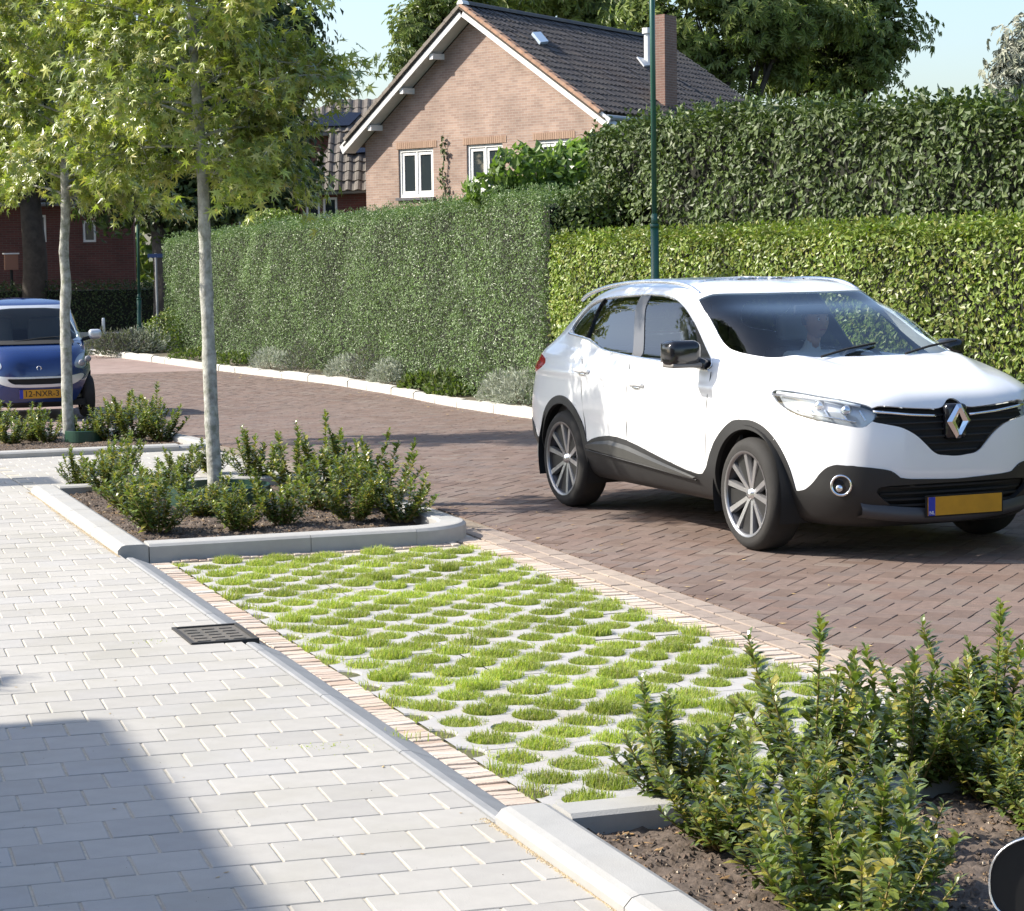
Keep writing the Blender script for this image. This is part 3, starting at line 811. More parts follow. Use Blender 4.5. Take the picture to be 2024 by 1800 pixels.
    for i in range(K - 1):
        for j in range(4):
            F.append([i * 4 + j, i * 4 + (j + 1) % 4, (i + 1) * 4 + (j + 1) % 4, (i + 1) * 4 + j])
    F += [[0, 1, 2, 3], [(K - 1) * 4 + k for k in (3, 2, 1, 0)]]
    MB().add(np.array(V) - P0, F).build('shade_core', dark, root)
    return root
c = lambda v: (lambda f: v + 0 * f)
lin = lambda a, b: (lambda f: a + (b - a) * f)
# grey-green privet hedge, left of the gap
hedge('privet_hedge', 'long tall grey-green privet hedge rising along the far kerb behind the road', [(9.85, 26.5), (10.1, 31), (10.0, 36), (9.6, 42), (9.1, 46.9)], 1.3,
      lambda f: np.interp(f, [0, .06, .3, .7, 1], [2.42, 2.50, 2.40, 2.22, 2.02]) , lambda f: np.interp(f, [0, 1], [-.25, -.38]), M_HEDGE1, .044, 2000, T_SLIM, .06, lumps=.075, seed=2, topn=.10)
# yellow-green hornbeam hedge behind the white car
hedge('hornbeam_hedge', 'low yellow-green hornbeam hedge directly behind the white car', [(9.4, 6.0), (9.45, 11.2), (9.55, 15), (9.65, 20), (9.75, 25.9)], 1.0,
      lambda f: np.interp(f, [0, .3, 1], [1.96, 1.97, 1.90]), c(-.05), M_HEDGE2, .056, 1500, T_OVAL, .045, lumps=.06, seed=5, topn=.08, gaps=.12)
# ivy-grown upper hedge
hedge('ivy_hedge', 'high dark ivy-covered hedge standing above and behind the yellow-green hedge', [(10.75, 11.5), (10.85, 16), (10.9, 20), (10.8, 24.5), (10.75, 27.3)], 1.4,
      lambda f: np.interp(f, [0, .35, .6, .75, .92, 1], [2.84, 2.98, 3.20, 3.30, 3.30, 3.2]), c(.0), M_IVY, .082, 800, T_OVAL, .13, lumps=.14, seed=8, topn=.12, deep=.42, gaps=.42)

# ------------------------------------------------------------------ loose leafy masses
def mass(name, label, cat, centre, blobs, m, leaf, dens, T=T_OVAL, stems=True, group=None, inner=.6, grow=(0, 0, .4)):
    """blobs: (dx, dy, dz, rx, ry, rz) ellipsoids of foliage"""
    root = empty(name, centre); tag(root, label, cat, group)
    mb = MB(); core = MB()
    for (dx, dy, dz, rx, ry, rz) in blobs:
        A = 4 * math.pi * ((rx * ry) ** 1.6 / 3 + (rx * rz) ** 1.6 / 3 + (ry * rz) ** 1.6 / 3) ** (1 / 1.6)
        n = int(A * dens)
        d = rdir(n); k = rng.uniform(inner, 1.05, n) ** .6
        k *= 1 + .14 * fbm(d[:, 0] * 2, d[:, 1] * 2, d[:, 2] * 2, 1.6, 3)
        P = d * k[:, None] * [rx, ry, rz] + [dx, dy, dz]
        scatter(mb, T, P, d + rdir(n) * .8, rdir(n) + np.array(grow), rng.uniform(.6, 1.25, n) * leaf)
        if stems:
            for q in range(5):
                e = rdir(1)[0] * [rx, ry, rz] * .7 + [dx, dy, dz]
                core.tube([[0, 0, min(0, -.2)], [dx * .6, dy * .6, dz * .6], e], [.012, .009, .004], 4)
    mb.build('foliage', m, root)
    if stems and core.n: core.build('stem', M_TWIG, root)
    return root
# pale leafy bush between the two hedges
def pxblobs(depth, items):
    k = depth / F_PX; b0 = at(items[0][0], items[0][1], depth); b0 = np.array([b0[0], b0[1], float(zg(b0[1]))]); o = []
    for (px, py, wx, wy) in items:
        p = at(px, py, depth) - b0; o.append((p[0], p[1], p[2], wx * k, wx * k * .8, wy * k))
    return tuple(b0), o
_b, _o = pxblobs(31, [(1150, 330, 75, 52), (1040, 340, 75, 48), (970, 378, 50, 34), (1180, 400, 60, 60), (1090, 400, 80, 45), (1195, 300, 40, 40)])
mass('broadleaf_bush', 'pale broad-leaved bush spilling over the hedge under the third gable window', 'bush', _b, _o, M_BUSHL, .15, 260, T_OVAL)
_b, _o = pxblobs(43, [(540, 445, 62, 32)])
mass('rounded_hedge_top', 'rounded yellowish bush top showing above the long privet hedge', 'bush', _b, _o, M_HEDGE2, .07, 700)
# dark shrubby corner between hedges
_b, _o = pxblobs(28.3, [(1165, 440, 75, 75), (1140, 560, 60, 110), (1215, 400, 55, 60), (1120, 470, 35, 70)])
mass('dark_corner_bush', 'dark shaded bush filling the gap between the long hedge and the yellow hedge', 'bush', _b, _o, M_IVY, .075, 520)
mass('low_box_bush', 'small yellow-green bush at the far left end of the long hedge', 'bush', (9.05, 46.3, -.55), [(0, 0, .5, .55, .6, .62)], M_HEDGE2, .06, 600)

# plants along the foot of the hedges: each clump is a plant
def clump(name, label, cat, px, py, rx, rz, m, kind='spiky', n=420, group=None, leaf=.09, depth_off=0.0):
    if m is M_SILV: rx, rz, n = rx * 1.2, rz * 1.35, int(n * 1.5)
    yy = np.linspace(15, 47.5, 400); K_ = np.interp(yy, pts[:, 1], pts[:, 0]) + rx * .8 + .12
    q_ = proj(np.stack([K_, yy, zg(yy) + .05], 1)); i_ = int(np.argmin(abs(q_[:, 0] - px))); p = np.array([K_[i_], yy[i_], float(zg(yy[i_])) + .08])
    root = empty(name, (p[0], p[1], p[2])); tag(root, label, cat, group)
    mb = MB(); dd = rdir(n); dd[:, 2] = np.abs(dd[:, 2]) * .9 + .05
    k = rng.uniform(.3, 1, n) ** .5
    P = dd * k[:, None] * [rx, rx, rz]
    scatter(mb, T_SLIM, P, rdir(n), dd + [0, 0, .4] + rdir(n) * .4, rng.uniform(.5, 1.1, n) * leaf, wid=.5 if kind == 'spiky' else 1.6)
    mb.build('foliage', m, root)
    st = MB()
    for q in range(7):
        e = rdir(1)[0]; e[2] = abs(e[2]); st.tube([[0, 0, -.03], e * [rx, rx, rz] * .6], [.008, .003], 4)
    st.build('stem', M_TWIG, root)
    return root
for a in [
  ('silver_bush', 'silver bush half hidden behind the tail of the white car', 'silver bush', 1035, 790, .33, .36, M_SILV, 'spiky', 900),
  ('silver_bush', 'rounded silver-leaved bush just left of the tail of the white car', 'silver bush', 990, 778, .26, .32, M_SILV, 'spiky', 700),
  ('silver_bush', 'silver bush at the middle of the long hedge, right of the grey lavender', 'silver bush', 765, 756, .24, .30, M_SILV, 'spiky', 650),
  ('silver_bush', 'silver-green bush spilling over the kerb right of the darkest hedge cleft', 'silver bush', 690, 748, .34, .28, M_SILV, 'spiky', 700),
  ('silver_bush', 'low silver bush in front of the hedge just right of the nearer tree trunk', 'silver bush', 540, 733, .36, .28, M_SILV, 'spiky', 700),
  ('silver_bush', 'wide pale silver bush below the yellow bush at the far left hedge end', 'silver bush', 285, 700, .55, .42, M_SILV, 'spiky', 900),
  ('lavender_plant', 'grey lavender plant left of the darkest hedge cleft', 'lavender', 600, 742, .36, .55, M_LAV, 'spiky', 700),
  ('lavender_plant', 'grey lavender plant above the silver bushes at the hedge middle', 'lavender', 735, 745, .40, .62, M_LAV, 'spiky', 700),
  ('low_green_plant', 'spreading bright green plant on the white kerb left of the white car', 'ground plant', 905, 775, .42, .16, M_LOWG, 'leafy', 700),
  ('low_green_plant', 'low green plant at the hedge foot between silver bush and bright green plant', 'ground plant', 835, 765, .34, .24, M_LOWG, 'leafy', 600),
  ('low_green_plant', 'low green tuft at the hedge foot left of the nearer tree trunk', 'ground plant', 385, 716, .50, .22, M_LOWG, 'leafy', 500),
  ('low_green_plant', 'low green tuft at the hedge foot just right of the nearer trunk', 'ground plant', 465, 728, .40, .24, M_LOWG, 'leafy', 500),
  ('low_green_plant', 'taller dull green plant in front of the hedge beside the silver pair', 'ground plant', 880, 762, .30, .36, M_LOWG, 'leafy', 500),
]:
    clump(*a)
# ------------------------------------------------------------------ planter shrubs
def make_shrub(name, nst, h, leaf, seed, spread=.16):
    r = np.random.default_rng(seed)
    root = empty(name, (0, 0, -50))
    mb, tip, st = MB(), MB(), MB()
    for k in range(nst):
        a = r.uniform(0, 2 * math.pi); rr = spread * math.sqrt(r.uniform(0, 1)); lean = r.uniform(.15, .85)
        hh = h * (r.uniform(.45, .80) if k > nst * .22 else r.uniform(.85, 1.1)) * (1.0 if rr < spread * .6 else .85)
        b = np.array([rr * .35 * math.cos(a), rr * .35 * math.sin(a), 0])
        e = b + np.array([math.cos(a) * (rr + lean * .14), math.sin(a) * (rr + lean * .14), hh])
        mid = (b + e) / 2 + np.array([math.cos(a), math.sin(a), 0]) * .03
        tt = np.linspace(0, 1, 7)[:, None]
        path = (1 - tt) ** 2 * b + 2 * tt * (1 - tt) * mid + tt ** 2 * e
        st.tube(path, np.linspace(.005, .002, 7), 5, cap=False)
        m_ = int(hh / .0060)
        tv = np.linspace(.12, 1, m_); 
        C = (1 - tv[:, None]) ** 2 * b + 2 * tv[:, None] * (1 - tv[:, None]) * mid + tv[:, None] ** 2 * e
        ang = np.arange(m_) * 2.4 + r.uniform(0, 6); up = .25 + .9 * tv ** 3 + r.normal(0, .22, m_)
        d = np.stack([np.cos(ang), np.sin(ang), up], 1)
        n = np.stack([-np.cos(ang) * up, -np.sin(ang) * up, np.ones(m_)], 1) + r.normal(0, .22, (m_, 3))
        sz = leaf * r.uniform(.65, 1.2, m_) * (1 - .35 * (tv > .93))
        q = tv > .9
        scatter(mb, T_LANCE, C[~q], n[~q], d[~q], sz[~q], wid=1.7)
        if q.any(): scatter(tip, T_LANCE, C[q], n[q], d[q], sz[q], wid=1.5)
    mb.build('foliage', M_SHRUB, root, smooth=False); tip.build('young_foliage', M_SHRUBN, root); st.build('stem', M_STEM, root)
    return root
PROTO = [make_shrub('leafy_shrub', 28, .46, .060, 1, .18), make_shrub('leafy_shrub', 24, .54, .062, 2, .165), make_shrub('leafy_shrub', 28, .38, .060, 3, .19), make_shrub('leafy_shrub', 15, .56, .062, 4, .115)]
used = set()
def shrub(k, x, y, s, label, group, rz=None):
    root = PROTO[k]
    rz = rng.uniform(0, 6.28) if rz is None else rz
    loc = (x, y, float(zg(y)) + .045)
    if k not in used:
        used.add(k); root.location = loc; root.rotation_euler = (0, 0, rz); root.scale = (s,) * 3; o = root
    else: o = copy_thing(root, loc, rz, s)
    tag(o, label, 'shrub', group)
    return o
def onsoil(px, py, z=.05):
    d = ray(px, py); t = (z - CAM_H) / d[2]
    for _ in range(12):
        p = CO + d * t; t = (z + float(zg(p[1])) - CAM_H) / d[2]
    p = CO + d * t
    return p[0], p[1]
G3, G1, G2 = 'glossy shrubs in the nearest planter bed', 'glossy shrubs in the middle planter bed', 'glossy shrubs in the far planter bed'
for (k, px, py, s, lab) in [
  (1, 1340, 1596, .84, 'leftmost glossy shrub of the nearest bed, right behind the kerb corner'),
  (2, 1432, 1672, .82, 'glossy shrub in front of and right of the leftmost one in the nearest bed'),
  (3, 1605, 1570, 1.05, 'tall narrow glossy shrub behind in the nearest bed, tips reaching the grass paving'),
  (1, 1570, 1768, .86, 'lowest glossy shrub near the bottom edge, on bare soil of the nearest bed'),
  (2, 1755, 1780, .9, 'broad glossy shrub at the bottom of the nearest bed, left of the black mirror'),
  (0, 1800, 1560, .92, 'bushy glossy shrub with yellowish tips in the middle of the nearest bed'),
  (3, 1950, 1500, .98, 'glossy shrub at the back of the nearest bed with the tallest right-hand shoot'),
  (1, 2030, 1500, .85, 'rightmost glossy shrub at the back, cut by the picture edge'),
  (2, 1850, 1490, .9, 'rear glossy shrub standing by the orange clinkers at the rounded kerb'),
  (2, 2055, 1640, .7, 'glossy shrub half outside the picture above the black mirror'),
  (0, 1655, 1660, .80, 'dense glossy shrub in the centre of the nearest bed between tall neighbours'),
  (0, 1960, 1580, .72, 'glossy shrub at the right, hiding the back kerb of the nearest bed'), (2, 2020, 1560, .8, 'glossy shrub at the right edge in front of the back kerb'),
  (1, 1700, 1890, .92, 'frontmost glossy shrub with leaves rising from below the picture')]:
    x, y = onsoil(px, py); shrub(k, x, y, s, lab, G3)
names1 = ['front row, first from the left', 'front row, second from the left', 'front row, third from the left', 'front row, below the green tree collar', 'front row, fifth from the left', 'front row, right end by the rounded kerb']
for i, (k, px, py, s) in enumerate([(0, 312, 1052, .90), (2, 405, 1020, .80), (2, 470, 1047, .80), (1, 560, 1038, .78), (0, 700, 1030, .85), (2, 795, 1030, .86)]):
    x, y = onsoil(px, py); shrub(k, x, y, s * 1.02, 'glossy shrub of the middle bed, ' + names1[i], G1)
names1 = ['left kerb side, nearest the front corner', 'left kerb side, second back', 'left kerb side at the far corner', 'behind the left kerb plants, centre left', 'left of the tree trunk', 'right behind the tree trunk', 'right of the tree collar', 'back right with a tall shoot', 'rear right corner', 'back row, far left', 'centre right between front and back rows', 'back row, centre', 'far right edge behind the end plant']
for i, (k, px, py, s) in enumerate([(2, 262, 1012, .90), (0, 212, 978, .84), (1, 158, 965, .66), (2, 330, 985, .80), (2, 360, 948, .70), (1, 505, 952, .86), (0, 590, 975, .90), (3, 640, 965, 1.0), (1, 718, 985, 1.0), (0, 235, 942, .72), (2, 640, 1005, .92), (0, 420, 935, .60), (1, 762, 1000, .95)]):
    x, y = onsoil(px, py); shrub(k, x, y, s * 1.02, 'glossy shrub of the middle bed, ' + names1[i], G1)
names2 = ['below the licence plate of the blue car', 'left part, second visible', 'just left of the farther tree trunk', 'just right of the farther tree trunk', 'centre right with tall shoots', 'second from the right end', 'right end beside the road', 'leftmost, cut by the picture edge', 'back row below the blue car door', 'back row near the right end']
for i, (k, px, py, s) in enumerate([(0, 62, 872, .80), (2, 22, 878, .80), (1, 95, 874, .72), (2, 170, 872, .80), (0, 215, 872, .85), (1, 268, 872, .98), (2, 320, 872, .95), (1, -12, 870, .9), (0, 235, 850, .9), (3, 300, 855, .95)]):
    x, y = onsoil(px, py); shrub(k, x, y, s, 'glossy shrub of the far bed, ' + names2[i], G2)

# ------------------------------------------------------------------ young street trees
def street_tree(label, base, trunkpx, depth, r0, z0, ztop, R, nb, leafsize, seed, clus=15, stake=None):
    r = np.random.default_rng(seed)
    root = empty('street_tree', base); tag(root, label, 'tree', 'young street trees in the planter beds')
    B = np.array(base)
    path = [np.array([0, 0, 0.0])]
    for (px, py) in trunkpx:
        p = at(px, py, depth) - B; path.append(p)
    path = np.array(path); path = path[np.argsort(path[:, 2])]
    top = path[-1]; path = np.concatenate([path, [top + [.02, .0, (ztop - top[2]) * .5], top + [.0, .03, ztop - top[2]]]])
    zz = np.linspace(0, ztop, 110); P = np.stack([np.interp(zz, path[:, 2], path[:, 0]), np.interp(zz, path[:, 2], path[:, 1]), zz], 1)
    rad = r0 * (1 - .80 * (zz / ztop) ** 1.3) + .03 * r0 * np.sin(zz * 9) + .10 * r0 * np.exp(-((np.mod(zz + .1, .46) - .2) / .05) ** 2); rad[0] *= 1.35
    tr = MB().tube(P, rad, 12).build('trunk', M_BARK, root, smooth=True)
    br, lf = MB(), MB()
    for k in range(nb):
        f = (k + .5) / nb; zb = z0 + (ztop - z0) * f ** 1.15
        a = k * 2.4 + r.uniform(-.4, .4)
        prof = R * (1.0 if f < .25 else 1 - .75 * ((f - .25) / .75) ** 1.4) * r.uniform(.75, 1.12)
        if f < .12: prof *= .78
        p0 = np.array([np.interp(zb, zz, P[:, 0]), np.interp(zb, zz, P[:, 1]), zb])
        rise = r.uniform(.10, .6) + .5 * f - (.1 if f < .12 else 0)
        d = np.array([math.cos(a), math.sin(a), 0])
        t = np.linspace(0, 1, 7)[:, None]
        pts = p0 + d * prof * t + np.array([0, 0, 1.0]) * prof * (rise * t - .35 * t * t * (1 - f)) + np.cumsum(r.normal(0, .012, (7, 3)), 0)
        br.tube(pts, np.linspace(.013 * (1.2 - f), .003, 7), 6)
        nt_ = 11
        for q in range(nt_):
            tb = r.uniform(.15, 1.0) if q else 1.0; b = pts[int(round(tb * 6))]
            dd = d * r.uniform(.1, 1) + r.normal(0, .6, 3); dd[2] += .15; dd /= np.linalg.norm(dd)
            ln = r.uniform(.18, .42) * (.6 + .4 * prof)
            e = b + dd * ln
            br.tube([b, (b + e) / 2 + [0, 0, .015], e], [.004, .003, .0015], 4, cap=False)
            n = clus
            tt = r.uniform(.15, 1.1, n)[:, None]
            C = b + (e - b) * tt + r.normal(0, .055, (n, 3))
            out_ = C - [np.mean(P[:, 0]), np.mean(P[:, 1]), C[:, 2].mean()]
            out_[:, 2] *= .2; out_ /= np.linalg.norm(out_, axis=1)[:, None] + 1e-6
            nn = out_ * .6 + np.array([0, 0, .7]) + r.normal(0, .55, (n, 3))
            td = out_ * .8 + r.normal(0, .5, (n, 3)) + [0, 0, -.6]
            scatter(lf, T_STAR, C, nn, td, leafsize * r.uniform(.6, 1.15, n))
    br.build('limb', M_BARK, root, smooth=True)
    lf.build('crown', M_LIQ, root)
    return root
t2 = (3.49, 16.24, .05)
street_tree('nearer young tree with pale slender trunk and maple-like leaves in the middle bed', t2, [(427, 975), (424, 930), (419, 850), (414, 720), (409, 600), (404, 450), (401, 350), (394, 250), (386, 150), (379, 50)], 16.47, .052, 2.32, 6.0, 1.06, 54, .118, 11, clus=34)
t1 = (3.50, 23.3, float(zg(23.3)) + .05)
street_tree('farther young tree with wavy green trunk beside the small blue car', t1, [(137, 860), (133, 800), (131, 700), (128, 620), (131, 560), (126, 500), (130, 420), (127, 330), (125, 250)], 23.13, .058, 2.45, 6.4, 1.30, 54, .125, 5, clus=34)
# green watering collar round the nearer tree
col_ = MB(); R_, K = .37, 40
th = np.linspace(0, 2 * math.pi, K, endpoint=False)
V, F = [], []
for (r_, z) in ((R_, .0), (R_, .12), (R_ - .012, .125), (R_ - .014, 0.0)):
    V += [[r_ * math.cos(t), r_ * math.sin(t), z] for t in th]
for a in range(3):
    F += [[a * K + j, a * K + (j + 1) % K, (a + 1) * K + (j + 1) % K, (a + 1) * K + j] for j in range(K)]
o = col_.add(V, F).build('watering_collar', mat('green_plastic', (.015, .055, .035), .4, var=.1), smooth=False, loc=(3.45, 15.95, .06))
tag(o, 'dark green plastic collar around the foot of the nearer young tree', 'tree collar')
V, F = [], []
for (r_, z) in ((.20, .0), (.20, .11), (.19, .115), (.188, 0.0)):
    V += [[r_ * math.cos(t), r_ * math.sin(t), z] for t in th]
for a in range(3):
    F += [[a * K + j, a * K + (j + 1) % K, (a + 1) * K + (j + 1) % K, (a + 1) * K + j] for j in range(K)]
o = MB().add(V, F).build('watering_collar', bpy.data.materials['green_plastic'], loc=(3.65, 23.2, float(zg(23.2)) + .06))
tag(o, 'green plastic collar around the foot of the farther young tree', 'tree collar')

# ------------------------------------------------------------------ large trees behind
def big_tree(label, base, H, blobs, leaf, nl, m, T=T_HAND, limbs=7, tr=.3, seed=1, group='large trees behind the houses', zc=None, name='broadleaf_tree'):
    r = np.random.default_rng(seed)
    root = empty(name, base); tag(root, label, 'tree', group)
    br, lf = MB(), MB()
    zf = zc or H * .3
    br.tube([[0, 0, -1], [.1, 0, zf * .5], [0, .1, zf]], [tr * 1.2, tr, tr * .8], 9)
    tot = sum((rx * rz) for (_, _, _, rx, ry, rz) in blobs)
    for (dx, dy, dz, rx, ry, rz) in blobs:
        tips = []
        c0 = np.array([dx, dy, dz])
        j = c0 * [.35, .35, 0] + [0, 0, zf + (dz - zf) * .3]
        br.tube([[0, 0, zf * .85], j, c0], [tr * .55, tr * .35, tr * .12], 6)
        for q in range(limbs):
            e = c0 + rdir(1)[0] * [rx, ry, rz] * .75
            br.tube([j + (c0 - j) * r.uniform(.2, .9), (c0 + e) / 2 + r.normal(0, .2, 3), e], [tr * .16, tr * .09, tr * .03], 5, cap=False)
        n = int(nl * rx * rz / tot)
        ncl = max(6, n // 60)
        d = rdir(ncl); k = r.uniform(.55, 1.0, ncl) ** .5 * (1 + .22 * fbm(d[:, 0] * 2 + dx, d[:, 1] * 2, d[:, 2] * 2 + dz, 1.7, 3))
        C = c0 + d * k[:, None] * [rx, ry, rz]
        cs = r.uniform(.8, 1.6, ncl) * leaf * 2.6
        w = rng.integers(0, ncl, n)
        g_ = rdir(n); g_[:, 2] *= .6
        P = C[w] + g_ * (cs[w] * rng.uniform(.3, 1, n))[:, None]
        nn = d[w] * .8 + g_ * .6 + [0, 0, .5] + rdir(n) * .5
        scatter(lf, T, P, nn, g_ + rdir(n) * .6 + [0, 0, -.3], rng.uniform(.6, 1.2, n) * leaf)
    br.build('trunk', M_BARKD, root, smooth=True)
    lf.build('crown', m, root)
    return root
def bl(base, depth, items):
    """items: (px, py, half-width px, half-height px) in front of the camera turned to blobs around the base"""
    k = depth / F_PX; o = []
    for (px, py, wx, wy) in items:
        p = at(px, py, depth) - np.array(base); o.append((p[0], p[1], p[2], wx * k, wx * k * .9, wy * k))
    return o
def gbase(px, depth):
    p = at(px, 480, depth); return (float(p[0]), float(p[1]), float(zg(p[1])))
b = gbase(1440, 72)
big_tree('large tree behind the chimney with open crown and dark limbs', b, 16, bl(b, 72, [(1400, 60, 120, 60), (1500, 130, 90, 55), (1560, 30, 130, 80), (1440, -40, 130, 70), (1360, 120, 70, 45), (1300, 10, 60, 50)]), .30, 5400, M_TREEB, seed=1, tr=.35, zc=4.5)
b = gbase(1640, 76)
big_tree('large rounded tree at the right, standing above the ivy hedge', b, 16, bl(b, 76, [(1660, 100, 120, 75), (1740, 60, 80, 60), (1620, 10, 130, 70), (1700, -50, 110, 60), (1600, 150, 90, 50), (1720, 150, 60, 40)]), .30, 5400, M_TREEB, seed=2, tr=.4, zc=4)
b = gbase(1120, 84)
big_tree('large tree rising behind the ridge of the brick house', b, 17, bl(b, 84, [(1000, 0, 130, 55), (1120, -10, 120, 60), (1230, 40, 110, 60), (1180, 90, 80, 40), (900, 30, 70, 50)]), .32, 4800, M_TREEB, seed=3, tr=.4, zc=7)
b = gbase(840, 78)
big_tree('tree showing left of the gable peak behind the brick house', b, 14, bl(b, 78, [(835, 70, 45, 45), (880, 20, 70, 60), (812, 130, 30, 38), (940, -40, 60, 40)]), .27, 3400, M_TREEB, seed=4, tr=.3, zc=7)
b = gbase(2040, 110)
big_tree('pale hazy tree at the right edge of the picture', b, 15, bl(b, 110, [(2015, 150, 35, 45), (2050, 90, 45, 60), (2000, 185, 30, 20)]), .45, 900, mat('pale_far_foliage', (.30, .32, .25), .9, rnd=('island', [(.24, .26, .18), (.36, .36, .30)])), seed=5, tr=.2, zc=5)
# dark trees behind the young street trees
b = gbase(520, 52)
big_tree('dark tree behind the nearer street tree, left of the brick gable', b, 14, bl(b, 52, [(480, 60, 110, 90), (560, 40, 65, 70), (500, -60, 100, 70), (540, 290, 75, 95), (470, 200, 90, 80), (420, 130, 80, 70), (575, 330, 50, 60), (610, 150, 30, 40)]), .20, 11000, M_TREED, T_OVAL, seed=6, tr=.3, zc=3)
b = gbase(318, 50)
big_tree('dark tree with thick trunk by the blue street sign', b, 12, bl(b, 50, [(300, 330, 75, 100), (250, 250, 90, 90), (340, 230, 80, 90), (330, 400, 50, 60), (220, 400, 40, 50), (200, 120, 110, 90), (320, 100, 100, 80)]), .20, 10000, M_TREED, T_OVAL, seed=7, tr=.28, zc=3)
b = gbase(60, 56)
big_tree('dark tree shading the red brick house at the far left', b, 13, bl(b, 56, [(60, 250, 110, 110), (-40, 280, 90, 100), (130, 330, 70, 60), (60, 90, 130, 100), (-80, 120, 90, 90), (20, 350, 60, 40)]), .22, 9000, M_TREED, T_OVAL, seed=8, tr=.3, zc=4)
for (bx_, by_, lab_) in ((-1.5, 65.5, 'tall dark tree added unseen to shade the red house, far beyond the blue car'), (-6, 69, 'tall dark tree added unseen for its shade, beyond the nearer one'), (2.2, 68.5, 'tall dark tree behind the red brick house, added unseen to shade it')):  # unseen trees added to throw shade over the red brick house
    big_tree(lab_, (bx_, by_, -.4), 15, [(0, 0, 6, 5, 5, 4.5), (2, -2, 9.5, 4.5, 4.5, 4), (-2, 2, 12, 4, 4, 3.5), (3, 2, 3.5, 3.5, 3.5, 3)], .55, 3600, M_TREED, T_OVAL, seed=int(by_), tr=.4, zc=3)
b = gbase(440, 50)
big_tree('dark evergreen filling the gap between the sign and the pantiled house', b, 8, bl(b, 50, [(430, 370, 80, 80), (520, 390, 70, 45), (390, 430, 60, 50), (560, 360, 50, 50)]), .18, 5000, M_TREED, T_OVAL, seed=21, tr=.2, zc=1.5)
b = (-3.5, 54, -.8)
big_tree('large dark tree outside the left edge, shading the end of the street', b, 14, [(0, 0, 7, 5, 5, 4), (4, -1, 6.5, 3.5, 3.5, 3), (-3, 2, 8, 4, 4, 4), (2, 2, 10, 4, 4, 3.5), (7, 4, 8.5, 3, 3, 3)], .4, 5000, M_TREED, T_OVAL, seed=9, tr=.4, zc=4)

# distant wood closing the horizon
wd = MB()
for k in range(170):
    az = math.radians(rng.uniform(-40, 75)); D_ = rng.uniform(120, 170); C_ = np.array([math.sin(az) * D_, math.cos(az) * D_, rng.uniform(1, 5)])
    n = 800; d = rdir(n); P = C_ + d * [6, 6, 4.5] * rng.uniform(.7, 1.05, (n, 1)); scatter(wd, T_OVAL, P, d + rdir(n) * .5, rdir(n), rng.uniform(.5, 1.1, n))
tag(wd.build('distant_wood', M_TREEB), 'far green wood beyond the houses', 'wood', kind='stuff')
for (px, lab) in ((268, 'grey lavender clump at the far street end under the low wall'), (236, 'second grey lavender clump left of the bollard foot'), (205, 'grey clump in the bed at the far street bend')):
    p = at(px, 676, 46.0); root = empty('lavender_plant', (p[0], p[1], float(zg(p[1])) + .05)); tag(root, lab, 'lavender')
    mb = MB(); n = 700; dd = rdir(n); dd[:, 2] = np.abs(dd[:, 2]); k = rng.uniform(.3, 1, n) ** .5
    scatter(mb, T_SLIM, dd * k[:, None] * [.5, .4, .5], rdir(n), dd + rdir(n) * .4 + [0, 0, .3], rng.uniform(.06, .13, n), wid=.6); mb.build('foliage', M_LAV, root)
# ------------------------------------------------------------------ houses
def brickmat(name, c1, c2, mortar, sx=1.0):
    m, nt, N, L = nodes(name)
    out = N('ShaderNodeOutputMaterial'); b = N('ShaderNodeBsdfPrincipled'); L(b.outputs[0], out.inputs[0]); b.inputs['Roughness'].default_value = .9
    uv = N('ShaderNodeUVMap'); uv.uv_map = 'UVMap'
    t = N('ShaderNodeTexBrick'); L(uv.outputs[0], t.inputs['Vector'])
    t.inputs['Color1'].default_value = (*c1, 1); t.inputs['Color2'].default_value = (*c2, 1); t.inputs['Mortar'].default_value = (*mortar, 1)
    t.inputs['Scale'].default_value = 1.0; t.inputs['Brick Width'].default_value = .22; t.inputs['Row Height'].default_value = .0625; t.inputs['Mortar Size'].default_value = .006; t.inputs['Mortar Smooth'].default_value = .2
    nz = N('ShaderNodeTexNoise'); nz.inputs['Scale'].default_value = 1.3; nz.inputs['Detail'].default_value = 6; L(uv.outputs[0], nz.inputs[0])
    mr = N('ShaderNodeMapRange'); mr.inputs[1].default_value = .3; mr.inputs[2].default_value = .7; mr.inputs[3].default_value = .8; mr.inputs[4].default_value = 1.15; L(nz.outputs[0], mr.inputs[0])
    cc = N('ShaderNodeCombineColor'); [L(mr.outputs[0], cc.inputs[i]) for i in range(3)]
    mx = N('ShaderNodeMix'); mx.data_type = 'RGBA'; mx.blend_type = 'MULTIPLY'; mx.inputs[0].default_value = 1
    L(t.outputs[0], mx.inputs[6]); L(cc.outputs[0], mx.inputs[7]); L(mx.outputs[2], b.inputs['Base Color'])
    bp = N('ShaderNodeBump'); bp.inputs['Strength'].default_value = .4; bp.inputs['Distance'].default_value = .01; bp.invert = True
    L(t.outputs['Fac'], bp.inputs['Height']); L(bp.outputs[0], b.inputs['Normal'])
    return m
def boxuv(o):
    """metric UVs by dominant axis in local space"""
    me = o.data; uv = me.uv_layers.new(name='UVMap')
    for p in me.polygons:
        n = p.normal
        h = Vector((-n.y, n.x, 0)); 
        if h.length < .2: h = Vector((1, 0, 0)); w = Vector((0, 1, 0))
        else: h.normalize(); w = Vector((0, 0, 1))
        for li in p.loop_indices:
            c = me.vertices[me.loops[li].vertex_index].co; uv.data[li].uv = (c.dot(h), c.dot(w))
    return o
M_BRICKH = brickmat('salmon_house_brick', (.36, .255, .20), (.28, .19, .15), (.36, .32, .285))
M_BRICKC = brickmat('red_chimney_brick', (.19, .105, .08), (.15, .085, .065), (.24, .20, .17))
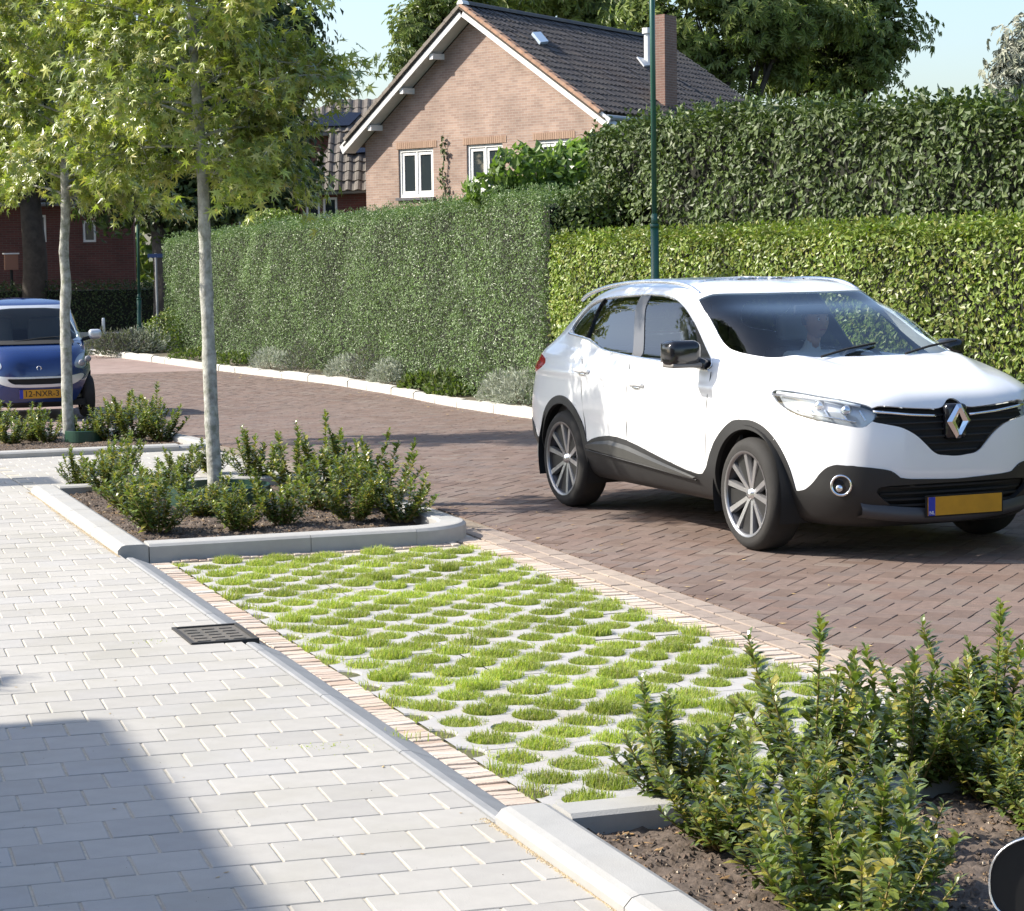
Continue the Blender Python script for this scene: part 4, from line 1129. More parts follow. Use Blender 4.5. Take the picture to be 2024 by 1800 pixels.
M_BRICKR = brickmat('dark_red_brick', (.15, .055, .045), (.11, .045, .038), (.13, .10, .085))
M_WHITE = mat('white_painted_wood', (.78, .78, .76), .45, var=.05, scale=4)
M_GREYW = mat('grey_and_shaded_white', (.62, .63, .62), .5, var=.1, scale=4)  # grey trim, and white greyed for the shade on the left gable edge
M_TILED = mat('dark_roof_tile', (.055, .05, .05), .65, var=.2, scale=10, bump=.3, rnd=('object', [(.045, .042, .045), (.065, .058, .055), (.055, .05, .05), (.085, .07, .06)]), stain=(1.5, .35, (.13, .115, .095)))
M_TILEG = mat('mossy_pantile', (.11, .095, .08), .8, var=.25, scale=10, bump=.4, rnd=('object', [(.09, .078, .068), (.13, .11, .095), (.16, .14, .12), (.11, .095, .08)]), stain=(2, .4, (.22, .20, .16)))
M_TILEO2 = mat('orange_verge_tile', (.33, .19, .12), .85, var=.3, scale=8, stain=(3, .5, (.30, .24, .19)))
def glassm(name, tint=(.02, .025, .03), rough=.03):
    m, nt, N, L = nodes(name)
    out = N('ShaderNodeOutputMaterial'); b = N('ShaderNodeBsdfPrincipled'); L(b.outputs[0], out.inputs[0])
    b.inputs['Base Color'].default_value = (*tint, 1); b.inputs['Roughness'].default_value = rough; b.inputs['Specular IOR Level'].default_value = .9
    return m
M_PANE = glassm('window_glass', (.03, .04, .045)); M_CURT = mat('curtain', (.55, .54, .5), .9, var=.1, scale=10)

def prism(m, poly, n, d0, d1, mi=0):
    """extrude a planar polygon along n from d0 to d1"""
    P = np.asarray(poly, float); n = np.asarray(n, float); k = len(P)
    V = np.concatenate([P + n * d0, P + n * d1])
    F = [list(range(k))[::-1], list(range(k, 2 * k))] + [[i, (i + 1) % k, k + (i + 1) % k, k + i] for i in range(k)]
    return m.add(V, F, mi)
ga = math.radians(-21.4)
GD = np.array([math.sin(ga), math.cos(ga), 0])           # along the gable towards its far left corner
GN = np.array([-GD[1], GD[0], 0])                         # gable normal, facing the street
sa = math.radians(47)
SD = np.array([math.sin(sa), math.cos(sa), 0])            # direction of the ridge, away from the gable
H0 = at(1207, 236, 52); UPV = np.array([0, 0, 1.0])
gp = lambda x, y, o=0.0: onplane(x, y, H0 + GN * o, GN)
HB = np.array([*H0[:2], float(zg(H0[1]))])
house = empty('brick_house', HB); tag(house, 'salmon brick house with white gable boards and a dark tiled roof', 'house')
def sub(P): return np.asarray(P, float) - HB
z0h = HB[2] - .2
c1, c2, ap, cL, c3 = gp(1207, 240), gp(722, 283), gp(938, 34), gp(722, 300), None
zl = ap * 1
A = np.array([*gp(1207, 240)[:2], z0h]); B_ = np.array([*gp(722, 283)[:2], z0h])
# split gable into strips so the windows are real openings
win = [((787, 291), (856, 291), (790, 391), (856, 388)), ((922, 285), (993, 282), (925, 385), (993, 382)), ((1061, 276), (1128, 273), (1064, 376), (1130, 373))]
def uz(P): d = P - H0; return float(d @ GD), float(P[2])
def fromuz(u, z): return np.array([H0[0] + GD[0] * u, H0[1] + GD[1] * u, z])
uR, uL = 0.0, uz(gp(722, 283))[0]
zR, zL_ = uz(c1)[1], uz(gp(722, 283))[1]
uA, zA = uz(ap)
def ztopg(u): return zR + (zA - zR) * (u / uA) if u < uA else zA + (zL_ - zA) * ((u - uA) / (uL - uA))
W = []
for (tl, tr, bl_, br_) in win:
    u0, zt_ = uz(gp(*tr)); u1, _ = uz(gp(*tl)); _, zb_ = uz(gp(*bl_))
    W.append((u0, u1, zb_, zt_))
wall = MB()
cuts = sorted([uR, uL, uA] + [w[0] for w in W] + [w[1] for w in W])
for a, b in zip(cuts[:-1], cuts[1:]):
    inside = [w for w in W if w[0] - 1e-6 <= a and b <= w[1] + 1e-6]
    def quad(za0, zb0, za1, zb1):
        prism(wall, [sub(fromuz(a, za0)), sub(fromuz(b, zb0)), sub(fromuz(b, zb1)), sub(fromuz(a, za1))], GN, -.3, 0)
    if inside:
        w = inside[0]; quad(z0h, z0h, w[2], w[2]); quad(w[3], w[3], ztopg(a), ztopg(b))
    else: quad(z0h, z0h, ztopg(a), ztopg(b))
# side wall along the ridge direction
LEN = 11.8
Rb = fromuz(0, z0h)
n_side = np.array([SD[1], -SD[0], 0])
prism(wall, [sub(Rb + SD * .3), sub(Rb + SD * LEN), sub(Rb + SD * LEN + UPV * (zR - z0h)), sub(Rb + SD * .3 + UPV * (zR - z0h))], n_side, -.3, 0)
Lb = fromuz(uL, z0h)
prism(wall, [sub(Lb + SD * .3), sub(Lb + SD * LEN), sub(Lb + SD * LEN + UPV * (zL_ - z0h)), sub(Lb + SD * .3 + UPV * (zL_ - z0h))], -n_side, -.3, 0)
boxuv(wall.build('wall', M_BRICKH, house))
# soldier course above each window, built as upright bricks
sold = MB()
for (u0, u1, zb_, zt_) in W:
    n = int((u1 - u0 + .3) / .078)
    for k in range(n):
        a = u0 - .15 + k * .078
        prism(sold, [sub(fromuz(a, zt_ + .005)), sub(fromuz(a + .066, zt_ + .005)), sub(fromuz(a + .066, zt_ + .17)), sub(fromuz(a, zt_ + .17))], GN, .002, .012)
o = sold.build('brick_lintel', mat('lintel_brick', (.34, .19, .13), .9, rnd=('island', [(.34, .225, .16), (.30, .20, .14), (.37, .25, .18)])), house); o['kind'] = 'stuff'
def window(u0, u1, zb_, zt_, n=2, sill=True):
    fr = MB(); t = .075
    def bar(a, b, z1, z2, d0, d1, m=fr): prism(m, [sub(fromuz(a, z1)), sub(fromuz(b, z1)), sub(fromuz(b, z2)), sub(fromuz(a, z2))], GN, d0, d1)
    bar(u0, u0 + t, zb_, zt_, -.14, -.04); bar(u1 - t, u1, zb_, zt_, -.14, -.04)
    bar(u0 + t, u1 - t, zb_, zb_ + t, -.14, -.04); bar(u0 + t, u1 - t, zt_ - t, zt_, -.14, -.04)
    um = (u0 + u1) / 2; bar(um - .02, um + .02, zb_ + t, zt_ - t, -.14, -.045)
    o = fr.build('window', M_WHITE, house)
    for (a, b) in ((u0 + t + .004, um - .024), (um + .024, u1 - t - .004)):
        s_ = MB(); q = .085
        bar(a, a + q, zb_ + t + .004, zt_ - t - .004, -.12, -.065, s_); bar(b - q, b, zb_ + t + .004, zt_ - t - .004, -.12, -.065, s_)
        bar(a + q, b - q, zb_ + t + .004, zb_ + t + q, -.12, -.065, s_); bar(a + q, b - q, zt_ - t - q, zt_ - t - .004, -.12, -.065, s_)
        s_.build('sash', M_WHITE, o)
        g_ = MB(); bar(a + q, b - q, zb_ + t + q, zt_ - t - q, -.1, -.09, g_); g_.build('pane', M_PANE, o)
    sl = MB(); bar(u0 - .06, u1 + .06, zb_ - .07, zb_ - .005, -.03, .07, sl); sl.build('sill', mat('window_sill', (.10, .10, .11), .5) if 'window_sill' not in bpy.data.materials else bpy.data.materials['window_sill'], o)
for w in W: window(*w)
# white verge boards, soffits and rafter ends
OV = .42
def rake(ua, za, ub, zb, nm, m, h=.24, off=.12):
    """board along a rake, standing `off` above the wall's edge, in front of the overhang"""
    b = MB(); v = np.array([ub - ua, zb - za]); v /= np.linalg.norm(v); pn = np.array([-v[1], v[0]]) * (1 if -v[1] * 0 + v[0] > 0 else -1)
    if pn[1] < 0: pn = -pn
    P = [(ua, za), (ub, zb), (ub + pn[0] * h, zb + pn[1] * h), (ua + pn[0] * h, za + pn[1] * h)]
    prism(b, [sub(fromuz(u_, z_)) for u_, z_ in P], GN, OV - .04, OV)
    b.build(nm, m, house)
    s_ = MB(); P2 = [fromuz(ua + pn[0] * .03, za + pn[1] * .03), fromuz(ub + pn[0] * .03, zb + pn[1] * .03)]
    V = [sub(P2[0] + GN * .002), sub(P2[1] + GN * .002), sub(P2[1] + GN * (OV - .045)), sub(P2[0] + GN * (OV - .045))]
    off_ = np.array([*(GD * pn[0])[:2], pn[1]]) * .05
    Vb = [v_ + off_ for v_ in V]
    s_.add(np.array(V + Vb), [[0, 1, 2, 3], [7, 6, 5, 4], [0, 4, 5, 1], [1, 5, 6, 2], [2, 6, 7, 3], [3, 7, 4, 0]])
    s_.build('soffit', M_GREYW, house)
uE, zE = uz(gp(1207, 240)); slR = (zA - zR) / (uA - uR); slL = (zL_ - zA) / (uL - uA)
eR, eL = -.30, .42
rake(uR + eR, zR + slR * eR, uA, zA, 'verge_board', M_WHITE)
rake(uA, zA, uL + eL, zL_ + slL * eL, 'verge_board', M_GREYW)  # white board like the right one, its shade put into the greyer colour
for f in (.28, .55, .85):
    u_ = uA + (uL - uA) * f; z_ = zA + (zL_ - zA) * f - .14
    b = MB(); prism(b, [sub(fromuz(u_ - .07, z_)), sub(fromuz(u_ + .07, z_)), sub(fromuz(u_ + .07, z_ + .14)), sub(fromuz(u_ - .07, z_ + .14))], GN, 0.0, OV - .05); b.build('rafter_end', M_WHITE, house)
# roof planes: P(s along ridge direction, t down the slope)
RIDGE0 = fromuz(uA, zA + .27) + GN * (OV + .03)
def roofplane(sign, uend, zend, slen, cutfar, m, tname, cap, verge):
    """tiles laid in courses: each tile a bent plate"""
    e0 = fromuz(uend, zend + .27) + GN * (OV + .03)
    down = e0 - RIDGE0; dl = np.linalg.norm(down); dn = down / dl
    nr = np.cross(dn, SD) * sign; nr /= np.linalg.norm(nr)
    if nr[2] < 0: nr = -nr
    Lr = slen
    b = MB()
    prism(b, [sub(RIDGE0 - nr * .05), sub(e0 - nr * .05), sub(e0 + SD * (Lr + cutfar) - nr * .05), sub(RIDGE0 + SD * Lr - nr * .05)], nr, -.04, 0)
    b.build('roof', M_BARKD, house)
    tw, tl = .24, .33
    prof = [(0, .028), (.05, .040), (.10, .028), (.15, .006), (.20, .004), (.243, .022)]
    V0 = []
    for (tt, lift) in ((-.02, .0), (tl + .03, .028)):
        for (a, hh) in prof: V0.append((a, tt, hh + lift))
    for (a, hh) in prof: V0.append((a, tl + .03, hh + .028 - .022))
    V0 = np.array(V0); k = len(prof)
    F0 = [[i, i + 1, k + i + 1, k + i] for i in range(k - 1)] + [[k + i, k + i + 1, 2 * k + i + 1, 2 * k + i] for i in range(k - 1)]
    M3 = np.stack([SD, dn, nr], 1)
    V0w = V0 @ M3.T
    me = None; items = []
    for r in range(int(dl / tl)):
        ln = Lr + cutfar * (r * tl / dl)
        for q in range(int(ln / tw)): items.append((q * tw, r * tl))
    items = np.array(items)
    C = RIDGE0 + items[:, :1] * SD + items[:, 1:] * dn
    pr_ = proj(C); vis = inview(C, 10); order = np.argsort(np.where(vis, pr_[:, 2], 1e5)); rest = MB()
    for n_, i in enumerate(order):
        j_ = rng.normal(0, .003, 3)
        if n_ < cap and vis[i]:
            if me is None: o = MB().add(V0w, F0).build('roof_tile', m, house); me = o.data
            else: o = link('roof_tile', me, house)
            o.location = sub(C[i]) + j_
        else: rest.add(V0w + sub(C[i]) + j_, F0)
    if rest.n: o = rest.build('roof_tile', m, house); o['kind'] = 'stuff'
    # verge tiles down the gable edge
    nv = int(dl / tl); 
    for r in range(nv):
        p = RIDGE0 + dn * (r * tl) ; b = MB()
        Q = [p - nr * .03, p + dn * (tl + .02) - nr * .03, p + dn * (tl + .02) + nr * .055, p + nr * .04]
        prism(b, [sub(q) for q in Q], GN, -.10, .03); b.build('verge_tile', verge, house)
    return e0, dn, nr, dl
eR_, dnR, nrR, dlR = roofplane(1, uR + eR, zR + slR * eR, 12.3, 0.0, M_TILED, 'roof_tile', 290, M_TILEO2)
eL_, dnL, nrL, dlL = roofplane(-1, uL + eL, zL_ + slL * eL, 12.3, 0.0, M_TILED, 'roof_tile', 0, mat('pale_verge_tile', (.30, .26, .22), .85, var=.3, scale=8))
# ridge tiles
for k in range(38):
    p = RIDGE0 + SD * (k * .32) + UPV * .02
    b = MB(); V = []
    for e in (-.02, .31):
        for a in np.linspace(0, math.pi, 7): V.append(sub(p) + SD * e + np.array([*(GD * math.cos(a) * .12)[:2], math.sin(a) * .11]))
    b.add(np.array(V), [[i, i + 1, 7 + i + 1, 7 + i] for i in range(6)] + [list(range(7))]); b.build('ridge_tile', M_TILED if k else M_GREYW, house)
# gutter along the right eave
b = MB(); b.tube([sub(eR_ + GN * -.05 + UPV * -.02), sub(eR_ + SD * 12.2 + UPV * -.02)], .06, 8); b.build('gutter', mat('zinc_gutter', (.25, .28, .3), .5, .4), house)
# roof light and flue
def onroof(px, py, lift=0.0): return onplane(px, py, RIDGE0 + nrR * lift, nrR)
p = [onroof(1050, 68, .05), onroof(1066, 67, .05), onroof(1082, 86, .05), onroof(1066, 88, .05)]
b = MB(); prism(b, [sub(q) for q in p], nrR, 0, .07); b.build('roof_window', mat('roof_light', (.35, .42, .5), .15, 0, spec=.9), house)
# tall chimney on the right-hand slope
cb_ = onroof(1312, 205)
ch = MB(); cw, cd = .52, .75; zt_ = at(1312, 33, proj(cb_)[2])[2]
cx = cb_ - UPV * .8
Q = [cx - SD * cd / 2 - n_side * -0 + GD * -cw / 2, cx + SD * cd / 2 + GD * -cw / 2, cx + SD * cd / 2 + GD * cw / 2, cx - SD * cd / 2 + GD * cw / 2]
prism(ch, [sub(q) for q in Q], UPV, 0, zt_ - cx[2]); o = boxuv(ch.build('chimney', M_BRICKC, house))
fl = MB(); fl.box(tuple(sub(cb_) + [-.55, -.5, -.12]), tuple(sub(cb_) + [.5, .5, .02])); 
f2 = MB(); base2 = onroof(1283, 130) ; f2.tube([sub(base2) - [0, 0, .3], sub(base2) + [0, 0, .9]], .13, 10); f2.tube([sub(base2) + [0, 0, .85], sub(base2) + [0, 0, 1.0]], .18, 10); f2.build('flue_pipe', M_GREYW, house)
p = [onroof(1258, 114, .06), onroof(1275, 118, .06), onroof(1287, 130, .06), onroof(1272, 132, .06)]
b = MB(); prism(b, [sub(q) for q in p], nrR, 0, .04); b.build('flashing', mat('lead_flashing', (.45, .47, .5), .4, .3), house)
# climbing rose between the windows
vb = gp(880, 392, .1); vine = empty('climbing_plant', (vb[0], vb[1], z0h)); tag(vine, 'thin climbing plant on the gable between the first and second window', 'climbing plant')
P = np.array([gp(x, y, .08) for x, y in [(884, 470), (882, 430), (880, 385), (874, 350), (877, 315), (875, 285), (876, 258)]]) - np.array([vb[0], vb[1], z0h])
MB().tube(P, np.linspace(.018, .004, 7), 5).build('stem', M_TWIG, vine)
lf = MB(); n = 90; t = rng.uniform(.1, .95, n); k = np.interp(t, np.linspace(0, 1, 7), np.arange(7)); Pp = np.stack([np.interp(k, np.arange(7), P[:, q]) for q in range(3)], 1)
Pp += np.outer(rng.normal(0, .10, n) * (1 - .7 * t), GD); scatter(lf, T_OVAL, Pp, GN + rdir(n) * .7, rdir(n) + [0, 0, -.3], rng.uniform(.08, .15, n)); lf.build('foliage', M_IVY, vine)

# ---- low house left of the gable: mossy pantile roof facing the street
D2 = 58.0
def simple_house(name, label, D, wallpx, roofpx, eave_h, mwall, mtile, cap=120, tile=(.26, .36), openings=(), panels=()):
    """wallpx: (xl, xr, ybase); roofpx: eave-left, eave-right, ridge-right, ridge-left pixels; the roof rises away from the street"""
    el, er = at(*roofpx[0], D), at(*roofpx[1], D)
    n = np.cross((er - el) / np.linalg.norm(er - el), UPV); n[2] = 0; n /= np.linalg.norm(n)
    if n @ (CO - el) < 0: n = -n
    base = np.array([*el[:2], float(zg(el[1])) - .3])
    root = empty(name, base); tag(root, label, 'house')
    s = lambda P: np.asarray(P, float) - base
    # roof plane tilted back at 45 degrees
    dirx = (er - el) / np.linalg.norm(er - el); dirx[2] = 0; dirx /= np.linalg.norm(dirx)
    up = (UPV - n * 1.0); up /= np.linalg.norm(up)
    rn = np.cross(dirx, up); rn = rn if rn[2] > 0 else -rn
    P0 = el + n * .35
    R = [onplane(*q, P0, rn) for q in roofpx]
    b = MB(); prism(b, [s(q) for q in R], rn, -.06, 0); b.build('roof', M_BARKD, root)
    tw, tl = tile
    prof = [(0, .03), (tw * .22, .05), (tw * .45, .03), (tw * .65, .004), (tw * .85, .004), (tw * 1.02, .028)]
    V0 = np.array([(a, tt, hh + lf_) for (tt, lf_) in ((tl + .03, 0), (-.02, .03)) for (a, hh) in prof] + [(a, -.02, hh) for (a, hh) in prof]); k = len(prof)
    V0w = V0 @ np.stack([dirx, up, rn], 1).T
    F0 = [[i, i + 1, k + i + 1, k + i] for i in range(k - 1)] + [[k + i, k + i + 1, 2 * k + i + 1, 2 * k + i] for i in range(k - 1)]
    uv = lambda P: np.array([(P - R[0]) @ dirx, (P - R[0]) @ up])
    Q = np.array([uv(r) for r in R]); me = None; cnt = 0; rest = MB()
    for j in range(0, int(Q[:, 1].max() / tl) + 1):
        y = j * tl
        for i in range(int(Q[:, 0].min() / tw) - 1, int(Q[:, 0].max() / tw) + 1):
            x = i * tw; inside = True
            for a in range(4):
                p, q = Q[a], Q[(a + 1) % 4]; c_ = (q[0] - p[0]) * (y + tl * .5 - p[1]) - (q[1] - p[1]) * (x + tw * .5 - p[0])
                if c_ < -.02: inside = False
            if not inside: continue
            C = R[0] + dirx * x + up * y
            if cnt < cap and inview(C, 0):
                if me is None: o = MB().add(V0w, F0).build('roof_tile', mtile, root); me = o.data
                else: o = link('roof_tile', me, root)
                o.location = s(C) + rng.normal(0, .004, 3); cnt += 1
            else: rest.add(V0w + s(C), F0)
    if rest.n: o = rest.build('roof_tile', mtile, root); o['kind'] = 'stuff'
    b = MB(); b.tube([s(R[0] - rn * .08), s(R[1] - rn * .08)], .07, 8); b.build('gutter', bpy.data.materials['zinc_gutter'], root)
    # walls
    xl, xr, yb = wallpx
    wl, wr = onplane(xl, roofpx[0][1], el, n), onplane(xr, roofpx[1][1], el, n)
    ops = sorted(openings, key=lambda q: q[0]); wl_m = MB()
    zt_ = max(wl[2], wr[2]) + .1; zb_ = base[2]
    uu = lambda P: (P - wl) @ dirx
    edges = [0]; holes = []
    for (x0, x1, y0, y1) in ops:
        a, b_ = onplane(x0, y0, el, n), onplane(x1, y1, el, n); holes.append((uu(a), uu(b_), max(b_[2], zb_), a[2]))
    total = uu(wr); cur = 0.0
    pt = lambda u_, z_: s(np.array([wl[0] + dirx[0] * u_, wl[1] + dirx[1] * u_, z_]))
    for (a, b_, z1, z2) in holes:
        if a > cur: prism(wl_m, [pt(cur, zb_), pt(a, zb_), pt(a, zt_), pt(cur, zt_)], n, -.3, 0)
        prism(wl_m, [pt(a, zb_), pt(b_, zb_), pt(b_, z1), pt(a, z1)], n, -.3, 0)
        prism(wl_m, [pt(a, z2), pt(b_, z2), pt(b_, zt_), pt(a, zt_)], n, -.3, 0); cur = b_
        t = .06; fr = MB()
        for (p, q, r1, r2) in ((a, a + t, z1, z2), (b_ - t, b_, z1, z2), (a + t, b_ - t, z1, z1 + t), (a + t, b_ - t, z2 - t, z2)):
            prism(fr, [pt(p, r1), pt(q, r1), pt(q, r2), pt(p, r2)], n, -.12, -.02)
        o = fr.build('window', M_WHITE, root)
        g_ = MB(); prism(g_, [pt(a + t, z1 + t), pt(b_ - t, z1 + t), pt(b_ - t, z2 - t), pt(a + t, z2 - t)], n, -.09, -.08); g_.build('pane', M_PANE, o)
    prism(wl_m, [pt(cur, zb_), pt(total, zb_), pt(total, zt_), pt(cur, zt_)], n, -.3, 0)
    boxuv(wl_m.build('wall', mwall, root))
    for q in panels:
        PP = [onplane(*w_, P0 + rn * .12, rn) for w_ in q]
        b = MB(); prism(b, [s(w_) for w_ in PP], rn, -.05, 0); b.build('solar_panel', mat('solar_glass', (.012, .016, .03), .12, spec=.9), root)
    return root
simple_house('pantiled_house', 'lower house with mossy pantiles and solar panels left of the brick gable', 60, (597, 760, 440), [(585, 378), (760, 370), (760, 262), (664, 268)], 0, M_BRICKR, M_TILEG, 170, openings=[(604, 634, 386, 480), (638, 668, 390, 470)], panels=[[(680, 303), (722, 300), (722, 264), (697, 266)]])
simple_house('rear_house', 'rear roof with tan ridge and dark panels seen between tree and gable', 70, (560, 760, 420), [(575, 262), (760, 256), (760, 204), (640, 207)], 0, M_BRICKR, M_TILEG, 60, tile=(.28, .36), panels=[[(600, 250), (690, 247), (715, 222), (650, 220)]])
simple_house('red_brick_house', 'dark red brick house in shade behind the blue car, with two white windows', 62, (-60, 262, 560), [(-70, 400), (262, 396), (262, 300), (-60, 300)], 0, M_BRICKR, M_TILED, 0, openings=[(66, 92, 425, 478), (163, 190, 436, 478)])
simple_house('small_annex', 'small shaded annex with white window trim behind the left end of the hedge', 57, (420, 500, 450), [(415, 404), (505, 402), (505, 385), (430, 385)], 0, M_BRICKR, M_TILED, 0, openings=[(432, 446, 412, 450), (470, 496, 418, 450)])
# dark clipped hedge and low wall in front of the red house
hedge('garden_hedge', 'dark shaded garden hedge in front of the red brick house', [tuple(at(330, 600, 56)[:2]), tuple(at(-60, 600, 56)[:2])], 1.0, c(.95), c(-1.3), M_TREED, .06, 500, T_OVAL, .06, lumps=.06, seed=12)
M_WALLP = mat('low_wall_concrete', (.35, .33, .29), .9, var=.2, scale=3)
w0, w1 = at(-60, 655, 50.5), at(330, 640, 50.5)
d_ = (w1 - w0); d_[2] = 0; L_ = np.linalg.norm(d_[:2]); rz = math.atan2(d_[1], d_[0])
lw = MB()
for k in range(int(L_ / .9)): lw.box((k * .9 + .005, -.09, -.4), (k * .9 + .895, .09, .34))
o = lw.build('low_wall', M_WALLP, loc=(w0[0], w0[1], float(zg(w0[1])))); o.rotation_euler = (0, 0, rz); tag(o, 'low pale garden wall across the far end of the street', 'wall')
# ------------------------------------------------------------------ cars: a lofted skin cut into its panels
class Skin:
    """half skin (y >= 0) as quads + triangles with surface coordinates and normals"""
    def __init__(s, P, UV, N, Q, T): s.P, s.UV, s.N, s.Q, s.T = P, UV, N, Q, T
def ss(a, b, x):
    t = np.clip((x - a) / (b - a), 0, 1); return t * t * (3 - 2 * t)
def catmull(P, t):
    n = len(P) - 1; x = np.clip(t, 0, n - 1e-9); i = x.astype(int); f = (x - i)[:, None]
    g = lambda k: P[np.clip(k, 0, n)]
    p0, p1, p2, p3 = g(i - 1), g(i), g(i + 1), g(i + 2)
    return .5 * ((2 * p1) + (p2 - p0) * f + (2 * p0 - 5 * p1 + 4 * p2 - p3) * f * f + (3 * p1 - p0 - 3 * p2 + p3) * f ** 3)
def loft(LV, XM, adj, NS=300, NT=150, K=1200):
    R = catmull(LV, np.linspace(0, len(LV) - 1, NT)); S = []
    for (zs, w, xf, zf, xr, zr, nf, nr) in R:
        ph = np.linspace(0, np.pi, K); c, sn = np.cos(ph), np.sin(ph); n = np.where(ph < np.pi / 2, nf, nr)
        x = np.where(c > 0, XM + (xf - XM) * np.abs(c) ** (2 / n), XM - (XM - xr) * np.abs(c) ** (2 / n))
        y = max(w, 0) * np.abs(sn) ** (2 / n)
        z = zs + (zf - zs) * ss(XM + .5 * (xf - XM), xf, x) + (zr - zs) * ss(XM - .5 * (XM - xr), xr, x)
        P = np.stack([x, y, z], 1); d = np.r_[0, np.cumsum(np.linalg.norm(np.diff(P[:, :2], axis=0), axis=1))]; u = np.linspace(0, d[-1], NS)
        S.append(np.stack([np.interp(u, d, P[:, k]) for k in range(3)], 1))
    S = adj(np.stack(S, 0))
    a, b = np.gradient(S, axis=1), np.gradient(S, axis=0); N = np.cross(b, a); N /= np.linalg.norm(N, axis=2)[..., None] + 1e-9
    if N[NT // 3, NS // 2, 1] < 0: N = -N
    U, V = np.meshgrid(np.linspace(0, 1, NS), np.linspace(0, 1, NT))
    k = np.arange(NT * NS).reshape(NT, NS)
    Q = np.stack([k[:-1, :-1], k[:-1, 1:], k[1:, 1:], k[1:, :-1]], -1).reshape(-1, 4)
    return S, Skin(S.reshape(-1, 3), np.stack([U, V], -1).reshape(-1, 2), N.reshape(-1, 3), Q, np.zeros((0, 3), int))
def clip(M, f):
    """split a skin along f = 0; returns (inside f<0, outside)"""
    P, UV, N = [M.P], [M.UV], [M.N]; n = len(M.P); cache = {}; newP, newUV, newN = [], [], []
    fin, fout = [[], []], [[], []]
    res = {True: [[], []], False: [[], []]}
    for k, F in ((4, M.Q), (3, M.T)):
        if len(F) == 0: continue
        s = f[F] < 0; a = s.all(1); b = (~s).all(1)
        res[True][0 if k == 4 else 1].append(F[a]); res[False][0 if k == 4 else 1].append(F[b])
        for face in F[~(a | b)]:
            for side in (True, False):
                out = []
                for i in range(k):
                    p, q = int(face[i]), int(face[(i + 1) % k]); sp, sq = f[p] < 0, f[q] < 0
                    if sp == side: out.append(p)
                    if sp != sq:
                        key = (min(p, q), max(p, q))
                        if key not in cache:
                            t = f[key[0]] / (f[key[0]] - f[key[1]]); t = min(max(t, .001), .999)
                            cache[key] = n + len(newP); g = lambda A: A[key[0]] * (1 - t) + A[key[1]] * t
                            newP.append(g(M.P)); newUV.append(g(M.UV)); newN.append(g(M.N))
                        out.append(cache[key])
                for i in range(1, len(out) - 1): res[side][1].append(np.array([[out[0], out[i], out[i + 1]]]))
    if newP: P.append(np.array(newP)); UV.append(np.array(newUV)); N.append(np.array(newN))
    P, UV, N = np.concatenate(P), np.concatenate(UV), np.concatenate(N); o = []
    for side in (True, False):
        Q = np.concatenate(res[side][0]) if res[side][0] else np.zeros((0, 4), int)
        T = np.concatenate(res[side][1]) if res[side][1] else np.zeros((0, 3), int)
        used_ = np.unique(np.concatenate([Q.ravel(), T.ravel()])).astype(int); mp = np.zeros(len(P), int); mp[used_] = np.arange(len(used_))
        o.append(Skin(P[used_], UV[used_], N[used_], mp[Q], mp[T]))
    return o
def sdpoly(X, poly):
    """signed distance to a closed polygon, negative inside"""
    P = np.asarray(poly, float); A, B = P, np.roll(P, -1, 0); d = np.full(len(X), 1e9); w = np.zeros(len(X), bool)
    for a, b in zip(A, B):
        e = b - a; v = X - a; t = np.clip((v @ e) / (e @ e + 1e-12), 0, 1); d = np.minimum(d, ((v - t[:, None] * e) ** 2).sum(1))
        c1, c2 = X[:, 1] >= a[1], X[:, 1] < b[1]; cr_ = e[0] * v[:, 1] - e[1] * v[:, 0]
        w ^= (c1 & c2 & (cr_ > 0)) | (~c1 & ~c2 & (cr_ < 0))
    return np.where(w, -1, 1) * np.sqrt(d)
def chaikin(P, n=2, closed=True):
    P = np.asarray(P, float)
    for _ in range(n):
        Q = np.roll(P, -1, 0) if closed else P[1:]; A = P if closed else P[:-1]
        R = np.stack([A * .75 + Q * .25, A * .25 + Q * .75], 1).reshape(-1, P.shape[1])
        P = R if closed else np.concatenate([P[:1], R, P[-1:]])
    return P
UVS = np.array([6.2, 2.6])
def fuv(M, poly, sm=1): return sdpoly(M.UV * UVS, chaikin(np.asarray(poly) * UVS, sm) if sm else np.asarray(poly) * UVS)
def emit(M, name, mats, parent, push=0.0, thick=0.0, sides=(1, -1), join=True, smooth=True):
    """build the part on both sides; `join` welds them into one mesh"""
    objs = []
    def mk(sl):
        b = MB()
        for s in sl:
            V = (M.P + M.N * push) * [1, s, 1]
            n0 = b.n; b.V.append(V); b.n += len(V)
            for F in (M.Q, M.T):
                if len(F): b.F.append((F if s > 0 else F[:, ::-1]) + n0); b.M.append(np.zeros(len(F)))
        o = b.build(name, mats, parent, smooth=smooth)
        if thick or len(sl) > 1:
            import bmesh
            bm = bmesh.new(); bm.from_mesh(o.data); bmesh.ops.remove_doubles(bm, verts=bm.verts, dist=.003 if name == 'body' and len(sl) > 1 else 2e-4); bmesh.ops.recalc_face_normals(bm, faces=bm.faces); bm.to_mesh(o.data); bm.free()
        if thick:
            m = o.modifiers.new('thickness', 'SOLIDIFY'); m.thickness = thick; m.offset = -1
            m = o.modifiers.new('crisp_edge', 'EDGE_SPLIT'); m.split_angle = math.radians(42)
        return o
    if len(M.Q) + len(M.T) == 0: return []
    if join: return [mk(sides)]
    return [mk((s,)) for s in sides]
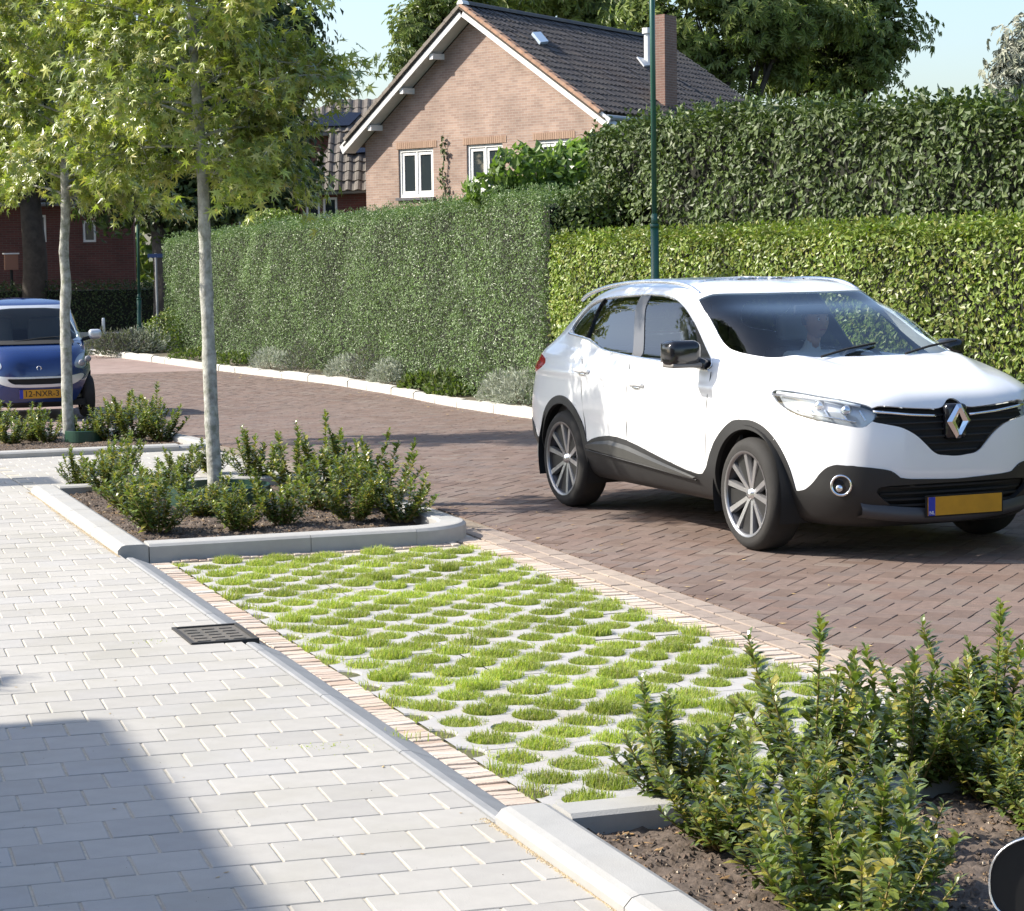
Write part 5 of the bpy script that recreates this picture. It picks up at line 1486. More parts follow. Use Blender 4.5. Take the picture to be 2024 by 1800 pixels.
class Surf:
    def __init__(s, S):
        s.S = S; a, b = np.gradient(S, axis=1), np.gradient(S, axis=0); N = np.cross(b, a); s.N = N / (np.linalg.norm(N, axis=2)[..., None] + 1e-9)
        if s.N[S.shape[0] // 3, S.shape[1] // 2, 1] < 0: s.N = -s.N
    def __call__(s, u, v, push=0.0, side=1):
        NT, NS = s.S.shape[:2]; x, y = np.clip(np.atleast_1d(u) * (NS - 1), 0, NS - 1.001), np.clip(np.atleast_1d(v) * (NT - 1), 0, NT - 1.001)
        i, j = x.astype(int), y.astype(int); fx, fy = (x - i)[:, None], (y - j)[:, None]
        g = lambda A: A[j, i] * (1 - fx) * (1 - fy) + A[j, i + 1] * fx * (1 - fy) + A[j + 1, i] * (1 - fx) * fy + A[j + 1, i + 1] * fx * fy
        return (g(s.S) + g(s.N) * push) * [1, side, 1]
def paint(name, col, rough=.28, coat=.6, metal=0.0):
    m = mat(name, col, rough, metal, coat=coat, var=.02, scale=3); return m
M_CARW = paint('white_car_paint', (.80, .81, .82), .30, .7)
M_CARB = paint('blue_car_paint', (.006, .028, .13), .25, .8, .1)
M_SILP = paint('silver_paint', (.62, .64, .66), .3, .5, .4)
M_CLAD = mat('grey_black_cladding', (.014, .014, .0145), .55, var=.1, scale=30, bump=.2, bscale=300)
M_BLK = mat('gloss_black', (.012, .012, .014), .12, spec=.6)
M_DARK = mat('matt_black', (.010, .010, .010), .8)
M_CHR = mat('chrome', (.85, .86, .88), .12, 1.0)
M_ALU = mat('alloy_silver', (.78, .79, .80), .25, .9); M_SPOKE = mat('spoke_silver', (.50, .50, .51), .3, .8); M_BLADE = mat('spoke_graphite', (.04, .04, .04), .4, .5)
M_ALUD = mat('alloy_dark', (.045, .045, .05), .35, .5)
M_TYRE = mat('tyre_rubber', (.020, .019, .018), .85, var=.2, scale=8, bump=.3, stain=(5, .3, (.05, .045, .04)))
M_RED = mat('tail_lamp_red', (.35, .01, .015), .15, spec=.7)
M_PLATE = mat('yellow_plate', (.50, .25, .008), .5, var=.12, scale=9, detail=2)
M_EU = mat('blue_plate_band', (.01, .03, .35), .5)
M_SEAT = mat('dark_seat_cloth', (.09, .09, .095), .9); M_SEATG = mat('grey_seat_cloth', (.30, .31, .32), .9)
def clearglass(name, tint, refl=.0):
    m, nt, N, L = nodes(name)
    out = N('ShaderNodeOutputMaterial'); t = N('ShaderNodeBsdfTransparent'); t.inputs[0].default_value = (*tint, 1)
    g = N('ShaderNodeBsdfGlossy'); g.inputs['Roughness'].default_value = .01; g.inputs[0].default_value = (1, 1, 1, 1)
    fr = N('ShaderNodeLayerWeight'); fr.inputs[0].default_value = .5; pw = N('ShaderNodeMath'); pw.operation = 'POWER'; pw.inputs[1].default_value = 4.5; L(fr.outputs['Facing'], pw.inputs[0])
    a = N('ShaderNodeMath'); a.operation = 'MULTIPLY_ADD'; a.inputs[1].default_value = .93 - refl; a.inputs[2].default_value = .05 + refl; L(pw.outputs[0], a.inputs[0])
    mx = N('ShaderNodeMixShader'); L(a.outputs[0], mx.inputs[0]); L(t.outputs[0], mx.inputs[1]); L(g.outputs[0], mx.inputs[2]); L(mx.outputs[0], out.inputs[0]); return m
M_WS = clearglass('windscreen_glass', (.78, .84, .84), .0); M_SG = clearglass('side_glass', (.60, .65, .64), .04); M_RG = clearglass('privacy_glass', (.03, .033, .035), .08); M_LENS = clearglass('lamp_cover', (.85, .88, .9), .06)

def wheel(parent, x, y, side, R=.343, width=.22, rim=.260, spokes=5):
    """tyre, rim and spokes; `side` is -1 when the outer face looks to -y"""
    w = empty('wheel', (x, y, R)); w.parent = parent
    o_ = side
    prof = [(rim, -width / 2), (rim + .03, -width / 2 - .004), (R - .035, -width / 2), (R - .010, -width / 2 + .022), (R, -width / 2 + .05), (R, width / 2 - .05), (R - .010, width / 2 - .022), (R - .035, width / 2), (rim + .03, width / 2 + .004), (rim, width / 2)]
    MB().lathe(prof, 48, axis='y').build('tyre', M_TYRE, w, smooth=True)
    b = MB(); b.lathe([(rim + .004, o_ * width * .5), (rim + .001, o_ * width * .44), (rim - .018, o_ * width * .40), (rim - .03, o_ * width * .1), (rim - .03, -o_ * width * .45), (.0, -o_ * width * .45)], 40, axis='y')
    rimo = b.build('rim', M_ALUD, w, smooth=True)
    b = MB(); b.lathe([(rim + .003, o_ * (width * .5 + .003)), (rim - .012, o_ * (width * .5 + .001)), (rim - .016, o_ * width * .44)], 40, axis='y'); b.build('rim_edge', mat('machined_edge', (.30, .30, .31), .35, .8) if 'machined_edge' not in bpy.data.materials else bpy.data.materials['machined_edge'], w, smooth=True)
    y0 = o_ * width * .40
    for k in range(spokes):
        for q, mm in ((0, M_BLADE), (-1, M_SPOKE), (1, M_SPOKE)):
            a = 2 * math.pi * k / spokes + .15 + q * .17
            if q == 0: a += math.pi / spokes; r0_, r1_, w0, w1 = .04, rim - .015, .022, .050
            else: r0_, r1_, w0, w1 = .035, rim - .012, .012, .017
            a2 = a + (q * .10 if q else 0)
            p0 = np.array([math.cos(a) * r0_, 0, math.sin(a) * r0_]); p1 = np.array([math.cos(a2) * r1_, 0, math.sin(a2) * r1_])
            d = (p1 - p0) / np.linalg.norm(p1 - p0); s_ = np.array([-d[2], 0, d[0]])
            yi, yo = y0 - o_ * .035, y0 + o_ * (.012 if q else -.004); V = []
            for (p, ww, yt) in ((p0, w0, yi + o_ * .02), (p1, w1, yo + o_ * .0)):
                for sg in (-1, 1): V += [p + s_ * ww * sg + [0, yt, 0], p + s_ * ww * sg * 1.25 + [0, yt - o_ * .03, 0]]
            sp = MB().add(np.array(V), [[0, 2, 6, 4], [0, 4, 5, 1], [2, 3, 7, 6], [1, 5, 7, 3], [0, 1, 3, 2], [4, 6, 7, 5]]); sp.build('spoke', mm, w)
    b = MB(); b.lathe([(.0, y0 + o_ * .004), (.028, y0 + o_ * .002), (.034, y0 - o_ * .02), (.07, y0 - o_ * .028), (.07, y0 - o_ * .06)], 24, axis='y'); b.build('hub_cap', M_ALU, w, smooth=True)
    b = MB(); b.lathe([(.0, y0 - o_ * .09), (.15, y0 - o_ * .09), (.15, y0 - o_ * .11), (0, y0 - o_ * .11)], 24, axis='y'); b.build('brake_disc', mat('brake_steel', (.25, .24, .23), .35, .9) if 'brake_steel' not in bpy.data.materials else bpy.data.materials['brake_steel'], w, smooth=False)
    return w
def rbox(name, lo, hi, m, parent, r=.03, seg=3, rot=None):
    b = MB().box(lo, hi); o = b.build(name, m, parent, smooth=True)
    md = o.modifiers.new('round', 'BEVEL'); md.width = r; md.segments = seg; md.limit_method = 'NONE'
    return o
def textmesh(s, size, m, parent, loc, rot, name='lettering', ext=.0015):
    cu = bpy.data.curves.new(name, 'FONT'); cu.body = s; cu.size = size; cu.extrude = ext; cu.align_x = 'CENTER'; cu.align_y = 'CENTER'
    t = bpy.data.objects.new(name, cu); COL.objects.link(t); bpy.context.view_layer.update()
    me = bpy.data.meshes.new_from_object(t.evaluated_get(bpy.context.evaluated_depsgraph_get())); bpy.data.objects.remove(t)
    me.materials.clear(); me.materials.append(m); o = link(name, me, parent); o.location = loc; o.rotation_euler = rot
    return o
KUV = {
    'glass_all': [(0.7531,0.6123),(0.7515,0.6667),(0.7314,0.7067),(0.7139,0.7296),(0.658,0.7425),(0.573,0.7482),(0.4754,0.7639),(0.402,0.7711),(0.3286,0.7654),(0.2819,0.7439),(0.2535,0.7067),(0.2485,0.6638),(0.2519,0.6195),(0.2711,0.5036),(0.2877,0.4607),(0.3153,0.4249),(0.3328,0.4435),(0.3828,0.4678),(0.427,0.4821),(0.4987,0.4979),(0.5822,0.5379),(0.6205,0.578),(0.6572,0.5994)],
    'divq': [(0.6364,0.7439),(0.6564,0.5966)],
    'divb1': [(0.4562,0.7668),(0.5038,0.495)],
    'divb2': [(0.4095,0.7697),(0.4754,0.495)],
    'divs': [(0.2485,0.6795),(0.3344,0.4335)],
    'wscreen': [(0.2152,0.7539),(0.0726,0.7482),(0.0517,0.7511),(0.1551,0.7482),(0.1376,0.681),(0.1126,0.6209),(0.1126,0.5866),(0.1334,0.5765),(0.0834,0.5579),(0.0158,0.5408),(0.0659,0.5236),(0.1134,0.5451),(0.161,0.5594),(0.2002,0.5722),(0.2135,0.588),(0.2135,0.6323),(0.2085,0.6881)],
    'light': [(0.2093,0.3505),(0.196,0.3734),(0.1618,0.3691),(0.1218,0.3448),(0.0992,0.3147),(0.0901,0.2933),(0.0876,0.2747),(0.1018,0.2532),(0.1068,0.2518),(0.1301,0.2589),(0.1735,0.2661),(0.1977,0.2761),(0.2077,0.3119)],
    'grille': [(0.0033,0.3162),(0.0042,0.3133),(0.0092,0.3004),(0.0158,0.2876),(0.0392,0.2904),(0.0609,0.2947),(0.0934,0.3076),(0.0976,0.2661),(0.0792,0.2589),(0.0634,0.2518),(0.055,0.2432),(0.0467,0.2332),(0.0359,0.2132),(0.0292,0.2003),(0.0234,0.1917),(0.0092,0.1888),(0.005,0.1874)],
    'clad': [(0.005,0.1402),(0.0209,0.1416),(0.0651,0.1459),(0.0692,0.1531),(0.0734,0.1602),(0.0792,0.166),(0.1043,0.1731),(0.1326,0.1745)],
    'clad2': [(0.1209,0.1774),(0.1368,0.1731),(0.1476,0.1588),(0.1585,0.1302),(0.1718,0.1102),(0.1993,0.1044),(0.2093,0.1531),(0.2244,0.1974),(0.251,0.2303),(0.2802,0.2346),(0.3053,0.2103),(0.3336,0.1617),(0.3486,0.1016),(0.3728,0.0959),(0.4545,0.1216),(0.5288,0.1459),(0.5755,0.1531),(0.6214,0.1416),(0.6489,0.1216),(0.6647,0.1731),(0.6947,0.2132),(0.7364,0.2275),(0.7698,0.1845),(0.8065,0.093),(0.8065,0.1302),(0.8165,0.1474)],
    'tail': [(0.8198,0.3076),(0.8374,0.3605),(0.8148,0.3991),(0.8015,0.3591),(0.8132,0.3119)],
    'fog': [(0.1259,0.133)],
    'logo': [(0.0042,0.2604)],
    'mirror': [(0.2994,0.5165)],
}
KLV=np.array([
 [.25,.80, .74,.20,-3.32,.30,4.5,5.5],
 [.30,.86, .82,.24,-3.50,.36,4.5,5.5],
 [.42,.900,.885,.36,-3.60,.45,4.6,5.5],
 [.56,.912,.905,.50,-3.65,.56,4.6,5.2],
 [.70,.915,.900,.64,-3.66,.70,4.6,5.2],
 [.84,.905,.885,.78,-3.66,.84,4.6,5.0],
 [.95,.892,.850,.91,-3.65,.96,4.8,4.8],
 [1.01,.880,.770,.99,-3.64,1.03,5.0,4.6],
 [1.05,.865,.600,1.055,-3.62,1.08,5.2,4.4],
 [1.08,.850,.360,1.11,-3.60,1.11,5.4,4.2],
 [1.11,.835,.17,1.15,-3.57,1.14,5.2,4.0],
 [1.14,.815,.04,1.175,-3.53,1.17,4.6,4.0],
 [1.21,.785,-.20,1.275,-3.46,1.22,4.4,4.0],
 [1.32,.745,-.51,1.400,-3.36,1.33,4.4,4.0],
 [1.42,.705,-.80,1.470,-3.25,1.43,4.6,4.0],
 [1.49,.665,-.98,1.530,-3.15,1.50,4.8,4.0],
 [1.54,.620,-1.10,1.565,-3.08,1.54,4.8,4.0],
 [1.57,.560,-1.24,1.590,-3.00,1.57,4.2,4.0],
 [1.595,.44,-1.45,1.608,-2.9,1.59,3.6,3.6],
 [1.608,.25,-1.62,1.613,-2.75,1.600,3,3],
 [1.611,.0,-1.63,1.616,-2.74,1.603,3,3]])

def kadj(P):
    x, y, z = P[..., 0], P[..., 1], P[..., 2]
    m = ss(-.55, .0, x) * ss(.86, .96, z)
    z = z - .035 * m * ss(.30, .80, y)
    # raised bonnet ribs running back from the badge
    z = z + .018 * ss(.85, .2, x) * ss(-.3, .0, x) * ss(.93, 1.0, z) * np.exp(-((y - .30 - .25 * ss(.9, 0, x)) / .07) ** 2)
    z = z - ss(1.15, 1.5, z) * .07 * ss(-2.2, -3.1, x)
    # shoulder crease and hollow along the doors
    yy = y - .012 * np.exp(-((z - .62) / .10) ** 2) * ss(-.3, -.6, x) * ss(-2.6, -2.1, x) + .012 * np.exp(-((z - .96) / .03) ** 2) * (y > .5)
    return np.stack([x, yy, z], -1)
KS, kskin = loft(KLV, -1.45, kadj)
KF = Surf(KS)
suv = empty('white_suv', (6.81753 , 12.47661, 0.0), 0.0675461 - math.pi / 2)
tag(suv, 'white family car with black wheel-arch trim driving along the brick street', 'car')
# ---- cut the skin
rest = kskin
ins = {}
def arch(M, cx, r, cz=.343): return np.where(M.P[:, 1] > .45, np.hypot(M.P[:, 0] - cx, M.P[:, 2] - cz) - r, 1.0)
_, rest = clip(rest, arch(rest, 0, .392)); _, rest = clip(rest, arch(rest, -2.646, .392))
ins['glass'], rest = clip(rest, fuv(rest, KUV['glass_all'], 1))
w_ = [KUV['wscreen'][i] for i in (10, 11, 12, 13, 14, 15, 16, 0, 1)]
wpoly = [(-.05, w_[0][1] + .004)] + w_ + [(-.05, .75)]
ins['ws'], rest = clip(rest, fuv(rest, wpoly, 1))
ins['light'], rest = clip(rest, fuv(rest, KUV['light'], 1))
gpoly = [(-.02, .318), (.004, .316)] + KUV['grille'][2:] + [(-.02, .187)]
ins['grille'], rest = clip(rest, fuv(rest, gpoly, 1))
cp = [(-.02, .140)] + KUV['clad'] + KUV['clad2'][:24] + [(.825, .150), (.86, .16), (1.05, .17), (1.05, -.05), (-.02, -.05)]
# tidy arch outline: true circle of the trim
f = np.minimum(fuv(rest, cp, 1), arch(rest, 0, .450)); f = np.minimum(f, arch(rest, -2.646, .450))
ins['clad'], rest = clip(rest, f)
ins['tail'], rest = clip(rest, sdpoly(np.stack([rest.P[:, 0], rest.P[:, 2]], 1), chaikin([(-3.05, 1.00), (-3.12, 1.045), (-3.4, 1.06), (-3.7, 1.05), (-3.7, .93), (-3.4, .92), (-3.16, .95)], 2)))
ins['rw'], rest = clip(rest, np.where(rest.P[:, 0] < -2.9, sdpoly(np.stack([rest.P[:, 1], rest.P[:, 2]], 1), chaikin([(-.3, 1.16), (.50, 1.17), (.60, 1.22), (.52, 1.42), (.45, 1.45), (-.3, 1.45)], 2)), 1.0))
cl_ = ins['clad']
intake, cl_ = clip(cl_, np.where(cl_.P[:, 0] > .5, sdpoly(np.stack([cl_.P[:, 1], cl_.P[:, 2]], 1), chaikin([(-.3, .452), (.42, .455), (.54, .44), (.50, .385), (.40, .315), (-.3, .312)], 1)), 1.0))
ins['clad'] = cl_
emit(intake, 'lower_intake', M_DARK, suv, -.04)
emit(rest, 'body', M_CARW, suv, 0, .012)
emit(ins['clad'], 'cladding', M_CLAD, suv, .007, .03)
emit(ins['ws'], 'windscreen', M_WS, suv, -.004)
emit(ins['rw'], 'rear_window', M_RG, suv, -.004)
emit(ins['tail'], 'tail_light', M_RED, suv, .002, .03, join=False)
emit(ins['grille'], 'grille', M_DARK, suv, -.035, 0)
# side glass divided by the pillars
def lineside(M, a, b):
    a, b = np.array(a) * UVS, np.array(b) * UVS; e = b - a; X = M.UV * UVS - a; return (e[0] * X[:, 1] - e[1] * X[:, 0]) / np.linalg.norm(e)
g_ = ins['glass']
_d = lambda k: KUV[k]
a1 = -lineside(g_, *_d('divs')) * np.sign(-lineside(Skin(None, np.array([[.26, .55]]), None, None, None), *_d('divs'))[0])
fr_, rest_ = clip(g_, a1)      # split at the sail line
def ahead(M, key): 
    s0 = np.sign(lineside(Skin(None, np.array([[0.0, .6]]), None, None, None), *_d(key))[0]); return -lineside(M, *_d(key)) * s0
sail, back = clip(g_, ahead(g_, 'divs'))
front, back = clip(back, ahead(back, 'divb2'))
pil, back = clip(back, ahead(back, 'divb1'))
rear, quarter = clip(back, ahead(back, 'divq'))
emit(sail, 'mirror_panel', M_BLK, suv, -.001, .01, join=False)
emit(front, 'side_window', M_SG, suv, -.006, join=False)
emit(pil, 'door_pillar', mat('pillar_trim', (.10, .10, .105), .25, spec=.7), suv, -.001, .01, join=False)
emit(rear, 'side_window', M_RG, suv, -.006, join=False)
emit(quarter, 'side_window', M_RG, suv, -.007, join=False)
for s in (-1, 1):
    q = KUV['divq']; MB().tube(np.concatenate([KF(np.linspace(q[0][0], q[1][0], 6), np.linspace(q[0][1], q[1][1], 6), .001, s)]), .010, 5).build('window_divider', M_BLK, suv)
    bl_ = np.array(KUV['glass_all'][15:] + KUV['glass_all'][:1]); bl_ = chaikin(bl_, 2, False); MB().tube(KF(bl_[:, 0], bl_[:, 1] - .006, .004, s), .007, 6).build('chrome_strip', M_CHR, suv, smooth=True)
    tl_ = np.array(KUV['glass_all'][:16]); tl_ = chaikin(tl_, 2, False); MB().tube(KF(tl_[:, 0], tl_[:, 1] + .004, .002, s), .005, 6).build('window_seal', M_ALU, suv, smooth=True)
    # roof rail
    rp = chaikin([(-2.95, s * .585, 1.455), (-2.85, s * .59, 1.495), (-2.53, s * .60, 1.555), (-2.12, s * .605, 1.592), (-1.66, s * .605, 1.604), (-1.30, s * .60, 1.585), (-1.13, s * .60, 1.528)], 2, False)
    MB().tube(rp, .014, 8).build('roof_rail', M_ALU, suv, smooth=True)
    # door seams
    for (xa, lean) in ((-.50, .02), (-1.60, -.03), (-2.33, .05)):
        zz = np.linspace(.50, 1.06, 12); pts_ = []
        for z in zz:
            x = xa + lean * (z - .5)
            if xa < -2.2: x = xa - .28 * (z - .5) ** 1.2 + .10
            d = np.hypot(KS[..., 0] - x, KS[..., 2] - z) + (KS[..., 1] < .5) * 9; j, i = np.unravel_index(np.argmin(d), d.shape); p = KS[j, i].copy(); p[0], p[2] = x, z; pts_.append(p * [1, s, 1])
        pts_ = np.array(pts_); pts_[:, 1] = np.convolve(np.pad(pts_[:, 1], 2, 'edge'), np.ones(5) / 5, 'valid')
        MB().tube(pts_, .0036, 4).build('door_seam', mat('seam_shadow', (.10, .105, .11), .8) if 'seam_shadow' not in bpy.data.materials else bpy.data.materials['seam_shadow'], suv)
    for xh, zh in ((-1.47, .935), (-2.30, .985)):
        rbox('door_handle', (xh - .11, s * .905 - .018, zh - .014), (xh + .11, s * .905 + .018, zh + .014), M_CARW, suv, .012)
        rbox('handle_recess', (xh - .04, s * .899 - .012, zh - .035), (xh + .05, s * .899 + .010, zh - .016), M_CHR, suv, .006)
    # grey moulded panel low on the doors
    zs_ = np.linspace(-2.20, -.62, 24); up_ = np.interp(zs_, [-2.25, -2.1, -1.85, -1.58, -1.14, -.6], [.47, .505, .532, .515, .455, .39]); lo_ = np.interp(zs_, [-2.25, -.6], [.452, .375])
    V = []
    for x, a_, b_ in zip(zs_, up_, lo_):
        V += [(x, s * .9135, a_), (x, s * .933, a_ - .25 * (a_ - b_)), (x, s * .930, b_ + .006), (x, s * .913, b_)]
    MB().add(np.array(V), [[4 * k + j, 4 * k + j + 1, 4 * k + j + 5, 4 * k + j + 4] for k in range(23) for j in range(3)]).build('door_moulding', mat('moulding_grey', (.055, .055, .052), .4) if 'moulding_grey' not in bpy.data.materials else bpy.data.materials['moulding_grey'], suv, smooth=False)
    # chrome strip low on the doors
    MB().tube([(-.60, s * .918, .375), (-1.3, s * .926, .408), (-2.20, s * .922, .44)], .005, 6).build('sill_strip', bpy.data.materials['machined_edge'] if 'machined_edge' in bpy.data.materials else M_CLAD, suv)
    # headlamp: dark bowl, lenses, light guides, clear cover
L_ = ins['light']
emit(L_, 'headlight', mat('lamp_bowl', (.55, .57, .60), .3, .3), suv, -.045, 0, join=False)
heads = [o for o in suv.children if o.name.startswith('headlight')]
for o_h, s in zip(heads, (1, -1)):
    b = MB(); 
    for (u, v, r) in ((.118, .302, .034), (.148, .318, .032)):
        p = KF(u, v, -.034, s)[0]; b.lathe([(r, -.02), (r, .0), (r * .8, .012), (r * .4, .02), (0, .022)], 20, axis='x', org=p)
    b.build('lens', M_CHR, o_h, smooth=True)
    b = MB(); u = np.linspace(.198, .103, 14); v = np.interp(u, [.09, .10, .122, .162, .198], [.293, .308, .334, .357, .362]); b.tube(KF(u, v, -.012, s), .009, 6); b.build('light_guide', mat('white_guide', (.85, .87, .9), .2) if 'white_guide' not in bpy.data.materials else bpy.data.materials['white_guide'], o_h, smooth=True)
    b = MB(); u = np.linspace(.18, .11, 12); v = np.interp(u, [.107, .13, .173, .198], [.264, .270, .278, .288]); b.tube(KF(u, v, -.014, s), .006, 6); b.build('light_guide', M_CHR, o_h, smooth=True)
    b = MB(); p = KF(np.array([.10, .165]), np.array([.28, .29]), -.03, s)
    for q in range(4): b.tube([KF(.10 + q * .02, .268, -.03, s)[0], KF(.105 + q * .02, .30, -.036, s)[0]], .007, 5)
    b.build('reflector', M_ALU, o_h)
cov = emit(L_, 'headlight_cover', M_LENS, suv, -.002, 0, join=False)
# grille bars, chrome wings and badge
for k, t in enumerate(np.linspace(.200, .275, 6)):
    lim = float(np.interp(t, [.19, .213, .243, .259, .28], [.022, .036, .055, .080, .095])) - .003
    u = np.linspace(0, lim, 10); P = np.concatenate([KF(u[::-1], np.full(10, t), -.018, -1), KF(u[1:], np.full(9, t), -.018, 1)])
    MB().tube(P, .006, 5).build('grille_bar', M_DARK if k % 2 else mat('satin_black', (.012, .012, .013), .5), suv, smooth=True)
for s in (-1, 1):
    u = np.linspace(.018, .092, 10); v = np.interp(u, [.016, .05, .092], [.272, .277, .288]); MB().tube(KF(u, v, -.008, s), .009, 6).build('chrome_wing', M_CHR, suv, smooth=True)
def diamond(h_, w2, hi, wi, x, cz):
    """hollow diamond badge with sloping facets"""
    b = MB(); o = [(0, h_), (w2 * .42, h_ * .98), (w2, 0), (w2 * .22, -h_), (-w2 * .22, -h_), (-w2, 0), (-w2 * .42, h_ * .98)]
    o = [(w2 * .18, h_), (w2, 0), (w2 * .18, -h_), (-w2 * .18, -h_), (-w2, 0), (-w2 * .18, h_)]
    i_ = [(0.0, hi), (wi, 0), (0.0, -hi), (-0.0, -hi), (-wi, 0), (-0.0, hi)]
    V = [(x, a, cz + c_) for a, c_ in o] + [(x + .016, (a * .55 + p * .45), cz + (c_ * .55 + q * .45)) for (a, c_), (p, q) in zip(o, i_)] + [(x + .004, p, cz + q) for p, q in i_]
    F = []
    for r in (0, 6):
        for k in range(6): F.append([r + k, r + (k + 1) % 6, r + 6 + (k + 1) % 6, r + 6 + k])
    return b.add(np.array(V, float), F)
diamond(.100, .082, .050, .026, .915, .808).build('badge', M_CHR, suv)
rbox('badge_plinth', (.83, -.075, .70), (.905, .075, .91), M_BLK, suv, .03)
# lower air intake with bars, fog lamps, skid plate and number plate
for k, z in enumerate((.33, .365, .40, .435)):
    P = [(.895 - .10 * abs(y / .55) ** 3, y, z) for y in np.linspace(-.48, .48, 15)]; MB().tube(P, .008, 5).build('intake_bar', M_DARK, suv)
b = MB(); P = [(.925 - .10 * abs(y / .6) ** 3, y) for y in np.linspace(-.60, .60, 17)]; V = []
for (dx, z) in ((-.06, .215), (0, .235), (.004, .27), (-.02, .305)):
    for x, y in P: V.append((x + dx, y, z + .05 * (abs(y) / .6) ** 2))
b.add(np.array(V), [[r * 17 + k, r * 17 + k + 1, (r + 1) * 17 + k + 1, (r + 1) * 17 + k] for r in range(3) for k in range(16)]).build('skid_plate', mat('skid_grey', (.05, .05, .055), .45), suv, smooth=True)
for s in (-1, 1):
    p = KF(.126, .133, .004, s)[0]; tr = (float(p[0]), float(p[1]), float(p[2]))
    o = MB().lathe([(.060, -.01), (.064, .012), (.054, .016), (.048, -.004)], 28, axis='x').build('fog_light', M_CHR, suv, smooth=True); o.location = tr; o.rotation_euler = (0, 0, s * math.radians(40))
    MB().lathe([(.049, .0), (.03, .006), (0, .008)], 20, axis='x').build('lens', M_BLK, o, smooth=True)
    MB().lathe([(.020, .006), (.014, .012), (0, .013)], 16, axis='x', org=(.002, s * .012, -.018)).build('bulb', M_CHR, o, smooth=True)
pl_ = MB(); pl_.box((.934, -.225, .268), (.942, .285, .376)); o = pl_.build('number_plate', M_PLATE, suv)
pl_ = MB(); pl_.box((.9425, .0, 0), (.9445, .045, .108)); 
MB().box((.9425, -.225, .268), (.9445, -.180, .376)).build('country_band', M_EU, o)
MB().box((.930, -.240, .258), (.9335, .300, .386)).build('plate_holder', M_DARK, suv)
textmesh('NL', .028, M_WHITE, o, (.9455, -.2025, .285), (math.pi / 2, 0, math.pi / 2))
# door mirrors
for s in (-1, 1):
    m_ = MB(); n = 9
    mo_, mz_ = (1.13, 1.255) if s < 0 else (1.06, 1.21)
    o = rbox('door_mirror', (-.70, min(s * .90, s * mo_), 1.095), (-.53, max(s * .90, s * mo_), mz_), M_BLK, suv, .05, 4)
    MB().tube([(-.60, s * .82, 1.09), (-.61, s * .92, 1.12)], .035, 8).build('mirror_arm', M_BLK, o, smooth=True)
    rbox('mirror_base', (-.69, min(s * .90, s * (mo_ - .02)), 1.085), (-.54, max(s * .90, s * (mo_ - .02)), 1.115), mat('mirror_grey', (.15, .14, .13), .5) if 'mirror_grey' not in bpy.data.materials else bpy.data.materials['mirror_grey'], o, .012)
    b = MB(); b.box((-.703, min(s * .925, s * (mo_ - .02)), 1.12), (-.700, max(s * .925, s * (mo_ - .02)), mz_ - .02)); b.build('mirror_glass', M_CHR, o)
# wipers, cowl
for y0 in (-.45, .15):
    b = MB(); b.tube([(.13, y0, 1.165), (.02, y0 + .25, 1.200), (-.06, y0 + .5, 1.225)], .008, 5); b.build('wiper', M_DARK, suv)
for (x, y, s) in ((0, -.792, -1), (0, .792, 1), (-2.646, -.792, -1), (-2.646, .792, 1)): wheel(suv, x, y, s)
for (x, s) in ((0, -1), (0, 1), (-2.646, -1), (-2.646, 1)):
    b = MB(); th = np.linspace(-.35, math.pi + .35, 22)
    V = [(x + .42 * math.cos(t), s * yy, .343 + .42 * math.sin(t)) for yy in (.90, .56) for t in th]
    b.add(np.array(V), [[k, k + 1, 23 + k, 22 + k] for k in range(21)]); b.build('wheel_liner', M_DARK, suv, smooth=True)
b = MB(); b.box((-3.3, -.60, .22), (.45, .60, .30)); b.build('underbody', M_DARK, suv)
# cabin
b = MB(); b.box((-3.3, -.80, .30), (-.25, -.78, .98)).box((-3.3, .78, .30), (-.25, .80, .98)); b.box((-3.3, -.78, .31), (-.4, .78, .36)); b.build('cabin_lining', M_SEAT, suv)
b = MB(); b.box((-.52, -.74, .70), (-.06, .74, 1.06)); o = b.build('dashboard', M_DARK, suv); bevel(o, .06, 3)
for y in (-.37, .37):
    o = rbox('front_seat', (-1.42, y - .25, .42), (-.90, y + .25, .60), M_SEAT, suv, .05)
    o2 = rbox('seat_back', (-1.62, y - .24, .56), (-1.44, y + .24, 1.14), M_SEAT, o, .06); rbox('head_rest', (-1.63, y - .13, 1.18), (-1.52, y + .13, 1.36), M_SEATG if y > 0 else M_SEAT, o, .04)
o = rbox('rear_seat', (-2.75, -.62, .42), (-2.15, .62, .62), M_SEAT, suv, .05); rbox('seat_back', (-2.85, -.62, .6), (-2.68, .62, 1.10), M_SEAT, o, .06)
for y in (-.4, .4): rbox('head_rest', (-2.84, y - .12, 1.12), (-2.74, y + .12, 1.28), M_SEAT, o, .04)
b = MB(); th = np.linspace(0, 2 * math.pi, 25)[:-1]; c0 = np.array([-.66, .37, 1.0]); ax1, ax2 = np.array([0, 1, 0]), np.array([-.42, 0, .91])
ringp = [c0 + .185 * (math.cos(t) * ax1 + math.sin(t) * ax2) for t in th]; b.tube(ringp + [ringp[0], ringp[1]], .014, 6, cap=False); b.tube([c0 + ax1 * .18, c0, c0 - ax1 * .18], .016, 5); b.tube([c0, c0 + np.array([.2, 0, -.06])], .03, 6); b.build('steering_wheel', M_DARK, suv, smooth=True)
rbox('interior_mirror', (-.78, -.11, 1.39), (-.75, .11, 1.45), M_DARK, suv, .012)
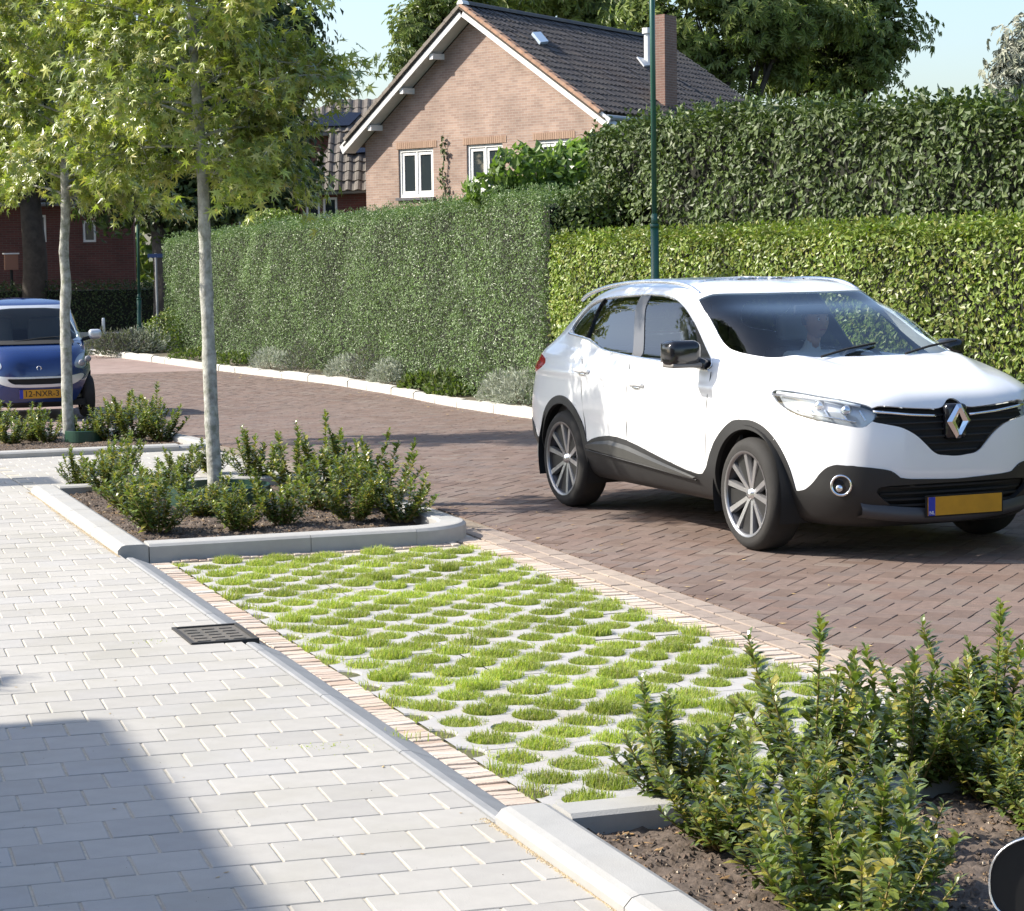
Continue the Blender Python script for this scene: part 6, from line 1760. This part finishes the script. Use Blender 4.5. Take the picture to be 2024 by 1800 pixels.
# ------------------------------------------------------------------ the small blue two-seater
SLV = np.array([
 [.20, .68, .34, .17, -2.05, .25, 3.4, 4], [.30, .745, .42, .26, -2.16, .33, 3.4, 4], [.45, .775, .465, .40, -2.2, .46, 3.4, 4], [.60, .782, .475, .56, -2.22, .6, 3.4, 4],
 [.74, .77, .45, .70, -2.22, .75, 3.4, 4], [.86, .75, .39, .81, -2.21, .88, 3.4, 4], [.94, .735, .27, .90, -2.2, .97, 3.4, 4], [.99, .72, .12, .96, -2.18, 1.03, 3.4, 4],
 [1.03, .705, .0, 1.00, -2.16, 1.07, 3.4, 4], [1.14, .68, -.13, 1.13, -2.12, 1.17, 3.6, 4], [1.28, .645, -.32, 1.30, -2.06, 1.3, 3.6, 4], [1.39, .61, -.48, 1.415, -2.0, 1.4, 3.6, 4],
 [1.46, .57, -.60, 1.475, -1.95, 1.46, 3.6, 4], [1.50, .50, -.74, 1.51, -1.9, 1.5, 3.6, 4], [1.525, .32, -.85, 1.53, -1.8, 1.525, 3, 3], [1.535, .0, -.86, 1.54, -1.79, 1.535, 3, 3]])
SS_, sskin = loft(SLV, -.9, lambda P: P, 180, 100)
SF = Surf(SS_)
_c = at(78, 737, 29.0)
smart = empty('blue_microcar', (_c[0], _c[1] + .475, float(zg(_c[1]))), -math.pi / 2)
tag(smart, 'small dark blue two-seater parked behind the far planter bed', 'car')
r_ = sskin
yz = lambda M: np.stack([M.P[:, 1], M.P[:, 2]], 1)
xz = lambda M: np.stack([M.P[:, 0], M.P[:, 2]], 1)
fz = lambda M, f, x0: np.where(M.P[:, 0] > x0, f, 1.0)
sarch = lambda M, cx: np.where(M.P[:, 1] > .4, np.hypot(M.P[:, 0] - cx, M.P[:, 2] - .28) - .33, 1.0)
_, r_ = clip(r_, sarch(r_, 0)); _, r_ = clip(r_, sarch(r_, -1.867))
sws, r_ = clip(r_, fz(r_, sdpoly(yz(r_), chaikin([(-.3, 1.425), (.40, 1.42), (.50, 1.36), (.615, 1.07), (.60, 1.02), (.3, .985), (-.3, .975)], 1)), -.9))
ssw, r_ = clip(r_, np.where(r_.P[:, 1] > .45, sdpoly(xz(r_), chaikin([(-.22, 1.05), (-.50, 1.33), (-.75, 1.41), (-1.35, 1.42), (-1.45, 1.36), (-1.42, 1.06)], 1)), 1.0))
shl, r_ = clip(r_, fz(r_, sdpoly(yz(r_), chaikin([(.44, .68), (.50, .80), (.60, .86), (.68, .85), (.715, .74), (.68, .67), (.56, .65)], 2)), -.1))
sgr, r_ = clip(r_, fz(r_, sdpoly(yz(r_), chaikin([(-.3, .545), (.30, .545), (.42, .55), (.36, .495), (.30, .47), (-.3, .47)], 1)), 0))
ssm, r_ = clip(r_, fz(r_, sdpoly(yz(r_), chaikin([(-.3, .568), (.38, .568), (.60, .60), (.57, .53), (.45, .465), (.32, .435), (-.3, .43)], 1)), 0))
slow, r_ = clip(r_, r_.P[:, 2] - .24)
stri, r_ = clip(r_, np.where((r_.P[:, 2] > 1.0), -1.0, 1.0) * np.abs(r_.P[:, 2] - 1.0) * 1.0 * np.where(r_.P[:, 1] > .3, 1, 1))
stop, stri = clip(stri, 1.455 - stri.P[:, 2])
emit(r_, 'body', M_CARB, smart, 0, .01); emit(stri, 'safety_frame', M_SILP, smart, 0, .012); emit(stop, 'roof', M_CARB, smart, 0, .01)
emit(slow, 'lower_trim', M_CLAD, smart, 0, .02); emit(ssm, 'grille_surround', M_SILP, smart, .004, .02); emit(sgr, 'grille', M_DARK, smart, -.02)
emit(sws, 'windscreen', M_WS, smart, -.003); emit(ssw, 'side_window', M_SG, smart, -.003, join=False)
emit(shl, 'headlight', mat('headlamp_bowl', (.60, .62, .65), .35, .2), smart, -.03, join=False)
for o_h, s in zip([o for o in smart.children if o.name.startswith('headlight')], (1, -1)):
    b = MB()
    for (y, z, r) in ((.55, .73, .042), (.64, .775, .040)):
        x = .43 if y < .6 else .37
        b.lathe([(r, -.03), (r, 0), (r * .7, .012), (0, .016)], 18, axis='x', org=(x, s * y, z))
    b.build('lens', mat('grey_lens', (.22, .22, .24), .12) if 'grey_lens' not in bpy.data.materials else bpy.data.materials['grey_lens'], o_h, smooth=True)
emit(shl, 'headlight_cover', M_LENS, smart, 0, join=False)
MB().lathe([(.028, 0), (.032, .006), (.024, .008), (.022, .002)], 20, axis='x', org=(.455, 0, .675)).build('badge', M_CHR, smart, smooth=True)
o = MB().box((.478, -.26, .295), (.486, .26, .405)).build('number_plate', M_PLATE, smart)
MB().box((.4865, -.26, .295), (.4885, -.215, .405)).build('country_band', M_EU, o)
textmesh('12-NXR-3', .105, M_DARK, o, (.488, .022, .35), (math.pi / 2, 0, math.pi / 2))
b = MB(); b.tube([(.02, -.25, 1.0), (-.03, .1, 1.04), (-.05, .42, 1.055)], .008, 5).build('wiper', M_DARK, smart)
b = MB(); V = [(x, y, z) for (x, z) in ((.13, .965), (-.01, 1.01)) for y in np.linspace(-.52, .52, 9)]
for k in range(len(V)): V[k] = (V[k][0] - .12 * abs(V[k][1] / .6) ** 3, V[k][1], V[k][2] + .008)
b.add(np.array(V), [[k, k + 1, 10 + k, 9 + k] for k in range(8)]).build('cowl', M_DARK, smart, smooth=True)
for s in (-1, 1):
    o = rbox('door_mirror', (-.36, min(s * .76, s * .93), 1.0), (-.24, max(s * .76, s * .93), 1.13), M_SILP, smart, .045, 4)
    MB().tube([(-.28, s * .68, 1.0), (-.30, s * .80, 1.03)], .025, 6).build('mirror_arm', M_DARK, o)
    wheel(smart, 0, s * .66, s, .28, .155, .19, 3); wheel(smart, -1.867, s * .68, s, .28, .17, .19, 3)
MB().box((-2.1, -.6, .18), (.3, .6, .26)).build('underbody', M_DARK, smart)
MB().box((-2.0, -.66, .26), (-.1, -.64, .95)).box((-2.0, .64, .26), (-.1, .66, .95)).box((-2.05, -.64, .26), (-2.0, .64, 1.1)).build('cabin_lining', M_DARK, smart)
bevel(MB().box((-.30, -.62, .6), (.0, .62, .97)).build('dashboard', M_DARK, smart), .05, 3)
for y in (-.32, .32):
    o = rbox('seat', (-1.15, y - .22, .5), (-.7, y + .22, .66), M_SEAT, smart, .05); rbox('seat_back', (-1.32, y - .22, .62), (-1.18, y + .22, 1.28), M_SEAT, o, .06)

# ------------------------------------------------------------------ driver of the white car
def person():
    root = empty('person', (0, 0, 0)); root.parent = None
    root.matrix_world = suv.matrix_world if False else Matrix.Translation(suv.location) @ Matrix.Rotation(suv.rotation_euler[2], 4, 'Z')
    tag(root, 'driver in a pale shirt with both hands on the steering wheel', 'person')
    SK = mat('skin', (.48, .28, .20), .5); SH = mat('pale_shirt', (.55, .57, .6), .9); TR = mat('dark_trousers', (.03, .035, .05), .9); HA = mat('grey_hair', (.12, .10, .09), .8)
    def skin(name, pts, edges, rad, m, parent, sub=2):
        me = bpy.data.meshes.new(name); me.from_pydata(pts, edges, []); me.update(); o = link(name, me, parent)
        md = o.modifiers.new('skin', 'SKIN')
        for v, r in zip(me.skin_vertices[0].data, rad): v.radius = (r, r) if np.isscalar(r) else r
        me.skin_vertices[0].data[0].use_root = True
        s_ = o.modifiers.new('sub', 'SUBSURF'); s_.levels = s_.render_levels = sub; me.materials.append(m)
        return o
    y = .37
    P = [(-1.30, y, .62), (-1.34, y, .82), (-1.36, y, 1.0), (-1.36, y, 1.10), (-1.34, y, 1.17), (-1.31, y, 1.215),
         (-1.35, y - .17, 1.07), (-1.15, y - .21, .90), (-.90, y - .16, .98), (-.78, y - .15, 1.02),
         (-1.35, y + .17, 1.07), (-1.15, y + .20, .90), (-.90, y + .16, .98), (-.78, y + .15, 1.02),
         (-1.20, y - .10, .60), (-.78, y - .12, .68), (-.55, y - .12, .40), (-1.20, y + .10, .60), (-.78, y + .12, .68), (-.55, y + .12, .40)]
    E = [(0, 1), (1, 2), (2, 3), (3, 4), (4, 5), (2, 6), (6, 7), (7, 8), (8, 9), (2, 10), (10, 11), (11, 12), (12, 13), (0, 14), (14, 15), (15, 16), (0, 17), (17, 18), (18, 19)]
    R = [(.16, .12), (.155, .11), (.15, .11), (.08, .08), (.052, .055), (.05, .052), .062, .048, .038, .028, .062, .048, .038, .028, .085, .07, .05, .085, .07, .05]
    body = skin('body', P, E, R, SH, root)
    # head with brow, nose, chin, ears, eyes and mouth
    U, V_ = np.meshgrid(np.linspace(0, 2 * math.pi, 29)[:-1], np.linspace(.02, math.pi - .02, 22)); d = np.stack([np.cos(U) * np.sin(V_), np.sin(U) * np.sin(V_), np.cos(V_)], -1)
    H = d * [.097, .076, .118]; fx = d[..., 0]
    H[..., 0] += .022 * np.exp(-((d[..., 1] / .22) ** 2 + ((d[..., 2] + .12) / .22) ** 2)) * (fx > 0) - .008 * np.exp(-(((np.abs(d[..., 1]) - .36) / .16) ** 2 + ((d[..., 2] - .05) / .14) ** 2)) * (fx > 0) + .007 * np.exp(-((d[..., 1] / .4) ** 2 + ((d[..., 2] - .25) / .12) ** 2)) * (fx > 0)
    H[..., 1] *= 1 - .25 * ss(-.2, -1, d[..., 2]); H[..., 0] += .012 * ss(-.4, -.9, d[..., 2]) * (fx > 0)
    c0 = np.array([-1.285, y, 1.325]); n1 = 28
    F = [[j * n1 + i, j * n1 + (i + 1) % n1, (j + 1) * n1 + (i + 1) % n1, (j + 1) * n1 + i] for j in range(21) for i in range(n1)]
    head = MB().add(H + c0, F).build('head', SK, root, smooth=True)
    for s in (-1, 1):
        b = MB(); th = np.linspace(0, 2 * math.pi, 12); b.tube([c0 + [-.012 + .018 * math.cos(t), s * (.078 + .006 * math.sin(t * 2)), .0 + .030 * math.sin(t)] for t in th], .007, 5); b.build('ear', SK, head, smooth=True)
        b = MB(); b.lathe([(0, -.006), (.009, -.004), (.012, .0), (.009, .004), (0, .006)], 12, axis='x', org=c0 + [.083, s * .028, .012]); b.build('eye', M_WHITE, head, smooth=True)
        b = MB(); b.lathe([(.005, .0), (0, .002)], 10, axis='x', org=c0 + [.0885, s * .028, .012]); b.build('pupil', M_DARK, head)
        b = MB(); b.tube([c0 + [.088, s * .014, .030], c0 + [.086, s * .030, .034], c0 + [.078, s * .044, .030]], .0035, 5); b.build('eyebrow', HA, head)
    b = MB(); b.tube([c0 + [.088, -.024, -.058], c0 + [.097, 0, -.056], c0 + [.088, .024, -.058]], .005, 6); b.build('mouth', mat('lips', (.35, .12, .10), .5), head, smooth=True)
    keep = (d[..., 2] > .35) | ((fx < .05) & (d[..., 2] > -.35)) 
    Hh = d * [.104, .083, .126] * (1 + .02 * fbm(d[..., 0] * 9, d[..., 1] * 9, d[..., 2] * 9, 1))[..., None] + c0
    Fh = [f for f in F if keep.reshape(-1)[f].all()]
    o = MB().add(Hh, Fh).build('hair', HA, root, smooth=True); m_ = o.modifiers.new('t', 'SOLIDIFY'); m_.thickness = .012
    MB().tube([(-1.34, y, 1.14), (-1.31, y, 1.24)], .047, 12).build('neck', SK, root, smooth=True)
    # trousers over the legs
    for s in (-1, 1): skin('trouser_leg', [(-1.22, y + s * .10, .61), (-.78, y + s * .12, .69), (-.55, y + s * .12, .42)], [(0, 1), (1, 2)], [.092, .078, .06], TR, root)
    # hands closed on the rim
    for s in (-1, 1):
        hp = np.array([-.745, y + s * .155, 1.035])
        hand = skin('hand', [tuple(hp + [-.055, 0, -.015]), tuple(hp + [-.02, 0, 0]), tuple(hp + [.012, 0, .012])], [(0, 1), (1, 2)], [(.026, .02), (.040, .020), (.036, .016)], SK, root, 2)
        for k, ln in enumerate((.9, 1.0, .96, .8)):
            o = (k - 1.5) * .020
            q = [hp + [.018, 0, .012 + 0], hp + [.05 * ln, -s * .004, .018], hp + [.066 * ln, -s * .012, .002], hp + [.05 * ln, -s * .020, -.014]]
            q = [tuple(a + np.array([0, 0, o]) + np.array([-.3 * o, 0, 0])) for a in q]
            skin('finger', q, [(0, 1), (1, 2), (2, 3)], [.0095, .009, .0085, .0075], SK, root, 1)
        q = [tuple(hp + a) for a in ([-.02, -s * .02, .01], [.01, -s * .034, .026], [.035, -s * .030, .034])]
        skin('thumb', q, [(0, 1), (1, 2)], [.012, .010, .009], SK, root, 1)
    return root
person()

# ------------------------------------------------------------------ lamp posts, sign, post, mirror
M_POST = mat('dark_green_post', (.018, .085, .060), .35, var=.1, scale=6)
def lamp(label, px0, px1, depth, zbase, r0, r1, joint, top=5.6):
    b0 = at(*px0, depth); P1 = at(*px1, depth); base = np.array([b0[0], b0[1], float(zg(b0[1])) + zbase])
    dv = (P1 - b0) / (P1[2] - b0[2]); root = empty('lamp_post', base); tag(root, label, 'lamp post', 'green lamp posts')
    f = lambda z: dv * z
    off = np.array([*(b0[:2] + dv[:2] * (base[2] - b0[2])), base[2]]) - base
    j = joint - base[2]
    b = MB(); b.tube([off + f(0), off + f(j)], r0, 14); b.build('base_section', M_POST, root, smooth=True)
    b = MB(); b.tube([off + f(j), off + f(j + .12)], [r0, r1], 14); b.tube([off + f(j + .12), off + f(top)], r1, 14); b.build('shaft', M_POST, root, smooth=True)
    b = MB(); b.tube([off + f(j - .02), off + f(j + .015)], r0 + .006, 14); b.build('collar', M_POST, root, smooth=True)
    b = MB(); t0 = off + f(top); b.tube([t0, t0 + [0, 0, .12]], [r1, .12], 14); b.build('bracket', M_POST, root)
    b = MB(); b.lathe([(.10, .12), (.20, .34), (.19, .40), (.05, .52), (0, .54)], 18, org=t0); b.build('lantern', mat('lantern_glass', (.7, .72, .72), .3) if 'lantern_glass' not in bpy.data.materials else bpy.data.materials['lantern_glass'], root, smooth=True)
    return root
lamp('dark green lamp post rising behind the white car in front of the hedges', (1295, 550), (1289, 0), 22.6, .05, .041, .027, 2.02)
lamp('thin green lamp post at the far left by the blue street sign', (275, 600), (270, 290), 52, .0, .055, .034, .70, 3.6)
# street name sign
sp = at(308, 505, 47.5); root = empty('street_sign', (sp[0], sp[1], float(zg(sp[1])))); tag(root, 'small blue street name sign in shade beside the far lamp post', 'street sign')
zz = sp[2] - float(zg(sp[1])); MB().tube([(0, 0, 0), (0, 0, zz + .05)], .025, 8).build('pole', mat('grey_post', (.3, .31, .32), .5), root)
o = MB().box((-.17, -.035, zz - .04), (.17, -.027, zz + .04)).build('name_plate', mat('blue_enamel', (.02, .05, .16), .4), root); o.rotation_euler = (0, 0, -.2)
bp_ = at(205, 660, 48.5); root = empty('bollard', (bp_[0], bp_[1], float(zg(bp_[1])))); tag(root, 'short white post with dark foot in front of the low garden wall', 'bollard')
h_ = at(205, 628, 48.5)[2] - float(zg(bp_[1]))
MB().tube([(0, 0, h_ * .45), (0, 0, h_ * .95), (0, 0, h_)], [.035, .035, .028], 12).build('white_top', M_WHITE, root, smooth=True); MB().tube([(0, 0, 0), (0, 0, h_ * .45)], .033, 12).build('foot', M_DARK, root, smooth=True)
# letter box
lp = at(22, 517, 57); root = empty('letter_box', (lp[0], lp[1], lp[2] - 1.2)); tag(root, 'small brown and white letter box in front of the red brick house', 'letter box')
MB().box((-.16, -.12, 1.0), (.16, .12, 1.38)).build('box', mat('brown_box', (.30, .14, .09), .6), root); MB().box((-.19, -.15, 1.385), (.19, .15, 1.42)).build('lid', M_WHITE, root); MB().tube([(0, 0, 0), (0, 0, 1.0)], .04, 8).build('post', M_DARK, root)

# black wing mirror at the lower right: the near edge of a parked car outside the frame
mp = at(2076, 1738, 4.9)
mc = empty('parked_car_mirror', (mp[0], mp[1], mp[2])); tag(mc, 'black wing mirror with thin silver rim at the lower right corner', 'wing mirror')
fwd = (CO - mp); fwd[2] = 0; fwd /= np.linalg.norm(fwd)
mc.rotation_euler = (0, 0, math.atan2(fwd[1], fwd[0]))
def ringsec(kx, rr, k=36, e=2.5):
    return [(kx, math.copysign(abs(math.cos(t)) ** (2 / e), math.cos(t)) * rr * 1.15, math.copysign(abs(math.sin(t)) ** (2 / e), math.sin(t)) * rr * .88 + .10 * rr * math.cos(t)) for t in np.linspace(0, 2 * math.pi, k, endpoint=False)]
def tubeloft(secs, m, name, smooth=True, caps=True):
    k = len(secs[0]); V = np.array([p for s in secs for p in s]); F = [[a * k + j, a * k + (j + 1) % k, (a + 1) * k + (j + 1) % k, (a + 1) * k + j] for a in range(len(secs) - 1) for j in range(k)]
    if caps: F += [list(range(k))[::-1], [(len(secs) - 1) * k + j for j in range(k)]]
    return MB().add(V, F).build(name, m, mc, smooth=smooth)
R0 = .112
tubeloft([ringsec(-.09, R0 * .35), ringsec(-.075, R0 * .7), ringsec(-.04, R0 * .95), ringsec(0, R0)], M_BLK, 'housing')
tubeloft([ringsec(.0, R0 * 1.005), ringsec(.008, R0 * 1.012), ringsec(.010, R0 * .985), ringsec(.002, R0 * .975)], M_ALU, 'rim', caps=False)
tubeloft([ringsec(-.004, R0 * .97), ringsec(.003, R0 * .97)], M_DARK, 'back_shell', smooth=False)
MB().tube([(-.03, .05, -.02), (-.05, .16, -.06), (-.05, .24, -.12), (-.06, .26, -.42), (-.06, .26, -mp[2] + .02)], [.03, .026, .03, .05, .12], 10).build('arm', M_BLK, mc, smooth=True)

# ------------------------------------------------------------------ off to the left: what casts the pavement shadows
bx = empty('corner_house', (-4.0, 0, 0)); tag(bx, 'plain brick house beside the pavement, outside the left edge', 'house')
zt = 4.60
b = MB(); b.box((-9, -22, -.2), (-.0, 11.25, zt)); boxuv(b.build('wall', M_BRICKH, bx))
b = MB(); b.box((-9.1, -22.1, zt), (.06, 11.35, zt + .12)); b.build('roof_edge', M_GREYW, bx)
for k in range(5):
    b = MB(); b.box((.002, -14 + 5 * k, 1.0), (.03, -12.6 + 5 * k, 2.4)); o = b.build('window', M_WHITE, bx); MB().box((.031, -13.92 + 5 * k, 1.08), (.034, -12.68 + 5 * k, 2.32)).build('pane', M_PANE, o)
gp_ = empty('shadow_pillar', (-1.35, 19.95, ZS)); tag(gp_, 'brick pillar added out of view to cast a shadow band across the path', 'pillar')  # unseen pillar, added to cast the band of shadow between the far planters
b = MB(); b.box((-.26, -.26, -.1), (.26, .26, 3.05)); boxuv(b.build('shaft', M_BRICKR, gp_)); MB().box((-.32, -.32, 3.055), (.32, .32, 3.16)).build('cap', M_KERBL, gp_)
mass('garden_shrub', 'garden shrub by the corner house, outside the left edge', 'bush', (-2.1, 11.2, 0.0), [(0, 0, 2.2, .55, .55, .5), (.1, .1, 1.4, .5, .5, .8)], M_IVY, .09, 420)
